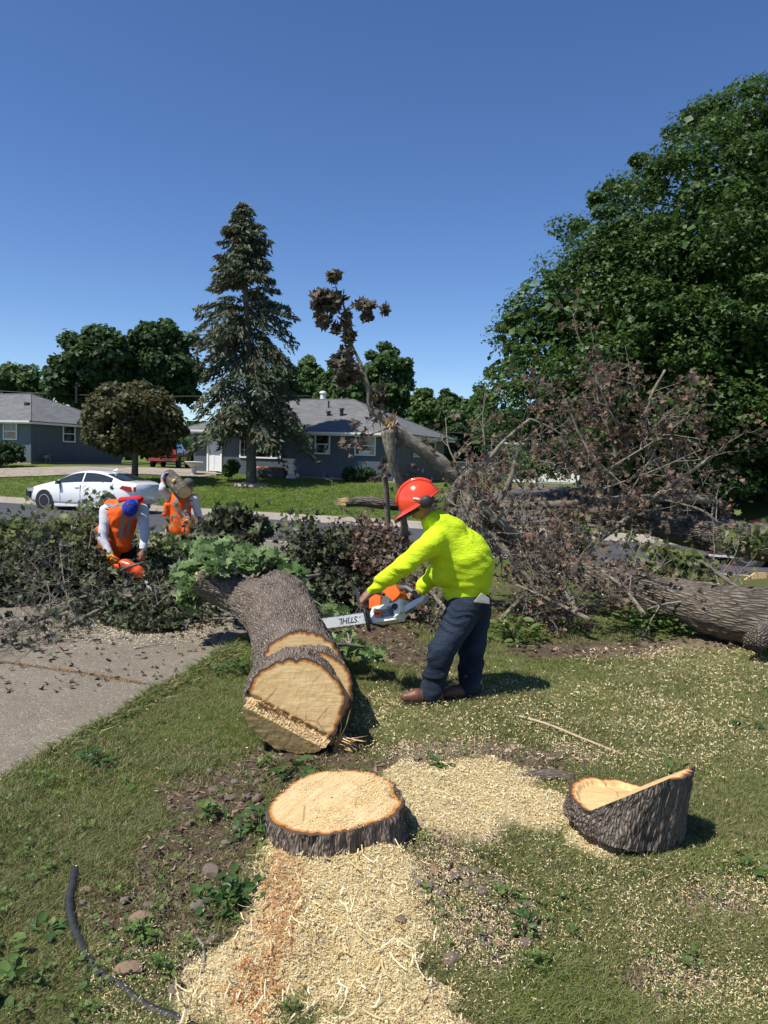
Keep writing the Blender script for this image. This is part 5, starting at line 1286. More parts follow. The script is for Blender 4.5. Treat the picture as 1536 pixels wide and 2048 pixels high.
leafy('leafy_branch', 'fresh green leaves hanging against the right side of the felled trunk', [(640, 1150, 7.3), (600, 1160, 7.0), (590, 1200, 6.8)],
      [(590, 1150, 7.0, .10, .1, .09, 2), (605, 1180, 6.9, .06, .1, .09, 2), (655, 1220, 6.6, .14, .15, .05, 2)], 46, .15, M_LGREEN, 6)
leafy('leafy_branch', 'green leafy twig crushed on the grass under the chainsaw bar', [(660, 1290, 5.7), (700, 1290, 5.8), (760, 1300, 5.9)],
      [(670, 1290, 5.9, .14, .14, .07, 3), (705, 1290, 6.0, .16, .2, .06, 3), (740, 1305, 5.8, .14, .15, .03, 2), (690, 1270, 6.1, .14, .12, .05, 1)], 110, .11, M_LGREEN, 7)

# --- fallen trees on the right
def fallen(name, label, stems, mat, seed, sidekids, leaf_n, size, vols=(), L=1.3, levels=2, twk=5, zmin=None, leafm=None, disp=.012):
    rng = np.random.default_rng(seed); first = PY(*stems[0][1][0]); base = first.copy(); base[2] = float(zt(base[0], base[1]))
    root = thing(name, label, 'fallen tree', base); out, tips = [], []
    for nm, pts, rads, kids in stems:
        S = np.array([PY(*q) for q in pts]); m = max(24, int(np.sum(np.linalg.norm(np.diff(S, axis=0), axis=1))/.05)); C = catmull(S, m)
        ns = 64 if max(rads) > .15 else 18
        V, F, bk = tube(C, rads, ns, True, bark_disp(disp if max(rads) > .1 else .004, 20, 4, seed) if max(rads) > .05 else None); obj(nm, V, F, mat if max(rads) > .12 else M_LIMB, root, True, {'bk': bk})
        for k in range(kids):
            s = rng.uniform(.15, 1); i = min(m-2, int(s*(m-1))); d = nrm(C[i+1]-C[i]); rr = np.interp(s, np.linspace(0, 1, len(rads)), rads)
            grow(rng, C[i], d*.5+rng.normal(0, .8, 3)+[0, 0, .25], L*rng.uniform(.4, 1.1), min(.02, rr*.25), levels, out, tips, .1, twk)
    for (a, b, Y, L2, r2, kk) in vols:                    # extra spreading branches: from px a to px b
        A, B = PY(*a), PY(*b); pts = np.array([A, (A+B)/2+rng.normal(0, .08, 3), B]); out.append((pts, r2, 2))
        C = catmull(pts, 12)
        for k in range(kk): i = rng.integers(3, 11); grow(rng, C[i], nrm(B-A)*.7+rng.normal(0, .7, 3), L2*rng.uniform(.5, 1.1), r2*.45, 1, out, tips, .0, 5)
    mb = twig_mesh(out)
    for a in mb.V: a[:, 2] = np.maximum(a[:, 2], zt(a[:, 0], a[:, 1])+.01)
    o = mb.obj('twigs', M_TWIG, root, True); o['kind'] = 'stuff'
    if leaf_n:
        P = np.array([tips[k][0] for k in rng.integers(0, len(tips), leaf_n)])+rng.normal(0, .055, (leaf_n, 3)); P[:, 2] = np.maximum(P[:, 2], zt(P[:, 0], P[:, 1])+.03)
        V, F, r_ = leaves_P(rng, P, size, CURL, seed=seed); V[:, 2] = np.maximum(V[:, 2], zt(V[:, 0], V[:, 1])+.003)
        o = obj('leaves', V, F, leafm or M_LDEAD, root, attrs={'rnd': r_}); o['kind'] = 'stuff'
    return root, tips
fa, _ = fallen('fallen_tree', 'thick grey trunk lying nearest at the right, thinning behind the man in yellow', [
    ('trunk', [(1640, 1248, 7.0), (1540, 1238, 7.15), (1440, 1222, 7.5), (1330, 1192, 7.9), (1210, 1160, 8.4), (1100, 1120, 8.8), (1010, 1070, 9.0), (950, 1010, 9.0)], [.30, .29, .265, .215, .165, .13, .11, .10], 7),
    ('stub', [(1545, 1262, 7.0), (1520, 1276, 6.75), (1507, 1284, 6.62)], [.13, .10, .098], 0),
    ('limb', [(1120, 1125, 8.7), (1060, 1090, 8.2), (1020, 1060, 8.0), (960, 1010, 8.0)], [.05, .05, .04], 7),
    ('limb', [(1150, 1210, 7.9), (1080, 1180, 7.9), (1010, 1100, 8.0), (960, 1050, 8.1)], [.045, .04, .03], 8),
    ('limb', [(1060, 1080, 8.6), (1100, 1150, 8.0), (1150, 1200, 7.6)], [.05, .03, .02], 6),
    ], M_BARK_FAR, 200, 10, 420, .075, L=.8)
fb, _ = fallen('fallen_tree', 'second thick trunk lying farther back at the right, in front of the red hatchback', [
    ('trunk', [(1660, 1100, 9.6), (1540, 1086, 9.8), (1420, 1070, 10.0), (1300, 1045, 10.3), (1190, 1028, 10.6), (1090, 1020, 10.8)], [.28, .26, .22, .18, .14, .09], 4),
    ('limb', [(1420, 1000, 9.9), (1320, 995, 9.8), (1200, 1003, 9.7), (1080, 1011, 9.6), (950, 1013, 9.5), (900, 1000, 9.5)], [.06, .06, .055, .05, .03], 10),
    ('limb', [(1240, 1040, 10.2), (1220, 980, 10.0), (1230, 900, 10.0), (1200, 820, 10.0), (1190, 730, 10)], [.045, .035, .02, .012], 9),
    ('limb', [(1350, 1040, 10.2), (1345, 970, 10.0), (1290, 880, 10.0), (1300, 800, 10.), (1330, 740, 10)], [.06, .045, .03, .012], 7),
    ('limb', [(1300, 1000, 10.0), (1230, 960, 9.6), (1170, 890, 9.5), (1130, 800, 9.5)], [.04, .03, .02, .012], 6),
    ('limb', [(1080, 1110, 9.4), (1180, 1090, 9.5), (1300, 1000, 9.7), (1400, 930, 9.8), (1440, 900, 9.8)], [.04, .03, .02], 9),
    ], M_BARK_FAR, 210, 10, 2400, .095, L=.8,
    vols=[((1180, 960, 9.6), (1070, 860, 9.6), 0, .7, .014, 5), ((1230, 930, 9.6), (1380, 830, 9.6), 0, .7, .014, 6), ((1200, 980, 9.6), (1400, 900, 9.5), 0, .7, .013, 6), ((1260, 900, 9.8), (1170, 700, 9.8), 0, .8, .015, 6), ((1250, 1000, 9.7), (1330, 860, 9.6), 0, .7, .014, 5), ((1300, 850, 9.8), (1250, 690, 9.8), 0, .7, .014, 5)])
fc, tips = fallen('fallen_limb', 'broken pale grey limb rising steeply behind the helmet with a torn tip', [
    ('limb', [(1080, 1125, 8.9), (1010, 1070, 8.8), (960, 1010, 8.6), (915, 960, 8.5), (865, 915, 8.4), (815, 878, 8.3), (780, 845, 8.25)], [.12, .112, .104, .095, .086, .076, .052], 3),
    ('limb', [(776, 862, 8.22), (782, 910, 8.2), (800, 970, 8.3), (806, 1030, 8.4), (812, 1100, 8.6)], [.08, .055, .045, .042, .04], 2),
    ('limb', [(806, 880, 8.4), (768, 920, 8.6), (772, 980, 8.7), (778, 1080, 8.8)], [.025, .035, .035, .032], 1),
    ('limb', [(900, 1010, 8.5), (920, 960, 8.4), (975, 920, 8.3), (1010, 880, 8.3), (1060, 838, 8.3)], [.06, .045, .035, .022, .012], 5),
    ('limb', [(930, 960, 8.5), (940, 1010, 8.4), (960, 1060, 8.3), (1010, 1110, 8.2)], [.08, .075, .07, .06], 4),
    ('limb', [(792, 858, 8.26), (765, 835, 8.25), (742, 815, 8.25), (736, 775, 8.2), (722, 730, 8.2), (700, 680, 8.2), (690, 620, 8.2), (672, 575, 8.2)], [.055, .05, .038, .026, .02, .016, .012, .008], 0),
    ('limb', [(1060, 838, 8.3), (1090, 850, 8.3), (1125, 870, 8.3)], [.012, .008], 1),
    ('limb', [(940, 1065, 8.4), (990, 1010, 8.3), (1020, 960, 8.3), (1035, 900, 8.3)], [.045, .04, .03, .015], 4),
    ], M_LIMB, 220, 4, 420, .10, L=.8)
rng = np.random.default_rng(12); mb = MB(); t0 = PY(781, 845, 8.22)
for k in range(46):
    a = t0+rng.normal(0, .032, 3)*[1, 1, .6]+[0, 0, -.03]; d = nrm(np.array([.15, 0, 1])+rng.normal(0, .12, 3)); h = rng.uniform(.05, .17); w = rng.uniform(.008, .018)
    x = frame(d); mb.add([a-x[:, 0]*w, a+x[:, 0]*w, a+x[:, 1]*w, a+d*h], [(0, 1, 3), (1, 2, 3), (2, 0, 3)])
mb.obj('torn_tip', M_SPLINT, fc)['kind'] = 'stuff'
# standing leafy top with dry leaves: every leaf a part
leafy('dry_leafy_shoot', 'tall thin shoot with drooping dry leaves standing against the sky', [(742, 815, 8.2), (722, 730, 8.2), (700, 680, 8.2), (690, 620, 8.2), (672, 575, 8.2)],
      [(668, 553, 8.2, .09, .08, .06, 10), (645, 600, 8.2, .11, .1, .14, 24), (672, 605, 8.2, .10, .1, .10, 14), (648, 640, 8.2, .09, .08, .08, 12), (690, 640, 8.2, .07, .07, .10, 10), (730, 610, 8.2, .12, .08, .07, 14), (735, 632, 8.2, .06, .06, .06, 8), (771, 618, 8.2, .03, .04, .05, 4), (700, 675, 8.2, .06, .07, .12, 10), (672, 660, 8.2, .05, .05, .05, 5), (690, 715, 8.2, .10, .1, .12, 16), (685, 755, 8.2, .10, .1, .12, 18), (712, 745, 8.2, .06, .07, .08, 7), (755, 785, 8.2, .08, .08, .10, 9), (668, 725, 8.2, .05, .05, .05, 5)], 290, .145, M_LTIP, 9, tmpl=CURL, r=.010, hang=True, extra=60)
# broken stub lying level beside the helmet
bs = thing('broken_branch', 'level broken branch with pale splintered end, left of the red helmet', 'branch', PY(800, 1010, 8.9))
S = np.array([PY(*q) for q in ((692, 1005, 8.9), (730, 1003, 8.9), (790, 1009, 8.9), (850, 1012, 9.0))]); V, F, bk = tube(catmull(S, 30), [.052, .062, .07, .075], 16, True, bark_disp(.004, 20, 4, 3)); obj('bark', V, F, M_BARK_FAR, bs, True, {'bk': bk})
mb = MB()
for k in range(40):
    a = S[0]+rng.normal(0, .022, 3)*[.2, 1, 1]+[.03, 0, 0]; d = nrm([-1, 0, rng.normal(.06, .12)]); h = rng.uniform(.05, .17); w = rng.uniform(.006, .014)
    mb.add([a-[0, 0, w], a+[0, w, 0], a+[0, 0, w], a+d*h], [(0, 1, 3), (1, 2, 3), (2, 0, 3)])
mb.obj('splintered_end', M_SPLINT, bs)['kind'] = 'stuff'
# smaller bare branches
brush('bare_branch', 'forked bare grey branch sticking up left of the helmet before the kerb', [(760, 1090, 8.8), (715, 1040, 8.9), (690, 1020, 8.9), (668, 1000, 8.9)], .016, 5, 1, 0, None, seed=300, L=.5)
for i, (lab, stem, m, n, sd) in enumerate((
    ('dead twiggy branch low on the right behind the jeans', [(1000, 1240, 7.4), (1060, 1180, 7.9), (1130, 1120, 8.3)], M_LDEAD, 420, 310),
    ('dead branch with reddish leaves between the two big trunks', [(1180, 1120, 8.9), (1100, 1090, 9.0), (1010, 1060, 9.1)], M_LDEAD, 500, 311),
    ('bare tangled branch in front of the near fallen trunk', [(1180, 1240, 7.2), (1100, 1200, 7.5), (1010, 1160, 7.9)], M_LDEAD, 260, 312),
    ('dead branch right behind the yellow shirt at shoulder height', [(1090, 1130, 8.3), (1020, 1060, 8.4), (960, 1000, 8.6)], M_LDEAD, 300, 313),
    ('dead leafy branch hanging over the far trunk near the red hatchback', [(1440, 1050, 9.2), (1400, 1020, 9.2), (1330, 1000, 9.3)], M_LDEAD, 320, 314),
    ('dead brown branch arching over the near trunk at the right edge', [(1480, 1180, 7.6), (1440, 1150, 7.7), (1400, 1120, 7.8)], M_LDEAD, 120, 315),
    ('dead brown branch lying across the middle of the near fallen trunk', [(1290, 1230, 7.2), (1240, 1170, 7.5), (1170, 1120, 7.8)], M_LDEAD, 480, 318),
    ('grey brown dead branch over the thin end of the near fallen trunk', [(1160, 1230, 7.3), (1120, 1170, 7.6), (1080, 1130, 7.8)], M_LDEAD, 560, 319),
    ('dark branch behind the saw engine near the worker in yellow', [(900, 1230, 7.2), (850, 1170, 7.6), (800, 1120, 8.0)], M_LDEAD, 360, 317))):
    brush('dead_branch', lab, stem, .024, 7, 2, int(n*.45), m, size=.075, spread=.08, seed=sd, tmpl=CURL, L=.75, group='dead branches of the fallen trees')
# green sprays among the trunks
for i, (lab, stem, vol, n, m) in enumerate((
    ('fresh green spray between the trunks at the right, near the hatchback wheel', [(1400, 1170, 8.6), (1340, 1140, 8.7), (1280, 1130, 8.8)], [(1370, 1130, 8.8, .30, .3, .14, 420), (1300, 1150, 8.6, .35, .3, .12, 420), (1400, 1150, 8.6, .2, .3, .12, 200)], 150, M_LPALE),
    ('small green sprig in front of the asphalt between the trunks', [(1180, 1110, 8.9), (1165, 1090, 9.0), (1165, 1080, 9)], [(1165, 1085, 9, .15, .1, .09, 110)], 60, M_LPALE),
    ('green leaves on the near trunk at the right edge', [(1536, 1070, 8.8), (1500, 1085, 8.9), (1470, 1090, 9)], [(1515, 1075, 8.8, .14, .1, .14, 90), (1470, 1085, 9.0, .2, .1, .08, 120)], 40, M_LPALE))):
    brush('green_spray', lab, stem, .014, 3, 1, n, m, size=.10, seed=330+i, L=.35, vol=vol)
# cut boards of splintered wood on the near trunk
for i, (a, b, lab) in enumerate((((1400, 1178, 7.7), (1440, 1172, 7.6), 'pale torn wood sliver on top of the near fallen trunk'), ((1490, 1160, 7.7), (1536, 1150, 7.7), 'longer pale torn slab on the near trunk at the right edge'))):
    A, B = PY(*a), PY(*b); t = thing('wood_sliver', lab, 'wood sliver', A); d = B-A; L = np.linalg.norm(d); x = nrm(d); fr = frame(x)
    MB().add([A, A+d*.5+fr[:, 1]*.05, B+fr[:, 1]*.02, B-fr[:, 1]*.03, A+fr[:, 0]*.03, A+d*.5+fr[:, 1]*.05+fr[:, 0]*.03, B+fr[:, 1]*.02+fr[:, 0]*.03, B-fr[:, 1]*.03+fr[:, 0]*.03], [(0, 1, 2, 3), (7, 6, 5, 4), (0, 4, 5, 1), (1, 5, 6, 2), (2, 6, 7, 3), (3, 7, 4, 0)]).obj('wood', M_SPLINT, t)
# ------------------------------------------------------------------ people: bodies grown as one smooth surface from blended tapered limbs
def d_cone(P, a, ra, b, rb):
    a, b = np.asarray(a, float), np.asarray(b, float); ab = b-a; L2 = ab @ ab+1e-9
    t = np.clip(((P-a) @ ab)/L2, 0, 1); return np.linalg.norm(P-(a+t[:, None]*ab), axis=1)-(ra+(rb-ra)*t)
def d_ell(P, c, r, R=None):
    q = P-np.asarray(c, float)
    if R is not None: q = q @ R
    r = np.asarray(r, float); k0 = np.linalg.norm(q/r, axis=1); k1 = np.linalg.norm(q/(r*r), axis=1)+1e-9
    return k0*(k0-1)/k1
def sdf_mesh(prims, h=.01, k=.03, fold=None):
    """prims: ('c',a,ra,b,rb[,k]) tapered capsule, ('e',c,r,R[,k]) ellipsoid, ('-e',...) carved; returns V,F by surface nets"""
    lo = np.full(3, 1e9); hi = -lo
    for p in prims:
        if p[0] == 'c':
            for c, r in ((p[1], p[2]), (p[3], p[4])): lo = np.minimum(lo, np.asarray(c)-r); hi = np.maximum(hi, np.asarray(c)+r)
        elif p[0] == 'e': lo = np.minimum(lo, np.asarray(p[1])-max(p[2])); hi = np.maximum(hi, np.asarray(p[1])+max(p[2]))
    lo = lo-.035; hi = hi+.035; n = np.ceil((hi-lo)/h).astype(int)+1
    D = np.full(n, .12)
    ax = [lo[i]+h*np.arange(n[i]) for i in range(3)]
    for p in prims:
        if p[0] == 'c': l = np.minimum(np.asarray(p[1])-p[2], np.asarray(p[3])-p[4]); u = np.maximum(np.asarray(p[1])+p[2], np.asarray(p[3])+p[4]); kk = p[5] if len(p) > 5 else k
        else: l = np.asarray(p[1])-max(p[2]); u = np.asarray(p[1])+max(p[2]); kk = p[4] if len(p) > 4 else k
        i0 = np.maximum(0, ((l-.05-lo)/h).astype(int)); i1 = np.minimum(n, ((u+.05-lo)/h).astype(int)+2)
        if (i1 <= i0).any(): continue
        g = np.stack(np.meshgrid(*[ax[i][i0[i]:i1[i]] for i in range(3)], indexing='ij'), -1).reshape(-1, 3)
        d = d_cone(g, *p[1:5]) if p[0] == 'c' else d_ell(g, p[1], p[2], p[3] if len(p) > 3 else None)
        s = tuple(slice(i0[i], i1[i]) for i in range(3)); c = D[s]; d = d.reshape(c.shape)
        if p[0] == '-e': q = np.clip(.5-.5*(c+d)/kk, 0, 1); D[s] = c*(1-q)-d*q+kk*q*(1-q)
        else: q = np.clip(.5+.5*(c-d)/kk, 0, 1); D[s] = c*(1-q)+d*q-kk*q*(1-q)
    if fold is not None:
        m = np.abs(D) < .03; idx = np.argwhere(m); D[m] += fold(lo+idx*h)
    I = D < 0; c0 = np.zeros(n-1, int); tot = np.zeros(tuple(n-1)+(3,)); cnt = np.zeros(n-1)
    corner = [(i, j, q) for i in (0, 1) for j in (0, 1) for q in (0, 1)]
    sl = lambda c: tuple(slice(c[i], n[i]-1+c[i]) for i in range(3))
    for a in corner:
        for ax_ in range(3):
            if a[ax_] == 0:
                b = list(a); b[ax_] = 1; b = tuple(b); da, db = D[sl(a)], D[sl(b)]; x = (da < 0) != (db < 0)
                t = np.where(x, da/(np.where(x, da-db, 1)), 0); cnt += x
                for q in range(3): tot[..., q] += np.where(x, a[q]+(t if q == ax_ else 0), 0)
    act = cnt > 0; vid = -np.ones(n-1, int); ii = np.argwhere(act); vid[act] = np.arange(len(ii))
    V = lo+(ii+tot[act]/cnt[act][:, None])*h; F = []
    for ax_ in range(3):
        o1, o2 = (ax_+1) % 3, (ax_+2) % 3
        A = I[tuple(slice(0, n[i]-1) if i == ax_ else slice(1, n[i]-1) for i in range(3))]; B = I[tuple(slice(1, n[i]) if i == ax_ else slice(1, n[i]-1) for i in range(3))]
        e = np.argwhere(A != B); flip = A[tuple(e.T)]; e = e.copy(); e[:, o1] += 1; e[:, o2] += 1
        def g(d1, d2): q = e.copy(); q[:, o1] -= d1; q[:, o2] -= d2; return vid[tuple(q.T)]
        Q = np.stack([g(1, 1), g(0, 1), g(0, 0), g(1, 0)], 1); Q[~flip] = Q[~flip][:, ::-1]; F.append(Q)
    F = np.vstack(F); F = F[(F >= 0).all(1)]
    # light smoothing
    for _ in range(2):
        s = np.zeros_like(V); c = np.zeros(len(V))
        for a, b in ((0, 1), (1, 2), (2, 3), (3, 0)):
            np.add.at(s, F[:, a], V[F[:, b]]); np.add.at(s, F[:, b], V[F[:, a]]); np.add.at(c, F[:, a], 1); np.add.at(c, F[:, b], 1)
        V = .5*V+.5*s/c[:, None]
    return V, F
def cloth(name, c, rough=.85, wr=28., strength=.5, stretch=(1, 1, 1), c2=None, trans=0., dust=None):
    m, t, b = nodes_of(name); N = NT(t); tc = N.n('ShaderNodeTexCoord').outputs['Object']
    n0 = N.noise(tc, 5, 4); weave = N.noise(tc, 350, 2)
    col = N.ramp(n0.outputs[0], [(.3, tuple(q*.85 for q in c)), (.7, c2 or tuple(min(1, q*1.1) for q in c))]).outputs[0]
    if dust: d = N.noise(tc, 130, 3, .6); d2 = N.noise(tc, 6, 3); col = N.mix(N.math('MULTIPLY', N.ramp(d.outputs[0], [(.67, (0, 0, 0)), (.72, (.8, .8, .8))]).outputs[0], N.ramp(d2.outputs[0], [(.45, (0, 0, 0)), (.6, (1, 1, 1))]).outputs[0]), col, dust)
    N.l(col, b.inputs['Base Color']); b.inputs['Roughness'].default_value = rough; b.inputs['Specular IOR Level'].default_value = .2; b.inputs['Sheen Weight'].default_value = 0
    wv = N.noise(N.mapping(tc, stretch), wr, 4, .6, 1.5)
    N.l(N.bump(weave.outputs[0], .15, .002, N.bump(wv.outputs[0], strength, .012)), b.inputs['Normal']); return m
M_HIVIS = cloth('hi_vis_yellow_cloth', (.56, .74, .018), .8, 14, .7, (1, 1, 2.2)); M_DENIM = cloth('dark_blue_denim', (.010, .017, .030), .85, 18, .8, (1, 1, 1.6), c2=(.028, .042, .066), dust=(.5, .48, .42))
M_ORANGE = cloth('hi_vis_orange_cloth', (.85, .125, .018), .8, 12, .35); M_GSLEEVE = cloth('light_grey_sleeve_cloth', (.56, .57, .60), .85, 18, .5, (1, 1, 2.5)); M_BLKCL = cloth('black_trousers_cloth', (.016, .016, .018), .85, 14, .4)
M_SILVER = simple('reflective_tape', (.20, .20, .19), .45, var=.1); M_YEDGE = simple('yellow_binding', (.65, .6, .05), .7)
M_SKIN = simple('brown_skin', (.30, .145, .085), .5, var=.12, nscale=12, bump=.1, bscale=120); M_HAIR = simple('black_hair', (.012, .010, .009), .5, bump=.6, bscale=150)
M_BOOT = simple('brown_leather_boot', (.13, .048, .028), .5, var=.35, nscale=14, bump=.3, bscale=60); M_SOLE = simple('boot_sole', (.03, .022, .018), .8)
M_GLOVE = simple('yellow_green_glove', (.42, .47, .05), .8, bump=.4, bscale=80); M_GLOVED = simple('dark_work_glove', (.03, .03, .028), .8, bump=.4); M_LILAC = simple('lilac_glove', (.33, .28, .42), .75)
M_HELM = simple('orange_red_helmet_shell', (.82, .065, .018), .22, var=.03, coat=.6); M_SAWO = simple('orange_saw_plastic', (.75, .14, .015), .35, var=.08); M_SAWO2 = simple('vermilion_saw_plastic', (.78, .09, .02), .35, var=.06)
M_SAWW = simple('cream_saw_plastic', (.82, .80, .74), .4, var=.05); M_STEEL = simple('bar_steel', (.50, .52, .52), .38, metal=.25, var=.12, nscale=10, bump=.1); M_CHAIN = simple('chain_steel', (.08, .08, .08), .4, metal=.6); M_SAWG = simple('grey_saw_plastic', (.09, .10, .105), .5)
M_CAPB = cloth('blue_cap_cloth', (.020, .045, .33), .8, 20, .3); M_CAPR = cloth('red_cap_cloth', (.55, .03, .03), .8, 20, .3); M_OLIVE = cloth('olive_cap_cloth', (.10, .10, .075), .9, 20, .4); M_PAPER = simple('folded_rag', (.42, .40, .36), .8, bump=.3)

def hand(prims, wrist, d, palm_n, L=.185, curl=1.0, thumb=1, rs=1.0):
    """palm and five bent fingers, as limbs for sdf_mesh; fingers curl towards palm_n"""
    d = nrm(d); pn = nrm(palm_n-d*(palm_n @ d)); s = np.cross(d, pn)*thumb      # s points to the thumb side
    wrist = np.asarray(wrist, float); pl = L*.52
    kn = wrist+d*pl
    prims.append(('c', wrist, .024*rs, wrist+d*pl*.5, .030*rs, .02))
    for i, (off, ln) in enumerate(((.030, .93), (.010, 1.0), (-.011, .94), (-.031, .75))):
        b = kn+s*off*rs; prims.append(('c', wrist+d*pl*.25+s*off*.7*rs, .017*rs, b, .0125*rs, .012))
        seg = [L*.22*ln, L*.15*ln, L*.12*ln]; p = b; ang = .15
        for j, q in enumerate(seg):
            ang += curl*(.75 if j else .55); dd = d*math.cos(ang)+pn*math.sin(ang); e = p+dd*q
            prims.append(('c', p, (.0105-.001*j)*rs, e, (.0095-.001*j)*rs, .004)); p = e
    tb = wrist+d*pl*.28+s*.026*rs; t1 = tb+(d*.55+s*.65+pn*.35)*L*.2; t2 = t1+(d*.6+pn*.75)*L*.17
    prims.append(('c', tb, .0145*rs, t1, .0125*rs, .012)); prims.append(('c', t1, .0115*rs, t2, .009*rs, .005))
def head_prims(c, fwd, up, s=1.0):
    """skull, face, jaw, nose, ears; fwd is where the face looks"""
    f = nrm(fwd); u = nrm(up-f*(np.asarray(up) @ f)); r = np.cross(f, u); R = np.stack([r, f, u], 1); c = np.asarray(c, float); P = []
    at = lambda x, y, z: c+(r*x+f*y+u*z)*s
    P.append(('e', at(0, -.01, .02), (.076*s, .096*s, .098*s), R, .02)); P.append(('e', at(0, .030, -.045), (.056*s, .060*s, .072*s), R, .03))
    P.append(('e', at(0, .066, -.088), (.026*s, .022*s, .020*s), R, .03))
    P.append(('c', at(0, .088, .005), .009*s, at(0, .112, -.035), .013*s, .010)); P.append(('e', at(0, .083, -.066), (.026*s, .014*s, .008*s), R, .006)); P.append(('e', at(0, .079, -.079), (.022*s, .013*s, .007*s), R, .005))
    for q in (-1, 1):
        P.append(('-e', at(q*.031, .097, .008), (.018*s, .014*s, .010*s), R, .012)); P.append(('e', at(q*.031, .080, .008), (.013*s, .012*s, .011*s), R, .003)); P.append(('c', at(q*.015, .090, .026), .007*s, at(q*.05, .080, .027), .006*s, .010))
        P.append(('e', at(q*.078, -.008, -.008), (.009*s, .019*s, .031*s), R, .006))
    return P, at, R
def folds(dirv, amp, seed, f1=9., f2=2.6, extra=None):
    """cloth folds running across dirv"""
    d = nrm(dirv); fr = frame(d)
    def f(P):
        q = P @ fr; w = fbm(P*4, seed, 2)
        a = 1-np.abs(vnoise(np.c_[q[:, 0]*f2, q[:, 1]*f2, q[:, 2]*f1+w*1.8], seed+1)); b = vnoise(np.c_[q[:, 0]*f2*2, q[:, 1]*f2*2, q[:, 2]*f1*2.3+w*2], seed+2)
        r = amp*(.6-a**2*1.2)+amp*.35*b
        return r if extra is None else r+extra(P)
    return f

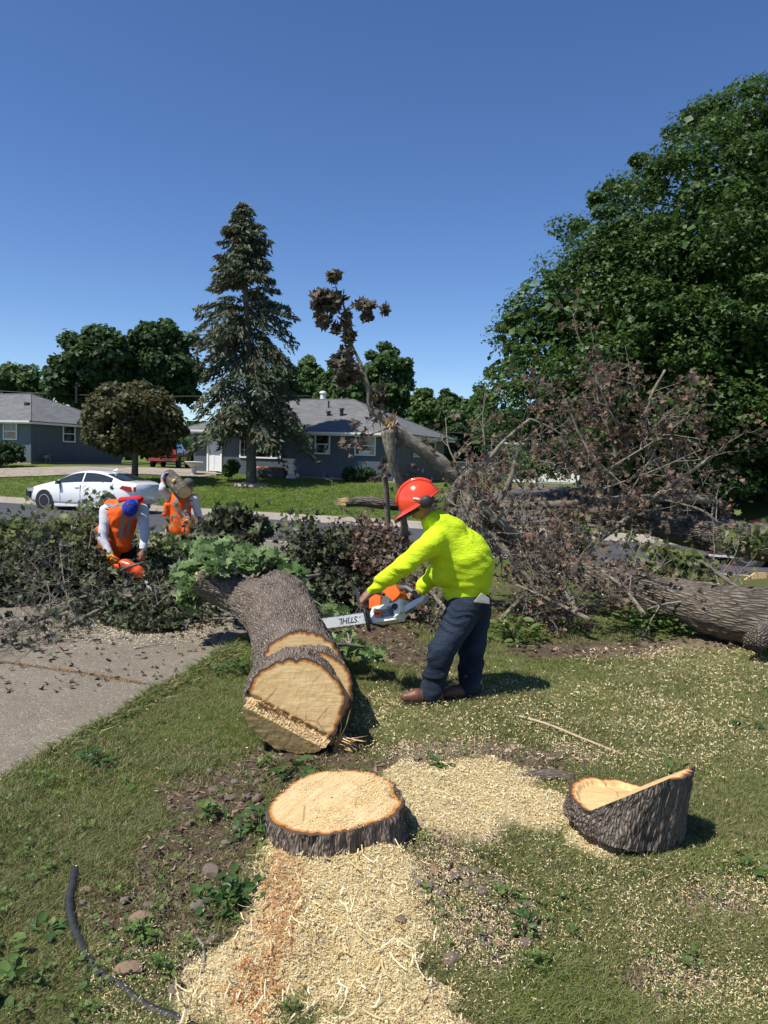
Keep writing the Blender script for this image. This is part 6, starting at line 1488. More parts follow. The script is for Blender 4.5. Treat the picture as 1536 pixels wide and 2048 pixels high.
# ---------------------------------------------------------------- the man in yellow with the chainsaw
def man_yellow():
    Y0 = 5.42
    hip = PY(936, 1205, Y0); hN = PY(926, 1222, Y0-.11); hF = PY(948, 1222, Y0+.13)
    spine = PY(934, 1140, Y0-.01); chest = PY(893, 1088, Y0-.04); neck = PY(864, 1038, Y0-.05); hc = PY(836, 1000, Y0-.06)
    sN = PY(868, 1082, Y0-.20); sF = PY(893, 1080, Y0+.14)
    eN = PY(806, 1134, Y0-.24); wN = PY(742, 1183, Y0-.14)
    eF = PY(872, 1150, Y0+.20); wF = PY(838, 1184, Y0+.12)
    kN = PY(882, 1302, Y0-.20); aN = PY(866, 1380, Y0-.20); kF = PY(945, 1300, Y0+.03); aF = PY(940, 1374, Y0-.06)
    feet = PZ(872, 1398, .0)
    root_loc = (aN[0], aN[1], 0.)
    P = []
    hp, at, R = head_prims(hc, np.array([-.86, .10, -.52]), np.array([-.35, 0, .93])); P += hp
    P += [('c', hc+[.03, .0, -.03], .055, neck, .062), ('c', neck, .07, chest, .12), ('c', chest, .135, spine, .13), ('c', spine, .13, hip, .135)]
    for a, b, c, r in ((sN, eN, wN, .05), (sF, eF, wF, .05)): P += [('c', chest, .09, a, .058), ('c', a, .052, b, .040), ('c', b, .040, c, .026)]
    for a, b, c in ((hN, kN, aN), (hF, kF, aF)): P += [('c', a, .085, b, .050), ('c', b, .048, c, .034), ('c', c, .032, c+np.array([-.08, -.02, -.05]), .026)]
    hand(P, wN, PY(727, 1197, Y0-.14)-wN, np.array([.55, .2, -.8]), curl=1.35, thumb=-1, L=.18)
    hand(P, wF, PY(812, 1192, Y0+.06)-wF, np.array([-.1, -.3, -.9]), curl=1.3, thumb=1, L=.18)
    V, F = sdf_mesh(P, .0068, .022)
    man = obj('person', V-np.array(root_loc), F, M_SKIN, None, True, loc=root_loc)
    tag(man, 'man in hi-vis yellow hoodie and orange-red helmet bending to cut the trunk with a chainsaw', 'person')
    # hoodie
    S = []
    S += [('c', neck+[.015, 0, -.02], .095, chest, .165, .04), ('c', chest, .165, spine, .165, .05), ('c', spine+[0, 0, .0], .165, PY(932, 1180, Y0), .168, .05), ('e', PY(928, 1118, Y0-.02), (.20, .20, .21), None, .06)]
    belly = PY(884, 1150, Y0-.02); S += [('e', belly, (.085, .14, .085), None, .05)]
    for a, b, c in ((sN, eN, wN), (sF, eF, wF)):
        S += [('c', chest+[.01, 0, .02], .13, a, .085, .05), ('c', a, .080, b, .066, .03), ('c', b, .066, b+(c-b)*.8, .050, .02), ('c', b+(c-b)*.85, .046, b+(c-b)*.97, .038, .01)]
    for a, b in ((905, 1060), (880, 1040), (902, 1050)): S += [('e', PY(a, b, Y0-.06), (.085, .12, .05), None, .04)]   # hood lying on the shoulders
    S += [('c', PY(862, 1036, Y0-.13), .04, PY(906, 1068, Y0-.16), .035, .03), ('c', PY(872, 1036, Y0+.06), .04, PY(915, 1062, Y0+.05), .035, .03)]
    S += [('-e', PY(935, 1236, Y0), (.4, .4, .115), rotx(0) @ roty(-.10), .02)]
    V, F = sdf_mesh(S, .0085, .04, folds(np.array([.55, 0, .85]), .0085, 5, 19, 4.5, lambda P: .014*vnoise(P*np.array([7, 9, 24.]), 4)*sstep(1.25, .9, P[:, 2])))
    obj('hoodie', V, F, M_HIVIS, man, True)
    # jeans
    J = [('e', PY(936, 1203, Y0+.01), (.165, .18, .13), None, .06)]
    for a, b, c, s in ((hN, kN, aN, -1), (hF, kF, aF, 1)):
        J += [('c', a, .122, b, .090, .03), ('c', b, .088, c+[0, 0, .02], .076, .03), ('c', c+[0, 0, .03], .080, c+[-.01, 0, -.035], .074, .02)]
    V, F = sdf_mesh(J, .0085, .035, folds(np.array([.3, 0, 1]), .014, 9, 12, 4.0, lambda P: .018*vnoise(P*np.array([7, 7, 24.]), 14)*sstep(.55, .12, P[:, 2])))
    obj('jeans', V, F, M_DENIM, man, True)
    # boots
    for c, d in ((aN, (-1, -.12)), (aF, (-.85, -.25))):
        d = nrm([d[0], d[1], 0]); g = np.array([c[0], c[1], 0.0]); q = np.array([-d[1], d[0], 0])
        B = [('c', g+[0, 0, .15], .058, g+[0, 0, .07], .056), ('c', g+[0, 0, .055]-d*.03, .048, g+d*.12+[0, 0, .052], .048), ('c', g+d*.12+[0, 0, .052], .048, g+d*.19+[0, 0, .042], .038)]
        V, F = sdf_mesh(B, .007, .02); V[:, 2] = np.maximum(V[:, 2], .018); bt = obj('boot', V, F, M_BOOT, man, True)
        poly = [(g+d*x+q*y)[:2] for x, y in ((-.085, -.03), (-.05, -.046), (.05, -.042), (.14, -.052), (.20, -.042), (.232, 0), (.20, .042), (.14, .052), (.05, .042), (-.05, .046), (-.085, .03))]
        MB().prism(poly, -.005, .022).obj('sole', M_SOLE, bt)
    # pocket rag
    r = MB(); p = PY(962, 1198, Y0-.20); r.add([p+[-.05, -.012, -.02], p+[.06, -.012, -.03], p+[.055, -.018, .01], p+[.0, -.02, .045], p+[-.05, .0, -.02], p+[.06, 0, -.03], p+[.055, 0, .01], p+[.0, 0, .045]], [(0, 1, 2, 3), (7, 6, 5, 4), (0, 4, 5, 1), (1, 5, 6, 2), (2, 6, 7, 3), (3, 7, 4, 0)])
    tag(r.obj('pocket_rag', M_PAPER), 'folded pale rag sticking out of the back pocket of the jeans', 'rag')
    pk = MB(); c0 = PY(953, 1228, Y0-.182)
    # hair and helmet
    Hs = [('e', at(0, -.035, -.015), (.079, .075, .075), R, .02), ('-e', at(0, .11, -.05), (.2, .10, .2), R, .01)]
    V, F = sdf_mesh(Hs, .008, .02); obj('hair', V, F, M_HAIR, man, True)
    hel = thing('hard_hat', 'orange-red hard hat with black ear muffs, worn by the man in yellow', 'helmet', at(0, 0, .08)); n = 40; VV = []; m = 14
    for i in range(m+1):
        th = (i/m)*math.pi/2*1.05
        for k in range(n):
            a = 2*math.pi*k/n; rx, ry = .125, .153; rid = 1+.02*(abs(math.sin(a)) < .2)
            brim = .0 if i < m else .0
            VV.append(at(rx*math.sin(th)*math.cos(a)*rid, ry*math.sin(th)*math.sin(a)-.005, -.012+.158*math.cos(th)))
    for k in range(n):
        a = 2*math.pi*k/n; fr_ = max(0, math.sin(a)); VV.append(at((.138)*math.cos(a), (.168+.065*fr_**2)*math.sin(a)-.005, -.030-.012*fr_+.02*max(0, -math.sin(a))))
    F = [(i*n+k, i*n+(k+1) % n, (i+1)*n+(k+1) % n, (i+1)*n+k) for i in range(m+1) for k in range(n)]
    VV = np.array(VV); inner = at(0, 0, .0)+(VV-at(0, 0, 0))*.965; nn = len(VV)
    F2 = [(a+nn, d+nn, c+nn, b+nn) for a, b, c, d in F]; e = (m+1)*n
    F3 = [(e+k, e+nn+k, e+nn+(k+1) % n, e+(k+1) % n) for k in range(n)]
    obj('shell', np.vstack([VV, inner]), [tuple(f[::-1]) for f in F+F2+F3], M_HELM, hel, True)
    rb = MB()
    for x in (-.035, 0, .035): rb.tube([at(x, .160*math.sin(t)*1.0-.005, -.008+.160*math.cos(t)*(1-abs(x)*1.2)) for t in np.linspace(-1.1, 1.25, 12)], .006, 6)
    rb.obj('shell_rib', M_HELM, hel, True)['kind'] = 'stuff'
    for s in (-1, 1):
        Rr = R @ roty(math.pi/2)
        MB().lathe([(.006, -.03), (.036, -.028), (.046, -.012), (.046, .012), (.040, .026), (.006, .030)], 22, at(s*.122, -.055, -.035), Rr).obj('ear_muff', M_BLACKP, hel, True)
        MB().tube([at(s*.128, -.05, -.03), at(s*.14, -.02, .01), at(s*.125, .01, .03)], .006, 6).obj('muff_arm', M_STEEL, hel)
    MB().tube([at(.11*math.cos(a), .16*math.sin(a)+.03, -.055) for a in np.linspace(-.1, math.pi+.1, 14)], .012, 6).obj('visor_frame', M_BLACKP, hel, True)
    return man
man_yellow()

# ---------------------------------------------------------------- chainsaws
def text_mesh(body, size, depth):
    cu = bpy.data.curves.new('lettering', 'FONT'); cu.body = body; cu.size = size; cu.extrude = depth; cu.align_x = 'CENTER'; cu.align_y = 'CENTER'; cu.offset = size*.018
    o = bpy.data.objects.new('lettering', cu); me = bpy.data.meshes.new_from_object(o); bpy.data.objects.remove(o); return me
def lettering(body, size, c, X, Yv, mat, parent, shear=0., depth=.0006, name='lettering'):
    me = text_mesh(body, size, depth); n = len(me.vertices); V = np.zeros(n*3, np.float32); me.vertices.foreach_get('co', V); V = V.reshape(-1, 3); F = [tuple(p.vertices) for p in me.polygons]
    X, Yv = nrm(X), nrm(Yv); Z = np.cross(X, Yv); V[:, 0] += shear*V[:, 1]
    W = c+V[:, :1]*X+V[:, 1:2]*Yv+V[:, 2:]*Z
    return obj(name, W, F, mat, parent)
def saw_yellow():
    Y = 5.36; A = PY(652, 1249, 5.62); B = PY(838, 1205, 5.30)          # bar end at the trunk, saw's rear
    x = nrm(B-A); cen = PY(775, 1218, 5.40)
    z = nrm(np.array([0.05, .30, 1])-x*(np.array([0.05, .30, 1]) @ x)); y = np.cross(z, x)                # y away from the camera side
    if y[1] < 0: y = -y
    R = np.stack([x, y, z], 1); L = lambda a, b, c: cen+(x*a+y*b+z*c)*1.18
    s = thing('chainsaw', 'orange and cream chainsaw with steel bar cutting into the felled trunk', 'chainsaw', cen)
    def poly(pts, y0, y1, mat, name, sm=False, parent=s):
        mb = MB(); P = [(p[0], p[1]) for p in pts]; n = len(P)
        V = [L(a, y0, c) for a, c in P]+[L(a, y1, c) for a, c in P]; cf = L(sum(p[0] for p in P)/n, y0, sum(p[1] for p in P)/n)
        mb.add(V, [tuple(range(n)), tuple(range(2*n-1, n-1, -1))]+[(i, n+i, n+(i+1) % n, (i+1) % n) for i in range(n)]); return mb.obj(name, mat, parent)
    # x to the rear (right), z up; the near face is at y = -.05
    poly([(-.085, -.075), (.075, -.085), (.105, -.03), (.095, .02), (-.075, .02), (-.095, -.02)], -.055, .06, M_SAWW, 'starter_housing')
    poly([(-.10, .018), (-.02, .022), (-.01, .075), (-.04, .095), (-.09, .085)], -.05, .055, M_SAWO, 'fuel_housing')
    poly([(.0, .03), (.09, .018), (.115, .07), (.09, .13), (.03, .15), (-.02, .12), (.02, .085)], -.035, .055, M_SAWO, 'top_cover')
    poly([(-.02, .015), (.06, .015), (.05, .05), (.02, .075), (-.01, .06)], -.045, .05, M_SAWG, 'engine_block')
    poly([(.065, -.075), (.115, -.055), (.125, .03), (.085, .015), (.075, -.03)], -.062, .05, M_SAWW, 'fan_cover')
    for i in range(13):
        a = -.055+.0115*i; MB().box(L(a+.02, -.0575, -.035), (.0045, .006, .080), R @ roty(-.75)).obj('grille_slot', M_BLACKP, s)
    for i in range(5): MB().box(L(.045+.004*i, -.064, -.005-.014*i), (.03, .006, .005), R).obj('grille_slot', M_BLACKP, s)
    d = MB().lathe([(.030, -.004), (.030, .004)], 26, L(-.035, -.063, -.030), R @ rotx(math.pi/2)).obj('round_badge', M_SAWO, s)
    lettering('STIHL', .017, L(-.035, -.0685, -.030), x, z, M_BLACKP, d, .2)
    MB().lathe([(.019, -.002), (.024, .002)], 22, L(.085, -.067, -.012), R @ rotx(math.pi/2)).obj('starter_knob_recess', M_BLACKP, s)
    # rear handle and guard
    MB().tube([L(.10, .0, .11), L(.15, .0, .10), L(.20, .0, .055), L(.215, 0, .01), L(.17, 0, -.03), L(.10, .0, -.04)], [.022, .018, .018, .018, .018, .02], 10).obj('rear_handle', M_SAWG, s, True)
    poly([(.105, -.055), (.25, -.01), (.28, .022), (.20, .01), (.12, -.015)], -.03, .03, M_STEEL, 'handle_guard')
    # front wrap handle, black
    MB().tube([L(-.095, -.085, -.125), L(-.105, -.09, -.02), L(-.125, -.085, .09), L(-.125, -.02, .13), L(-.12, .06, .125), L(-.10, .08, .02), L(-.09, .07, -.07)], [.013, .015, .015, .014, .014, .013, .012], 10).obj('front_handle', M_BLACKP, s, True)
    poly([(-.165, .03), (-.135, .02), (-.145, .15), (-.17, .16)], -.07, .06, M_BLACKP, 'hand_guard')
    poly([(-.15, -.05), (-.09, -.06), (-.095, .01), (-.14, .0)], -.03, .06, M_SAWG, 'bar_mount')
    # bar with chain
    q0 = nrm(A-L(-.10, .03, -.03)); lb = np.linalg.norm(A-L(-.10, .03, -.03))+.10; bz = nrm(z-q0*(z @ q0)); by = np.cross(bz, q0); b0 = L(-.09, .02, -.025)
    if by[1] > 0: by = -by
    w = .040; pts = [(0, -w*.7), (.06, -w), (lb, -w), (lb+.03, -w*.5), (lb+.035, 0), (lb+.03, w*.5), (lb, w), (.06, w), (0, w*.7)]; n = len(pts)
    V = [b0+q0*a+bz*c+by*.0025 for a, c in pts]+[b0+q0*a+bz*c-by*.0025 for a, c in pts]
    bar = MB().add(V, [tuple(range(n)), tuple(range(2*n-1, n-1, -1))]+[(i, n+i, n+(i+1) % n, (i+1) % n) for i in range(n)]).obj('guide_bar', M_STEEL, s)
    ch = MB()
    for sgn in (-1, 1):
        for i in range(int(lb/.016)): c = b0+q0*(.03+i*.016)+bz*sgn*(w+.003); ch.box(c, (.011, .006, .007+.005*(i % 3 == 0)), np.stack([q0, by, bz], 1))
    ch.obj('saw_chain', M_CHAIN, bar)['kind'] = 'stuff'
    lettering('STIHL', .062, b0+q0*(.235)+by*.0032, q0*1.0, -bz, M_BLACKP, bar, .18, .0005)
    return s
saw_yellow()

# ---------------------------------------------------------------- man in orange vest, bending with an orange saw
def vest_bands(name, parent, pts, w, mat=None):
    pass
def man_bending():
    Y = 9.75; g0 = float(zt(-3.3, 9.7))
    hipL = PY(212, 1098, Y+.22); hipR = PY(256, 1098, Y+.22); hip = (hipL+hipR)/2; chest = PY(246, 1030, Y-.12); neck = PY(256, 1014, Y-.24); hc = PY(262, 1020, Y-.40)
    sA = PY(213, 1022, Y-.16); eA = PY(205, 1076, Y-.28); wA = PY(224, 1118, Y-.38)
    sB = PY(284, 1020, Y-.14); eB = PY(290, 1064, Y-.26); wB = PY(285, 1102, Y-.40)
    kA = PY(222, 1150, Y-.02); kB = PY(258, 1150, Y+.02); aA = PY(226, 1200, Y+.15); aB = PY(256, 1200, Y+.2)
    for a in (aA, aB): a[2] = float(zt(a[0], a[1]))+.08
    P = []; hp, at, R = head_prims(hc, np.array([.05, -.50, -.86]), np.array([0, -.85, .4])); P += hp
    P += [('c', neck, .055, hc, .06), ('c', neck, .07, chest, .13), ('c', chest, .14, hip, .14)]
    for a, b, c in ((sA, eA, wA), (sB, eB, wB)): P += [('c', chest, .08, a, .06), ('c', a, .05, b, .04), ('c', b, .038, c, .027)]
    for a, b, c in ((hipL, kA, aA), (hipR, kB, aB)): P += [('c', a, .085, b, .056), ('c', b, .054, c, .038), ('c', c, .036, c+[0, -.12, -.05], .03)]
    hand(P, wB, np.array([.0, -.25, -1.]), np.array([-.3, .9, 0]), curl=1.2, thumb=-1)
    V, F = sdf_mesh(P, .011, .03); loc = (aA[0], aA[1], g0)
    man = obj('person', V-np.array(loc), F, M_SKIN, None, True, loc=loc); tag(man, 'man in orange vest and blue cap bending forward over an orange chainsaw', 'person')
    T = []
    for a, b, c in ((sA, eA, wA), (sB, eB, wB)): T += [('c', chest, .10, a, .08, .04), ('c', a, .078, b, .062, .03), ('c', b, .062, b+(c-b)*.9, .042, .02)]
    T += [('c', neck, .085, chest, .15), ('c', chest, .15, hip, .15)]
    V, F = sdf_mesh(T, .012, .04, folds(np.array([0, 0, 1]), .008, 3, 16, 4)); obj('shirt', V, F, M_GSLEEVE, man, True)
    G_ = [('c', neck+[0, .03, 0], .12, chest, .185, .05), ('c', chest, .185, hip+[-.02, -.02, .03], .195, .05), ('c', PY(222, 1012, Y-.1), .09, PY(276, 1010, Y-.1), .09, .04),
          ('c', PY(200, 1060, Y+.1), .06, PY(206, 1085, Y+.1), .06, .05), ('c', PY(240, 1060, Y-.16), .10, PY(248, 1090, Y-.10), .10, .05)]
    fv = folds(np.array([.3, .2, .9]), .012, 8, 8, 3)
    V, F = sdf_mesh(G_, .012, .045, fv); vs = obj('vest', V, F, M_ORANGE, man, True)
    def band(pts, w, mt, nm, parent):
        """a strip laid on the vest"""
        from mathutils.bvhtree import BVHTree
        bvh = BVHTree.FromPolygons([tuple(v) for v in V], [tuple(f) for f in F.tolist()]); C = catmull(np.array(pts), 26); VV = []
        T_ = np.gradient(C, axis=0); prev = None
        for c, t in zip(C, T_):
            h = bvh.find_nearest(Vector(c)); p, nn = np.array(h[0]), np.array(h[1]); s = nrm(np.cross(nn, t))*w/2
            for k in (-1, 1):
                h2 = bvh.find_nearest(Vector(p+s*k)); q = np.array(h2[0]); n2 = np.array(h2[1]); VV.append(q+n2*.006)
        n = len(C); return obj(nm, VV, [(2*i, 2*i+1, 2*i+3, 2*i+2) for i in range(n-1)], mt, parent, True)
    band([PY(196, 1004, Y-.3), PY(222, 1002, Y-.35), PY(240, 1022, Y-.5), PY(243, 1050, Y-.5), PY(244, 1085, Y-.4)], .055, M_SILVER, 'reflective_band', vs)
    band([PY(292, 1004, Y-.3), PY(286, 1020, Y-.4), PY(280, 1045, Y-.5), PY(276, 1080, Y-.4)], .05, M_SILVER, 'reflective_band', vs)
    band([PY(184, 1040, Y-.2), PY(190, 1060, Y-.2), PY(208, 1088, Y-.25), PY(225, 1096, Y-.3)], .02, M_YEDGE, 'yellow_binding', vs)
    J = [('e', hip, (.20, .17, .14), None, .05)]
    for a, b, c in ((hipL, kA, aA), (hipR, kB, aB)): J += [('c', a, .115, b, .085, .04), ('c', b, .083, c, .065, .03)]
    V2, F2 = sdf_mesh(J, .013, .04, folds(np.array([0, 0, 1]), .008, 6, 10, 3)); obj('trousers', V2, F2, M_BLKCL, man, True)
    for c in (aA, aB):
        B = [('c', c+[0, 0, 0], .055, c+[0, -.06, -.02], .05), ('c', c+[0, -.05, -.03], .05, c+[0, -.18, -.04], .042)]; V3, F3 = sdf_mesh(B, .012, .02); obj('boot', V3, F3, M_BOOT, man, True)
    gp = []; hand(gp, wA-nrm(wA-eA)*.03, np.array([.1, -.25, -1.]), np.array([.2, .8, -.2]), curl=1.1, thumb=1, rs=1.45, L=.2); gp.append(('c', eA+(wA-eA)*.78, .047, wA, .043, .01))
    V4, F4 = sdf_mesh(gp, .008, .012); obj('glove', V4, F4, M_GLOVE, man, True)
    cp = thing('cap', 'royal blue cap worn by the bending man in the orange vest', 'cap', at(0, 0, .06))
    C_ = [('e', at(0, -.01, .035), (.092, .112, .100), R, .02), ('-e', at(0, 0, -.09), (.2, .2, .10), R, .008)]
    V5, F5 = sdf_mesh(C_, .008, .02); obj('crown', V5, F5, M_CAPB, cp, True)
    MB().lathe([(.012, 0), (.010, .006), (.002, .009)], 10, at(0, -.01, .133), R).obj('button', M_CAPR, cp)
    for a_ in range(3): MB().tube([at(.094*math.cos(a_*1.047)*math.sin(t), -.01+.114*math.sin(a_*1.047)*math.sin(t), .035+.101*math.cos(t)) for t in np.linspace(-1.35, 1.35, 12)], .0025, 4, False).obj('seam', M_BLACKP, cp)
    # peak turned to the back
    n = 12; pv = [at(.075*math.cos(a), -.105-.055*math.sin(a), .005-.02*math.sin(a)) for a in np.linspace(0, math.pi, n)]+[at(.075*math.cos(a), -.06, .022) for a in np.linspace(math.pi, 0, n)]
    obj('peak', np.vstack([pv, np.array(pv)+R[:, 2]*.006]), [tuple(range(2*n)), tuple(range(4*n-1, 2*n-1, -1))]+[(i, 2*n+i, 2*n+(i+1) % (2*n), (i+1) % (2*n)) for i in range(2*n)], M_CAPB, cp)
    b2 = [('c', PY(243, 1001, Y-.25), .045, PY(280, 998, Y-.25), .045)]; V6, F6 = sdf_mesh(b2, .012, .02); obj('collar', V6, F6, M_CAPR, man, True)
    # saw
    cen = PY(255, 1134, Y-.50); x = nrm(PY(290, 1146, Y-.55)-PY(215, 1118, Y-.45)); z = nrm(np.array([.15, -.45, 1])-x*(np.array([.15, -.45, 1]) @ x)); y = np.cross(z, x); y = y if y[1] > 0 else -y
    s = thing('chainsaw', 'vermilion chainsaw with grey handle held low by the man in the orange vest', 'chainsaw', cen); L = lambda a, b, c: cen+x*a+y*b+z*c
    B = [('c', L(-.03, 0, .02), .075, L(.14, 0, -.01), .075, .03), ('c', L(.05, -.03, .06), .045, L(-.06, -.03, .05), .04, .03), ('c', L(.14, 0, -.03), .06, L(.20, 0, -.02), .045, .03), ('c', L(-.05, 0, -.03), .045, L(-.16, 0, -.045), .03, .03)]
    Va, Fa = sdf_mesh(B, .008, .02); obj('body', Va, Fa, M_SAWO2, s, True)
    MB().tube([L(-.14, 0, -.05), L(-.25, 0, -.02), L(-.27, 0, .04), L(-.22, 0, .08), L(-.12, 0, .06)], .017, 10).obj('rear_handle', M_SAWO2, s, True)
    MB().tube([L(-.06, -.095, -.07), L(-.02, -.10, .0), L(.05, -.10, .07), L(.14, -.08, .13), L(.22, -.02, .16), L(.22, .08, .12)], .015, 10).obj('front_handle', M_SAWG, s, True)
    MB().box(L(.10, -.082, -.03), (.13, .02, .035), np.stack([x, y, z], 1)).obj('side_badge', M_SAWG, s)
    MB().tube([L(.20, .03, .10), L(.26, .02, .0)], .02, 8).obj('hand_guard', M_BLACKP, s)
    bd = nrm(np.array([.55, -.75, -.5])); bs_ = L(.18, .03, -.03); fr = frame(bd)
    MB().prism([(-.03, 0), (.03, 0), (.03, .38), (.015, .41), (-.015, .41), (-.03, .38)], -.003, .003, R=np.stack([fr[:, 1], bd, fr[:, 0]], 1), c=bs_).obj('guide_bar', M_STEEL, s)
man_bending()

# ---------------------------------------------------------------- man carrying a log
def man_carry():
    Y = 12.9
    hipL = PY(345, 1056, Y+.05); hipR = PY(372, 1058, Y+.05); hip = (hipL+hipR)/2; chest = PY(362, 1006, Y); neck = PY(368, 984, Y); hc = PY(377, 972, Y-.02)
    sA = PY(340, 998, Y); eA = PY(325, 978, Y-.15); wA = PY(325, 955, Y-.05)
    sB = PY(388, 998, Y); eB = PY(396, 1026, Y+.05); wB = PY(403, 1050, Y-.05)
    kA = PY(347, 1102, Y); kB = PY(368, 1104, Y+.1); aA = PY(348, 1146, Y); aB = PY(370, 1146, Y+.15)
    for a in (aA, aB): a[2] = float(zt(a[0], a[1]))+.08
    P = []; hp, at, R = head_prims(hc, np.array([.35, .9, -.1]), np.array([0, .1, 1])); P += hp
    P += [('c', neck, .055, hc, .06), ('c', neck, .07, chest, .13), ('c', chest, .135, hip, .13)]
    for a, b, c in ((sA, eA, wA), (sB, eB, wB)): P += [('c', chest, .08, a, .06), ('c', a, .05, b, .042), ('c', b, .042, c, .028)]
    for a, b, c in ((hipL, kA, aA), (hipR, kB, aB)): P += [('c', a, .085, b, .056), ('c', b, .054, c, .038), ('c', c, .036, c+[0, .12, -.05], .03)]
    hand(P, wB, wB-eB, np.array([-1, .2, 0]), curl=.5, thumb=1)
    V, F = sdf_mesh(P, .013, .03); loc = (aA[0], aA[1], float(zt(aA[0], aA[1])))
    man = obj('person', V-np.array(loc), F, M_SKIN, None, True, loc=loc); tag(man, 'man seen from behind in orange vest and black trousers carrying a log on his shoulder', 'person')
    T = []
    for a, b, c, k in ((sA, eA, wA, .55), (sB, eB, wB, .35)): T += [('c', chest, .10, a, .078, .04), ('c', a, .075, b, .062, .03), ('c', b, .060, b+(c-b)*k*.6, .052, .02)]
    T += [('c', neck, .08, chest, .145), ('c', chest, .15, hip, .155)]
    V, F = sdf_mesh(T, .013, .04, folds(np.array([0, 0, 1]), .008, 13, 14, 4)); obj('shirt', V, F, M_GSLEEVE, man, True)
    G_ = [('c', neck, .10, chest, .18, .05), ('c', chest, .18, hip+[.0, 0, .02], .185, .05), ('c', PY(343, 998, Y), .085, PY(388, 997, Y), .075, .04), ('c', PY(334, 1010, Y-.1), .05, PY(330, 1028, Y-.1), .045, .05), ('c', PY(378, 1045, Y-.1), .1, PY(376, 1062, Y-.1), .09, .04)]
    V, F = sdf_mesh(G_, .013, .045, folds(np.array([.5, .2, .8]), .014, 18, 8, 3)); vs = obj('vest', V, F, M_ORANGE, man, True)
    from mathutils.bvhtree import BVHTree
    bvh = BVHTree.FromPolygons([tuple(v) for v in V], [tuple(f) for f in F.tolist()])
    def band(pts, w, nm='reflective_band', mt=M_SILVER):
        C = catmull(np.array(pts), 24); VV = []; T_ = np.gradient(C, axis=0)
        for c, t in zip(C, T_):
            h = bvh.find_nearest(Vector(c)); p, nn = np.array(h[0]), np.array(h[1]); s = nrm(np.cross(nn, t))*w/2
            for k in (-1, 1): h2 = bvh.find_nearest(Vector(p+s*k)); VV.append(np.array(h2[0])+np.array(h2[1])*.006)
        obj(nm, VV, [(2*i, 2*i+1, 2*i+3, 2*i+2) for i in range(len(C)-1)], mt, vs, True)
    band([PY(334, 1000, Y-.3), PY(345, 1018, Y-.3), PY(365, 1028, Y-.3), PY(388, 1032, Y-.2)], .055); band([PY(356, 984, Y-.2), PY(348, 1000, Y-.3), PY(342, 1012, Y-.3)], .05); band([PY(385, 998, Y-.2), PY(382, 1015, Y-.3), PY(376, 1032, Y-.3)], .05)
    J = [('e', hip, (.18, .15, .13), None, .05)]
    for a, b, c in ((hipL, kA, aA), (hipR, kB, aB)): J += [('c', a, .11, b, .085, .04), ('c', b, .083, c, .07, .03)]
    V2, F2 = sdf_mesh(J, .013, .04, folds(np.array([0, 0, 1]), .008, 16, 10, 3)); tr = obj('trousers', V2, F2, M_BLKCL, man, True)
    MB().tube([hipL+[-.105, -.03, -.02], kA+[-.085, -.03, 0], aA+[-.068, -.02, .05]], .010, 6).obj('side_stripe', M_WHITE, tr)
    for c in (aA, aB): V3, F3 = sdf_mesh([('c', c, .055, c+[0, .06, -.02], .05), ('c', c+[0, .05, -.03], .05, c+[0, .18, -.04], .042)], .013, .02); obj('boot', V3, F3, M_BOOT, man, True)
    gp = []; hand(gp, wA-[0, 0, .03], np.array([.35, .1, 1]), np.array([.9, .2, -.1]), curl=.9, thumb=1, rs=1.4, L=.19); V4, F4 = sdf_mesh(gp, .009, .012); obj('glove', V4, F4, M_LILAC, man, True)
    cp = thing('cap', 'grey olive cap worn by the man carrying the log', 'cap', at(0, 0, .06))
    V5, F5 = sdf_mesh([('e', at(0, -.01, .035), (.095, .115, .10), R, .02), ('-e', at(0, 0, -.10), (.2, .2, .10), R, .008)], .009, .02); obj('crown', V5, F5, M_OLIVE, cp, True)
    V6, F6 = sdf_mesh([('e', at(0, .14, .02), (.07, .07, .012), R, .02)], .006, .02); obj('peak', V6, F6, M_OLIVE, cp, True)
    A = PY(338, 953, Y+.15); B = PY(369, 985, Y-.42); lg = thing('carried_log', 'short mossy log with pale cut end on the shoulder of the man walking away', 'log', A)
    V, F, bk = tube(catmull([A, (A+B)/2, B], 40), [.125, .12, .115], 40, False, bark_disp(.008, 20, 4, 77)); obj('bark', V, F, M_BARK_FAR, lg, True, {'bk': bk})
    ring = V[-40:]; c = ring.mean(0); fr = frame(B-A); VV = np.vstack([ring, c+(ring-c)*.8, c[None]]); n = 40
    obj('cut_face', VV, [(i, (i+1) % n, n+(i+1) % n, n+i) for i in range(n)]+[(n+i, n+(i+1) % n, 2*n) for i in range(n)], M_WOOD, lg, False, {'bk': (VV-c) @ fr, 'rad': np.r_[np.ones(n), np.full(n, .8), 0]})
    V, F, bk = tube([PY(349, 962, Y-.18), PY(347, 962, Y-.33)], [.04, .03], 12); obj('branch_stub', V, F, M_WOOD, lg, True, {'bk': bk})
man_carry()
# ------------------------------------------------------------------ ground cover
rng = np.random.default_rng(99)
def ground_pts(px, py):
    """points on the ground seen at these photograph positions"""
    d = cF+cR*((px-768)/FP)[:, None]+cU*((1024-py)/FP)[:, None]; z = np.zeros(len(px))
    for _ in range(8):
        t = (z-CAMH)/d[:, 2]; x, y = d[:, 0]*t, d[:, 1]*t; z = zt(x, y)
    return np.stack([x, y, z], 1)
def drop_zone(P):
    """False where the stump, the rounds, the offcut and boots stand"""
    ok = np.ones(len(P), bool)
    ok &= ((P[:, 0]-cs[0])**2+(P[:, 1]-cs[1])**2) > .31**2
    ok &= ((P[:, 0]-cw[0])**2+(P[:, 1]-cw[1])**2) > .25**2
    return ok
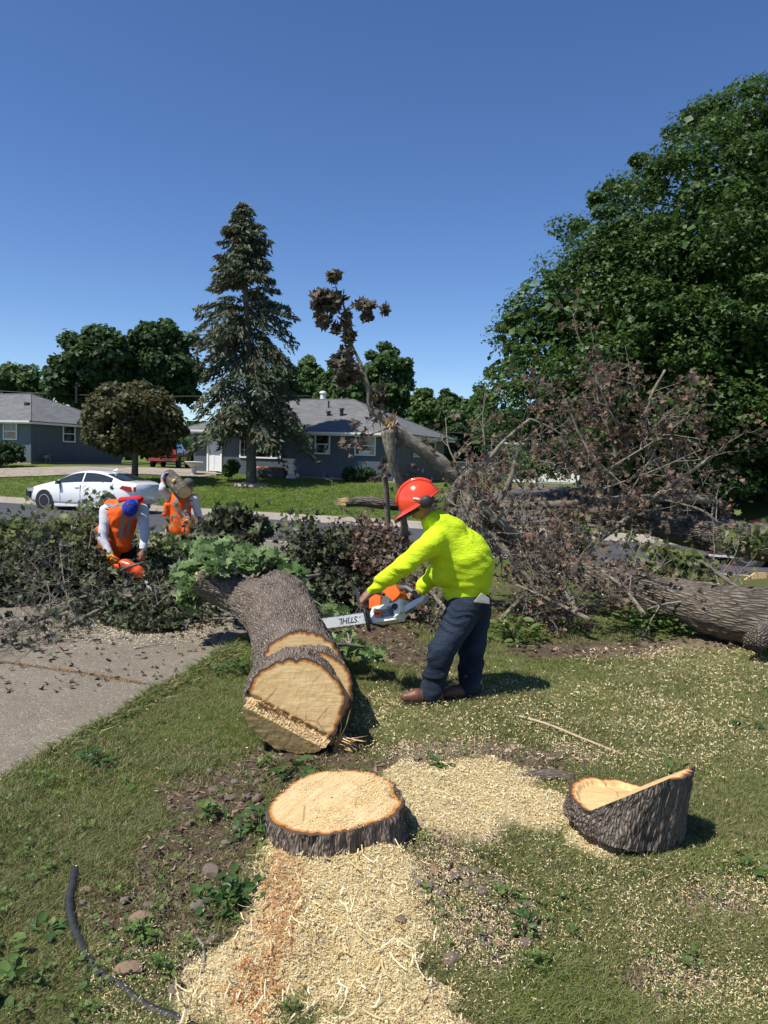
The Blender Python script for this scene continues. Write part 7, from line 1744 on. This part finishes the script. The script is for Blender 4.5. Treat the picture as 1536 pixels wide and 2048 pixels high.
# grass tufts
def tuft(seed, n=16, h=.055, spread=.03, w=.0022, lean=.6):
    r = np.random.default_rng(seed); V = []; F = []; a = []
    for i in range(n):
        p = np.r_[r.normal(0, spread, 2), 0]; d = np.r_[r.normal(0, lean, 2), 1]; d /= np.linalg.norm(d); H = h*r.uniform(.5, 1.3); s = np.cross(d, r.normal(size=3)); s /= np.linalg.norm(s); bend = np.r_[r.normal(0, .35, 2), -.1]*H
        b = len(V); V += [p-s*w, p+s*w, p+d*H*.55-s*w*.8, p+d*H*.55+s*w*.8, p+d*H+bend]; F += [(b, b+1, b+3), (b, b+3, b+2), (b+2, b+3, b+4)]; a += [r.random()]*5
    return np.array(V), np.array(F), np.array(a)
TUFTS = [tuft(i) for i in range(5)]
M_GRASS = instmat('grass_blades', [(.09, .145, .026), (.14, .21, .034), (.19, .25, .055), (.28, .275, .10), (.42, .36, .20), (.15, .20, .045), (.34, .29, .15)], .3, .55)
n = 125000
px = rng.uniform(-420, 2080, n); py = 1225+(2330-1225)*rng.random(n)**.85
P = ground_pts(px, py); saw, lite, dirt = masks(P[:, 0], P[:, 1])
patchy = sstep(-.5, .5, fbm2(P[:, 0], P[:, 1], 1.6, 61, 3))
keep = (~in_drive(P[:, 0], P[:, 1], .0)) & drop_zone(P) & (rng.random(n) < (1-.98*saw)*(1-.90*dirt)*(.45+.55*patchy)) & (P[:, 1] > .7) & (P[:, 1] < 13)
u, v = to_uv(P[:, 0], P[:, 1]); keep &= (np.abs(u-drive_right(v)) > .0)
P = P[keep]; k = len(P); mow = 1+.35*fbm2(P[:, 0], P[:, 1], 2.5, 9, 3)
yaw = rng.uniform(0, 6.28, k); Rm = np.zeros((k, 3, 3)); Rm[:, 0, 0] = Rm[:, 1, 1] = np.cos(yaw); Rm[:, 0, 1] = -np.sin(yaw); Rm[:, 1, 0] = np.sin(yaw); Rm[:, 2, 2] = 1
hue = np.clip(.5+.45*fbm2(P[:, 0], P[:, 1], 1.9, 13, 3)+rng.normal(0, .16, k), 0, 1)
gn_scatter('grass', TUFTS, P-[0, 0, .004], Rm, np.clip(.80*mow, .4, 1.5)*np.clip(.75+P[:, 1]*.05, .8, 1.3), M_GRASS, rnd=hue*.8, label='short mown grass over the near lawn', cat='grass')
# a taller fringe along the driveway edge
m = 1500; vv = rng.uniform(-1, 8, m); vv = vv[fbm2(vv, vv*0, 1.3, 3, 3) > -.25]; m = len(vv); uu = drive_right(vv)+.02+np.abs(rng.normal(0, .05, m)); x, y = from_uv(uu, vv); Pf = np.stack([x, y, zt(x, y)], 1); yaw = rng.uniform(0, 6.28, m); Rm = np.zeros((m, 3, 3)); Rm[:, 0, 0] = Rm[:, 1, 1] = np.cos(yaw); Rm[:, 0, 1] = -np.sin(yaw); Rm[:, 1, 0] = np.sin(yaw); Rm[:, 2, 2] = 1
gn_scatter('edge_grass', [tuft(20+i, 12, .09, .02, .003, .9) for i in range(3)], Pf, Rm, rng.uniform(.5, 1.2, m), M_GRASS, label='ragged taller grass along the driveway edge', cat='grass')
# mid-distance lawn tufts across the street
n = 26000; px = rng.uniform(-200, 1500, n); py = rng.uniform(955, 1050, n); P = ground_pts(px, py); u, v = to_uv(P[:, 0], P[:, 1]); P = P[(v > 24.6) & (v < 35.5)]; k = len(P); yaw = rng.uniform(0, 6.28, k); Rm = np.zeros((k, 3, 3)); Rm[:, 0, 0] = Rm[:, 1, 1] = np.cos(yaw); Rm[:, 0, 1] = -np.sin(yaw); Rm[:, 1, 0] = np.sin(yaw); Rm[:, 2, 2] = 1
P = P[~((P[:, 0] > 2.6) & (P[:, 0] < 16))]; k = len(P)
gn_scatter('far_grass', [tuft(40+i, 14, .07, .09, .008, .7) for i in range(3)], P, Rm[:k], rng.uniform(.7, 1.3, k), instmat('far_grass_blades', [(.12, .20, .030), (.16, .25, .040), (.20, .28, .05)], .3, .6), label='mown grass of the lawn across the street', cat='grass')
# sawdust, chips and long shavings
def chip(seed, L, w, curl=.3):
    r = np.random.default_rng(seed); m = 4; V = []; F = []
    for i in range(m):
        t = i/(m-1)-.5; a = curl*t*4; c = np.array([L*t*np.cos(a*.5), L*.18*np.sin(a), L*.25*(1-np.cos(a))]); ww = w*(1-.5*abs(t)*2*r.random())
        V += [c+[0, ww/2, 0], c-[0, ww/2, -w*.2]]
    for i in range(m-1): b = 2*i; F += [(b, b+1, b+3), (b, b+3, b+2)]
    return np.array(V), np.array(F), np.zeros(2*m)
M_CHIP = instmat('wood_chips', [(.58, .42, .19), (.72, .57, .30), (.82, .70, .42), (.88, .80, .56), (.66, .48, .22)], .15, .8)
M_CHIPR = instmat('reddish_wood_chips', [(.50, .20, .06), (.62, .32, .12), (.42, .15, .05)], .15, .8)
def lay(P, r, tilt=.5):
    N = np.stack([r.normal(0, tilt, len(P)), r.normal(0, tilt, len(P)), np.ones(len(P))], 1); return rots(N, r)
n = 330000; px = rng.uniform(-150, 1690, n); py = 1300+(2200-1300)*rng.random(n); P = ground_pts(px, py); saw, lite, dirt = masks(P[:, 0], P[:, 1])
r1_ = rng.random(n); heavy = (r1_ < saw*.62) & (P[:, 1] > .7) & ~in_drive(P[:, 0], P[:, 1], -.02) & (((P[:, 0]-cs[0])**2+(P[:, 1]-cs[1])**2) > .29**2)
Ph = P[heavy]; near_scale = np.clip(Ph[:, 1]/3, .7, 1.6)
ms_ = masks(Ph[:, 0], Ph[:, 1])
Ph = Ph+np.c_[np.zeros((len(Ph), 2)), .002+relief(Ph[:, 0], Ph[:, 1], ms_[0], ms_[2])+.008*ms_[0]*rng.random(len(Ph))]
ppx, ppy = pix(Ph); redm = (_ell(ppx, ppy, 565, 1800, 40, 130, .05)+.35*fbm2(Ph[:, 0], Ph[:, 1], 20, 2, 3) > .25) & (rng.random(len(Ph)) < .5)
redm |= (_ell(ppx, ppy, 520, 1950, 60, 100, .3)+.5*fbm2(Ph[:, 0], Ph[:, 1], 15, 2, 3) > .55) & (rng.random(len(Ph)) < .5)
CH = [chip(1, .012, .0032), chip(2, .009, .0038), chip(3, .019, .0028, .5), chip(4, .007, .0045, .1), chip(5, .014, .004, .6)]
gn_scatter('wood_chips', CH, Ph[~redm], lay(Ph[~redm], rng), rng.uniform(.5, 1.25, (~redm).sum())*near_scale[~redm], M_CHIP, label='pale sawdust and shavings heaped around the stump', cat='wood chips')
gn_scatter('red_wood_chips', CH, Ph[redm], lay(Ph[redm], rng), rng.uniform(.6, 1.2, redm.sum()), M_CHIPR, label='reddish brown streak of bark chips in the sawdust before the stump', cat='wood chips')
lt = (rng.random(n) < lite*.60*(.3+.7*sstep(-.2, .5, fbm2(P[:, 0], P[:, 1], 3.5, 70, 4)))+.003) & (r1_ >= saw*.62) & (P[:, 1] > .7) & (P[:, 1] < 9) & drop_zone(P); Pl = P[lt]+[0, 0, .022]
Pl[:, 2] += rng.uniform(-.012, .018, len(Pl)); Pl = Pl[~in_drive(Pl[:, 0], Pl[:, 1], .0)]
gn_scatter('scattered_chips', CH, Pl, lay(Pl, rng, .7), rng.uniform(.45, 1.2, len(Pl))*np.clip(Pl[:, 1]/3.4, .7, 2.0), M_CHIP, label='thinly scattered pale chips over the lawn', cat='wood chips')
sh_ = [chip(11, .075, .007, .9), chip(12, .055, .006, 1.2), chip(13, .095, .006, .5)]
sel = rng.choice(len(Ph), 650, replace=False); sel = sel[Ph[sel, 1] < 3.2]
gn_scatter('long_shavings', sh_, Ph[sel]+[0, 0, .012], lay(Ph[sel], rng, .35), rng.uniform(.4, 1.0, len(sel)), M_CHIP, label='long curled shavings lying on top of the sawdust', cat='wood chips')
# dust on the stump top
m = 12000; a = rng.uniform(0, 6.28, m); q = .275*np.sqrt(rng.random(m)); sx, sy = q*np.cos(a), q*np.sin(a)
w_ = np.exp(-((sx-.10)/.22)**2)*(.15+.85*sstep(-.3, .4, fbm2(sx, sy, 7, 5, 4))); kk = rng.random(m) < w_; sx, sy = sx[kk], sy[kk]
Ps = np.stack([cs[0]+sx, cs[1]+sy, stump_top(np.stack([sx, sy], 1))+.008+.004*rng.random(len(sx))], 1)
gn_scatter('stump_dust', CH, Ps, lay(Ps, rng, .4), rng.uniform(.3, .75, len(Ps)), M_CHIP, label='sawdust lying on the cut top of the stump', cat='wood chips')
# chips flying about the saw and drifting before the dark brush
m = 520; Pf = np.array([PY(rng.normal(1060, 110), rng.normal(1190, 55), rng.uniform(6.2, 7.3)) for _ in range(m)]+[PY(rng.normal(725, 16), rng.normal(1228, 18), rng.uniform(5.35, 5.55)) for _ in range(160)]+[PY(rng.normal(840, 90), rng.normal(1260, 45), rng.uniform(5.6, 6.4)) for _ in range(140)])
Pf[:, 2] = np.maximum(Pf[:, 2], .05)
gn_scatter('flying_chips', [chip(4, .012, .006, .1), chip(2, .014, .005)], Pf, rots(rng.normal(size=Pf.shape), rng), rng.uniform(.4, 1.2, len(Pf)), M_CHIP, label='sawdust chips flying from the cut', cat='wood chips')
# debris on the driveway: chips in the joint, dead leaves, pale dust under the pile
m = 6500; vv = 4.555+rng.normal(0, .035, m)*rng.uniform(.3, 1.6, m); uu = rng.uniform(-7.2, -3.05, m); x, y = from_uv(uu, vv); Pj = np.stack([x, y, zt(x, y)+.006], 1)
Pj = Pj[rng.random(len(Pj)) < .35+.65*sstep(-.3, .4, fbm2(Pj[:, 0], Pj[:, 1], 3, 4, 3))]
gn_scatter('joint_litter', CH[:3], Pj, lay(Pj, rng, .4), rng.uniform(.5, 1.3, len(Pj)), instmat('brown_litter', [(.30, .15, .05), (.42, .25, .10), (.20, .10, .045), (.5, .36, .18)], .1, .9), label='rusty brown litter filling the joint between driveway slabs', cat='litter')
m = 5200; px = np.r_[rng.normal(200, 75, m//2), rng.normal(330, 110, m//2)]; py = np.r_[rng.normal(1250, 20, m//2), rng.normal(1262, 14, m//2)]; P = ground_pts(px, py)+[0, 0, .008]; P = P[in_drive(P[:, 0], P[:, 1])]
gn_scatter('driveway_sawdust', CH, P, lay(P, rng, .5), rng.uniform(.8, 2.0, len(P)), instmat('pale_sawdust', [(.62, .55, .40), (.5, .42, .28), (.7, .62, .46)], .1, .9), label='pale sawdust spread on the driveway under the brush', cat='wood chips')
n = 420; px = np.r_[rng.uniform(0, 520, n), rng.uniform(560, 1536, n)]; py = np.r_[1245+140*rng.random(n)**3.2, 1255+60*rng.random(n)**1.6]; P = ground_pts(px, py)+[0, 0, .01]
LF = [(MAPLE[0], MAPLE[1], np.zeros(len(MAPLE[0]))), (CURL[0], CURL[1], np.zeros(len(CURL[0])))]
gn_scatter('fallen_leaves', LF, P, lay(P, rng, .5), rng.uniform(.02, .06, len(P)), instmat('brown_fallen_leaves', [(.05, .035, .022), (.09, .055, .03), (.035, .035, .02), (.12, .08, .045)], .15, .8), label='dark dead leaves strewn before the brush', cat='fallen leaves')
# dry twig and root litter in the bare soil
M_LIT = instmat('dry_litter', [(.16, .11, .07), (.26, .19, .13), (.10, .075, .05), (.34, .27, .19)], .05, .9)
n = 60000; px = rng.uniform(-100, 1700, n); py = rng.uniform(1250, 2250, n); P = ground_pts(px, py); saw, lite, dirt = masks(P[:, 0], P[:, 1]); k = (rng.random(n) < dirt*.45*(1-saw)) & ~in_drive(P[:, 0], P[:, 1]) & drop_zone(P) & (P[:, 1] > .7); P = P[k]; ms_ = masks(P[:, 0], P[:, 1]); P[:, 2] += relief(P[:, 0], P[:, 1], ms_[0], ms_[2])+.004
stick = [tube([[0, 0, 0], [.02, .004, .003], [.045, 0, 0]], [.0013, .0008], 3, False)[:2], chip(31, .03, .008, .4)[:2], chip(32, .018, .012, .3)[:2]]
stick = [(np.array(a), np.array([t for f in np.array(b).tolist() for t in ((f[0], f[1], f[2]), (f[0], f[2], f[-1]))]) if len(b[0]) == 4 else np.array(b), np.zeros(len(a))) for a, b in stick]
gn_scatter('soil_litter', stick, P, lay(P, rng, .4), rng.uniform(.5, 1.4, len(P))*np.clip(P[:, 1]/3.2, .7, 1.8), M_LIT, label='dry twig and bark litter on the bare soil', cat='litter')

# clover and small broad leaved weeds among the grass
def rosette(seed, n=9):
    r = np.random.default_rng(seed); V = []; F = []; a = []
    for i in range(n):
        t = r.uniform(0, 6.28); L = r.uniform(.010, .028); d = np.array([math.cos(t), math.sin(t), r.uniform(.1, .9)]); d /= np.linalg.norm(d); s_ = np.cross(d, [0, 0, 1]); s_ /= np.linalg.norm(s_); p = d*r.uniform(.004, .02)+[0, 0, r.uniform(.01, .035)]; b = len(V)
        V += [p, p+d*L*.5+s_*L*.38, p+d*L, p+d*L*.5-s_*L*.38]; F += [(b, b+1, b+2), (b, b+2, b+3)]; a += [r.random()]*4
    return np.array(V), np.array(F), np.array(a)
n = 26000; px = rng.uniform(-200, 1750, n); py = rng.uniform(1300, 2250, n); P = ground_pts(px, py); saw, lite, dirt = masks(P[:, 0], P[:, 1]); pt_ = fbm2(P[:, 0], P[:, 1], 2.6, 88, 4)
lf = sstep(500, 100, px)*.5
k = (rng.random(n) < np.clip(sstep(.1, .8, pt_+lf)*.075+.006+.03*dirt, 0, 1)*(1-saw)) & ~in_drive(P[:, 0], P[:, 1]) & drop_zone(P) & (P[:, 1] > .7); P = P[k]+[0, 0, .012]; yaw = rng.uniform(0, 6.28, len(P)); Rm = np.zeros((len(P), 3, 3)); Rm[:, 0, 0] = Rm[:, 1, 1] = np.cos(yaw); Rm[:, 0, 1] = -np.sin(yaw); Rm[:, 1, 0] = np.sin(yaw); Rm[:, 2, 2] = 1
gn_scatter('clover', [rosette(i) for i in range(4)], P, Rm, rng.uniform(.4, 1.0, len(P))*(1+.1*(px[k] < 500)), instmat('clover_leaves', [(.07, .13, .03), (.11, .18, .04), (.16, .24, .06), (.09, .15, .04)], .35, .55), label='clover and small broad leaved weeds in the grass', cat='ground cover')

# stones
M_ROCK = [simple('brown_stone', (.165, .125, .095), .9, var=.25, nscale=14, bump=.5, bscale=40), simple('grey_stone', (.175, .15, .125), .9, var=.25, nscale=14, bump=.5, bscale=40), simple('reddish_stone', (.26, .165, .11), .9, var=.25, nscale=14, bump=.5, bscale=40)]
def rock_mesh(seed):
    r = np.random.default_rng(seed); import bmesh
    bm = bmesh.new(); bmesh.ops.create_icosphere(bm, subdivisions=2, radius=1); V = np.array([v.co[:] for v in bm.verts]); F = [tuple(v.index for v in f.verts) for f in bm.faces]; bm.free()
    for _ in range(9):
        d = r.normal(size=3); d /= np.linalg.norm(d); c = r.uniform(.5, .85); s = V @ d; V = V-np.maximum(0, s-c)[:, None]*d*.9
    V = V*(1+.06*fbm(V*2.5+seed, seed, 2))[:, None]; return V*np.array([1, r.uniform(.6, .9), r.uniform(.4, .65)]), F
ROCKS = []
for i in range(9):
    V, F = rock_mesh(i); me = build_mesh('rock', V, F); me.materials.append(M_ROCK[i % 3]); ROCKS.append(me)
def where(a, b):
    if a < 380: return 'beside the black edging'
    if b < 1560: return 'just behind the stump'
    if a < 640 and b < 1720: return 'on the bare soil left of the stump'
    if a < 640: return 'near the left edge of the sawdust'
    if b < 1720: return 'beside the right foot of the stump'
    if a < 860: return 'half sunk in sawdust before the stump'
    return 'in the soil right of the sawdust'
RK = [(172, 1785, 20, 2), (165, 1812, 12, 1), (282, 1842, 34, 2), (218, 1930, 22, 0), (255, 1955, 46, 2), (350, 1990, 26, 0), (428, 1885, 24, 0), (425, 1750, 32, 0), (400, 1818, 34, 1), (300, 1815, 22, 0), (250, 1800, 18, 1), (270, 1905, 20, 0),
      (500, 1640, 22, 2), (490, 1600, 18, 0), (520, 1560, 20, 0), (455, 1600, 22, 0), (470, 1570, 16, 1), (430, 1580, 20, 0), (410, 1630, 18, 0), (380, 1650, 16, 0), (480, 1665, 26, 0), (515, 1600, 22, 0), (450, 1690, 18, 1), (530, 1680, 16, 0),
      (650, 1727, 26, 1), (655, 1742, 14, 0), (800, 1690, 22, 0), (740, 1700, 14, 1), (895, 1680, 16, 2), (868, 1745, 26, 2), (905, 1765, 28, 0), (925, 1748, 22, 0), (950, 1745, 26, 0), (833, 1785, 16, 1), (857, 1782, 18, 1), (880, 1790, 22, 0), (895, 1735, 18, 0), (930, 1775, 20, 1), (875, 1765, 18, 0),
      (970, 1870, 24, 0), (975, 1890, 22, 0), (998, 1895, 24, 2), (995, 1915, 18, 0), (900, 1932, 34, 0), (800, 1855, 18, 0), (1052, 1858, 26, 2), (1048, 1890, 26, 0), (955, 1830, 16, 0), (1020, 1870, 18, 0), (1000, 1950, 16, 1), (1060, 1810, 18, 0), (940, 1700, 18, 0), (965, 1790, 22, 0),
      (420, 1545, 16, 1), (395, 1600, 14, 0), (560, 1520, 14, 0), (835, 1520, 14, 0), (900, 1530, 12, 0), (340, 1620, 14, 0)]
CN = ('small brown stone', 'small grey stone', 'small reddish stone')
SL = []
for i, (a, b, s, k) in enumerate(RK):
    g = G(a, b); ms_ = masks(g[:1], g[1:2]); g[2] += float(relief(g[:1], g[1:2], ms_[0], ms_[2])[0]); sc = s*.66/FP*np.linalg.norm(g-cC)
    o = inst('stone', ROCKS[(i % 3)*3+k], g+[0, 0, sc*.32], rotz(i*1.7) @ rotx(.2*math.sin(i)), None, sc)
    size = 'large flat' if s > 30 else 'big' if s >= 26 else 'middling' if s >= 20 else 'small'
    SL.append((o, size+' '+CN[k].replace('small ', '')+' '+where(a, b), a))
ORD = ('leftmost', 'second', 'third', 'fourth', 'fifth', 'sixth', 'seventh')
for o, l, a in SL:
    same = sorted(q[2] for q in SL if q[1] == l)
    if len(same) > 1: i = same.index(a); l += (', leftmost' if i == 0 else ', rightmost' if i == len(same)-1 else ', '+ORD[i]+' from left')
    tag(o, l, 'stone', 'stones in the soil around the stump')
# black edging
ed = [(150, 1746), (146, 1775), (139, 1810), (143, 1850), (157, 1890), (176, 1930), (205, 1962), (245, 1985), (265, 2005), (300, 2030), (345, 2046), (400, 2075)]
E_ = np.array([G(*q) for q in ed]); E_[:, 2] += .018; V, F, bk = tube(catmull(E_, 60), .016, 12, True, lambda b, r: .002*np.sin(b[:, 2]*400)*0+.0015*fbm(b*40, 3, 2))
m_ed = simple('black_edging_plastic', (.022, .022, .024), .6, var=.4, nscale=30, bump=.3, bscale=60)
tag(obj('lawn_edging', V, F, m_ed, None, True), 'curved black plastic lawn edging half buried in the grass at the lower left', 'lawn edging')
# pale stick
A, B = G(1038, 1441), G(1246, 1516); A[2] += .03; B[2] += .02; V, F, bk = tube(catmull([A, A+(B-A)*.3+[0, .01, .012], A+(B-A)*.6+[.006, 0, .006], B], 40), [.009, .008, .006], 8, True, lambda b, r: .0015*fbm(b*60, 3, 2))
tag(obj('stick', V, F, simple('peeled_pale_stick', (.42, .33, .22), .8, var=.25, nscale=30, bump=.3), None, True, {'bk': bk}), 'long straight pale stick lying on the lawn above the offcut', 'stick')
for i, (a, b, c, lab) in enumerate((((268, 1300), (345, 1290), .006, 'short dark forked twig lying on the driveway slab'), ((360, 1255), (420, 1215), .010, 'dark thin branch leaning under the trunk limb on the driveway'), ((405, 1955), (392, 1880), .008, 'dark short stick at the left edge of the sawdust'))):
    A, B = G(*a), G(*b); A[2] += .012; B[2] += .015; V, F, bk = tube(catmull([A, (A+B)/2+[.01, .02, .006], B], 14), [c, c*.5], 6); tag(obj('stick', V, F, M_TWIG, None, True, {'bk': bk}), lab, 'stick')
# bark plate lying behind the heap
g = G(1100, 1562); t = thing('bark_slab', 'curved slab of bark lying between the sawdust heap and the offcut', 'bark slab', g); V, F, bk = tube(catmull([g+[-.17, 0, .02], g+[0, .03, .035], g+[.13, .02, .02]], 30), [.03, .045, .03], 30, True, bark_disp(.008, 22, 3, 90)); V[:, 2] = g[2]+(V[:, 2]-g[2])*.6; obj('bark', V, F, M_BARK, t, True, {'bk': bk})
# weeds
WL = (np.array([[0, 0, 0], [.26, .35, .06], [.20, .75, .02], [0, 1, -.10], [-.20, .75, .02], [-.26, .35, .06], [0, .5, -.02]]), np.array([[0, 1, 6], [1, 2, 6], [2, 3, 6], [3, 4, 6], [4, 5, 6], [5, 0, 6]]))
M_WEED = leafmat('dark_weed_leaves', [(.030, .070, .022), (.050, .10, .028), (.070, .135, .035)], .3, .45); M_WEEDL = leafmat('light_weed_leaves', [(.085, .15, .03), (.12, .19, .045), (.15, .22, .06)], .35, .5)
def weed(label, a, b, wpx, n, m, size, h=.08, seed=0, cat='weed'):
    r = np.random.default_rng(seed); g = G(a, b); s = wpx/2/FP*np.linalg.norm(g-cC); root = thing('weed', label, cat, g, group='weeds and sprouts on the lawn')
    q = r.normal(0, .5, (n, 2))*s; z = r.uniform(.2, 1, n)*h*np.exp(-(q**2).sum(1)/(1.5*s*s)); P = np.c_[q, z]; P[:, 2] += zt(g[0]+q[:, 0], g[1]+q[:, 1])-g[2]+.01
    az = np.arctan2(q[:, 1], q[:, 0])+r.normal(0, .8, n); y = np.stack([np.cos(az), np.sin(az), r.normal(.15, .3, n)], 1); y /= np.linalg.norm(y, axis=1)[:, None]; zz = np.array([0, 0, 1.])+r.normal(0, .35, (n, 3)); zz -= y*np.sum(zz*y, 1)[:, None]; zz /= np.linalg.norm(zz, axis=1)[:, None]; R = np.stack([np.cross(y, zz), y, zz], 2)
    sc = size*r.uniform(.5, 1.2, n); st = MB()
    for k in range(0, n, 2): st.tube([np.r_[q[k]*.2, 0], np.r_[q[k]*.6, z[k]*.6], P[k]], .0018, 3, False)
    st.obj('stems', m, root, local=True)['kind'] = 'stuff'
    if n <= 90:
        base = build_mesh('leaf', WL[0], WL[1], False, {'rnd': np.full(7, .5)}); base.materials.append(m); b2 = build_mesh('leaf', WL[0], WL[1], False, {'rnd': np.full(7, .9)}); b2.materials.append(m)
        for k in range(n): inst('leaf', (base, b2)[k % 2], P[k], R[k], root, sc[k])
    else:
        V, F, r_ = scatter(WL[0], WL[1], P, R, sc, seed); o = obj('leaves', V, F, m, root, local=True, attrs={'rnd': r_}); o['kind'] = 'stuff'
for i, q in enumerate((('dark broad leaved weed at the back left edge of the stump', 590, 1552, 70, 34, M_WEED, .075, .07), ('leafy weed against the left foot of the stump', 520, 1655, 90, 80, M_WEED, .045, .07), ('pale sprout low on the left foot of the stump', 548, 1680, 50, 40, M_WEEDL, .03, .05),
    ('large dark green weed patch at the left edge of the sawdust', 465, 1800, 100, 88, M_WEED, .05, .06), ('tall weed in the soil left of the stump', 415, 1640, 50, 44, M_WEEDL, .04, .09), ('small dark weed growing out of the sawdust before the stump', 636, 1800, 40, 24, M_WEED, .03, .03),
    ('broad dandelion like leaves at the very left edge', 8, 1925, 70, 12, M_WEEDL, .09, .06), ('second leaf cluster below it at the left edge', 10, 1995, 60, 12, M_WEED, .08, .05), ('low broad weed between the left edge and the black edging', 75, 1880, 60, 16, M_WEED, .055, .03),
    ('thin yellow green weed in the soil by the reddish stone', 285, 1880, 40, 26, M_WEEDL, .035, .08), ('weed tuft in the stony soil right of the sawdust', 1050, 1865, 60, 34, M_WEED, .04, .05), ('yellow green weed above the stony soil', 1008, 1795, 36, 20, M_WEEDL, .035, .05),
    ('leafy weed on the soil behind the butt round', 535, 1530, 40, 26, M_WEEDL, .04, .05), ('dark leaf clump on the grass behind the sawdust heap', 885, 1538, 50, 18, M_WEED, .06, .03), ('dark leaves on the lawn at the right edge', 1500, 1460, 70, 40, M_WEED, .05, .04), ('dark leaf clump on the lawn at the lower right edge', 1520, 1745, 60, 16, M_WEED, .07, .03),
    ('dark leaf lying behind the top of the offcut', 1345, 1545, 40, 10, M_WEED, .06, .02), ('small dark leaf clump above the pale stick', 1085, 1412, 30, 10, M_WEED, .06, .02), ('single light leaf on the grass left of the soil', 258, 1572, 30, 5, M_WEEDL, .06, .02), ('bright leaf on the sawdust beside the offcut', 1095, 1608, 26, 6, M_WEEDL, .045, .02),
    ('light green sprout on the lawn behind the shadow of the man in yellow', 1030, 1280, 100, 120, M_WEEDL, .10, .22), ('bushy bright green sprout in front of the near fallen trunk', 1310, 1262, 130, 260, M_WEEDL, .10, .22), ('ragged weeds at the corner where trunk, lawn and driveway meet', 480, 1345, 80, 70, M_WEED, .06, .09), ('weeds along the driveway edge left of the butt round', 190, 1530, 60, 40, M_WEED, .05, .07))):
    weed(q[0], q[1], q[2], q[3], q[4], q[5], q[6], q[7], seed=500+i)
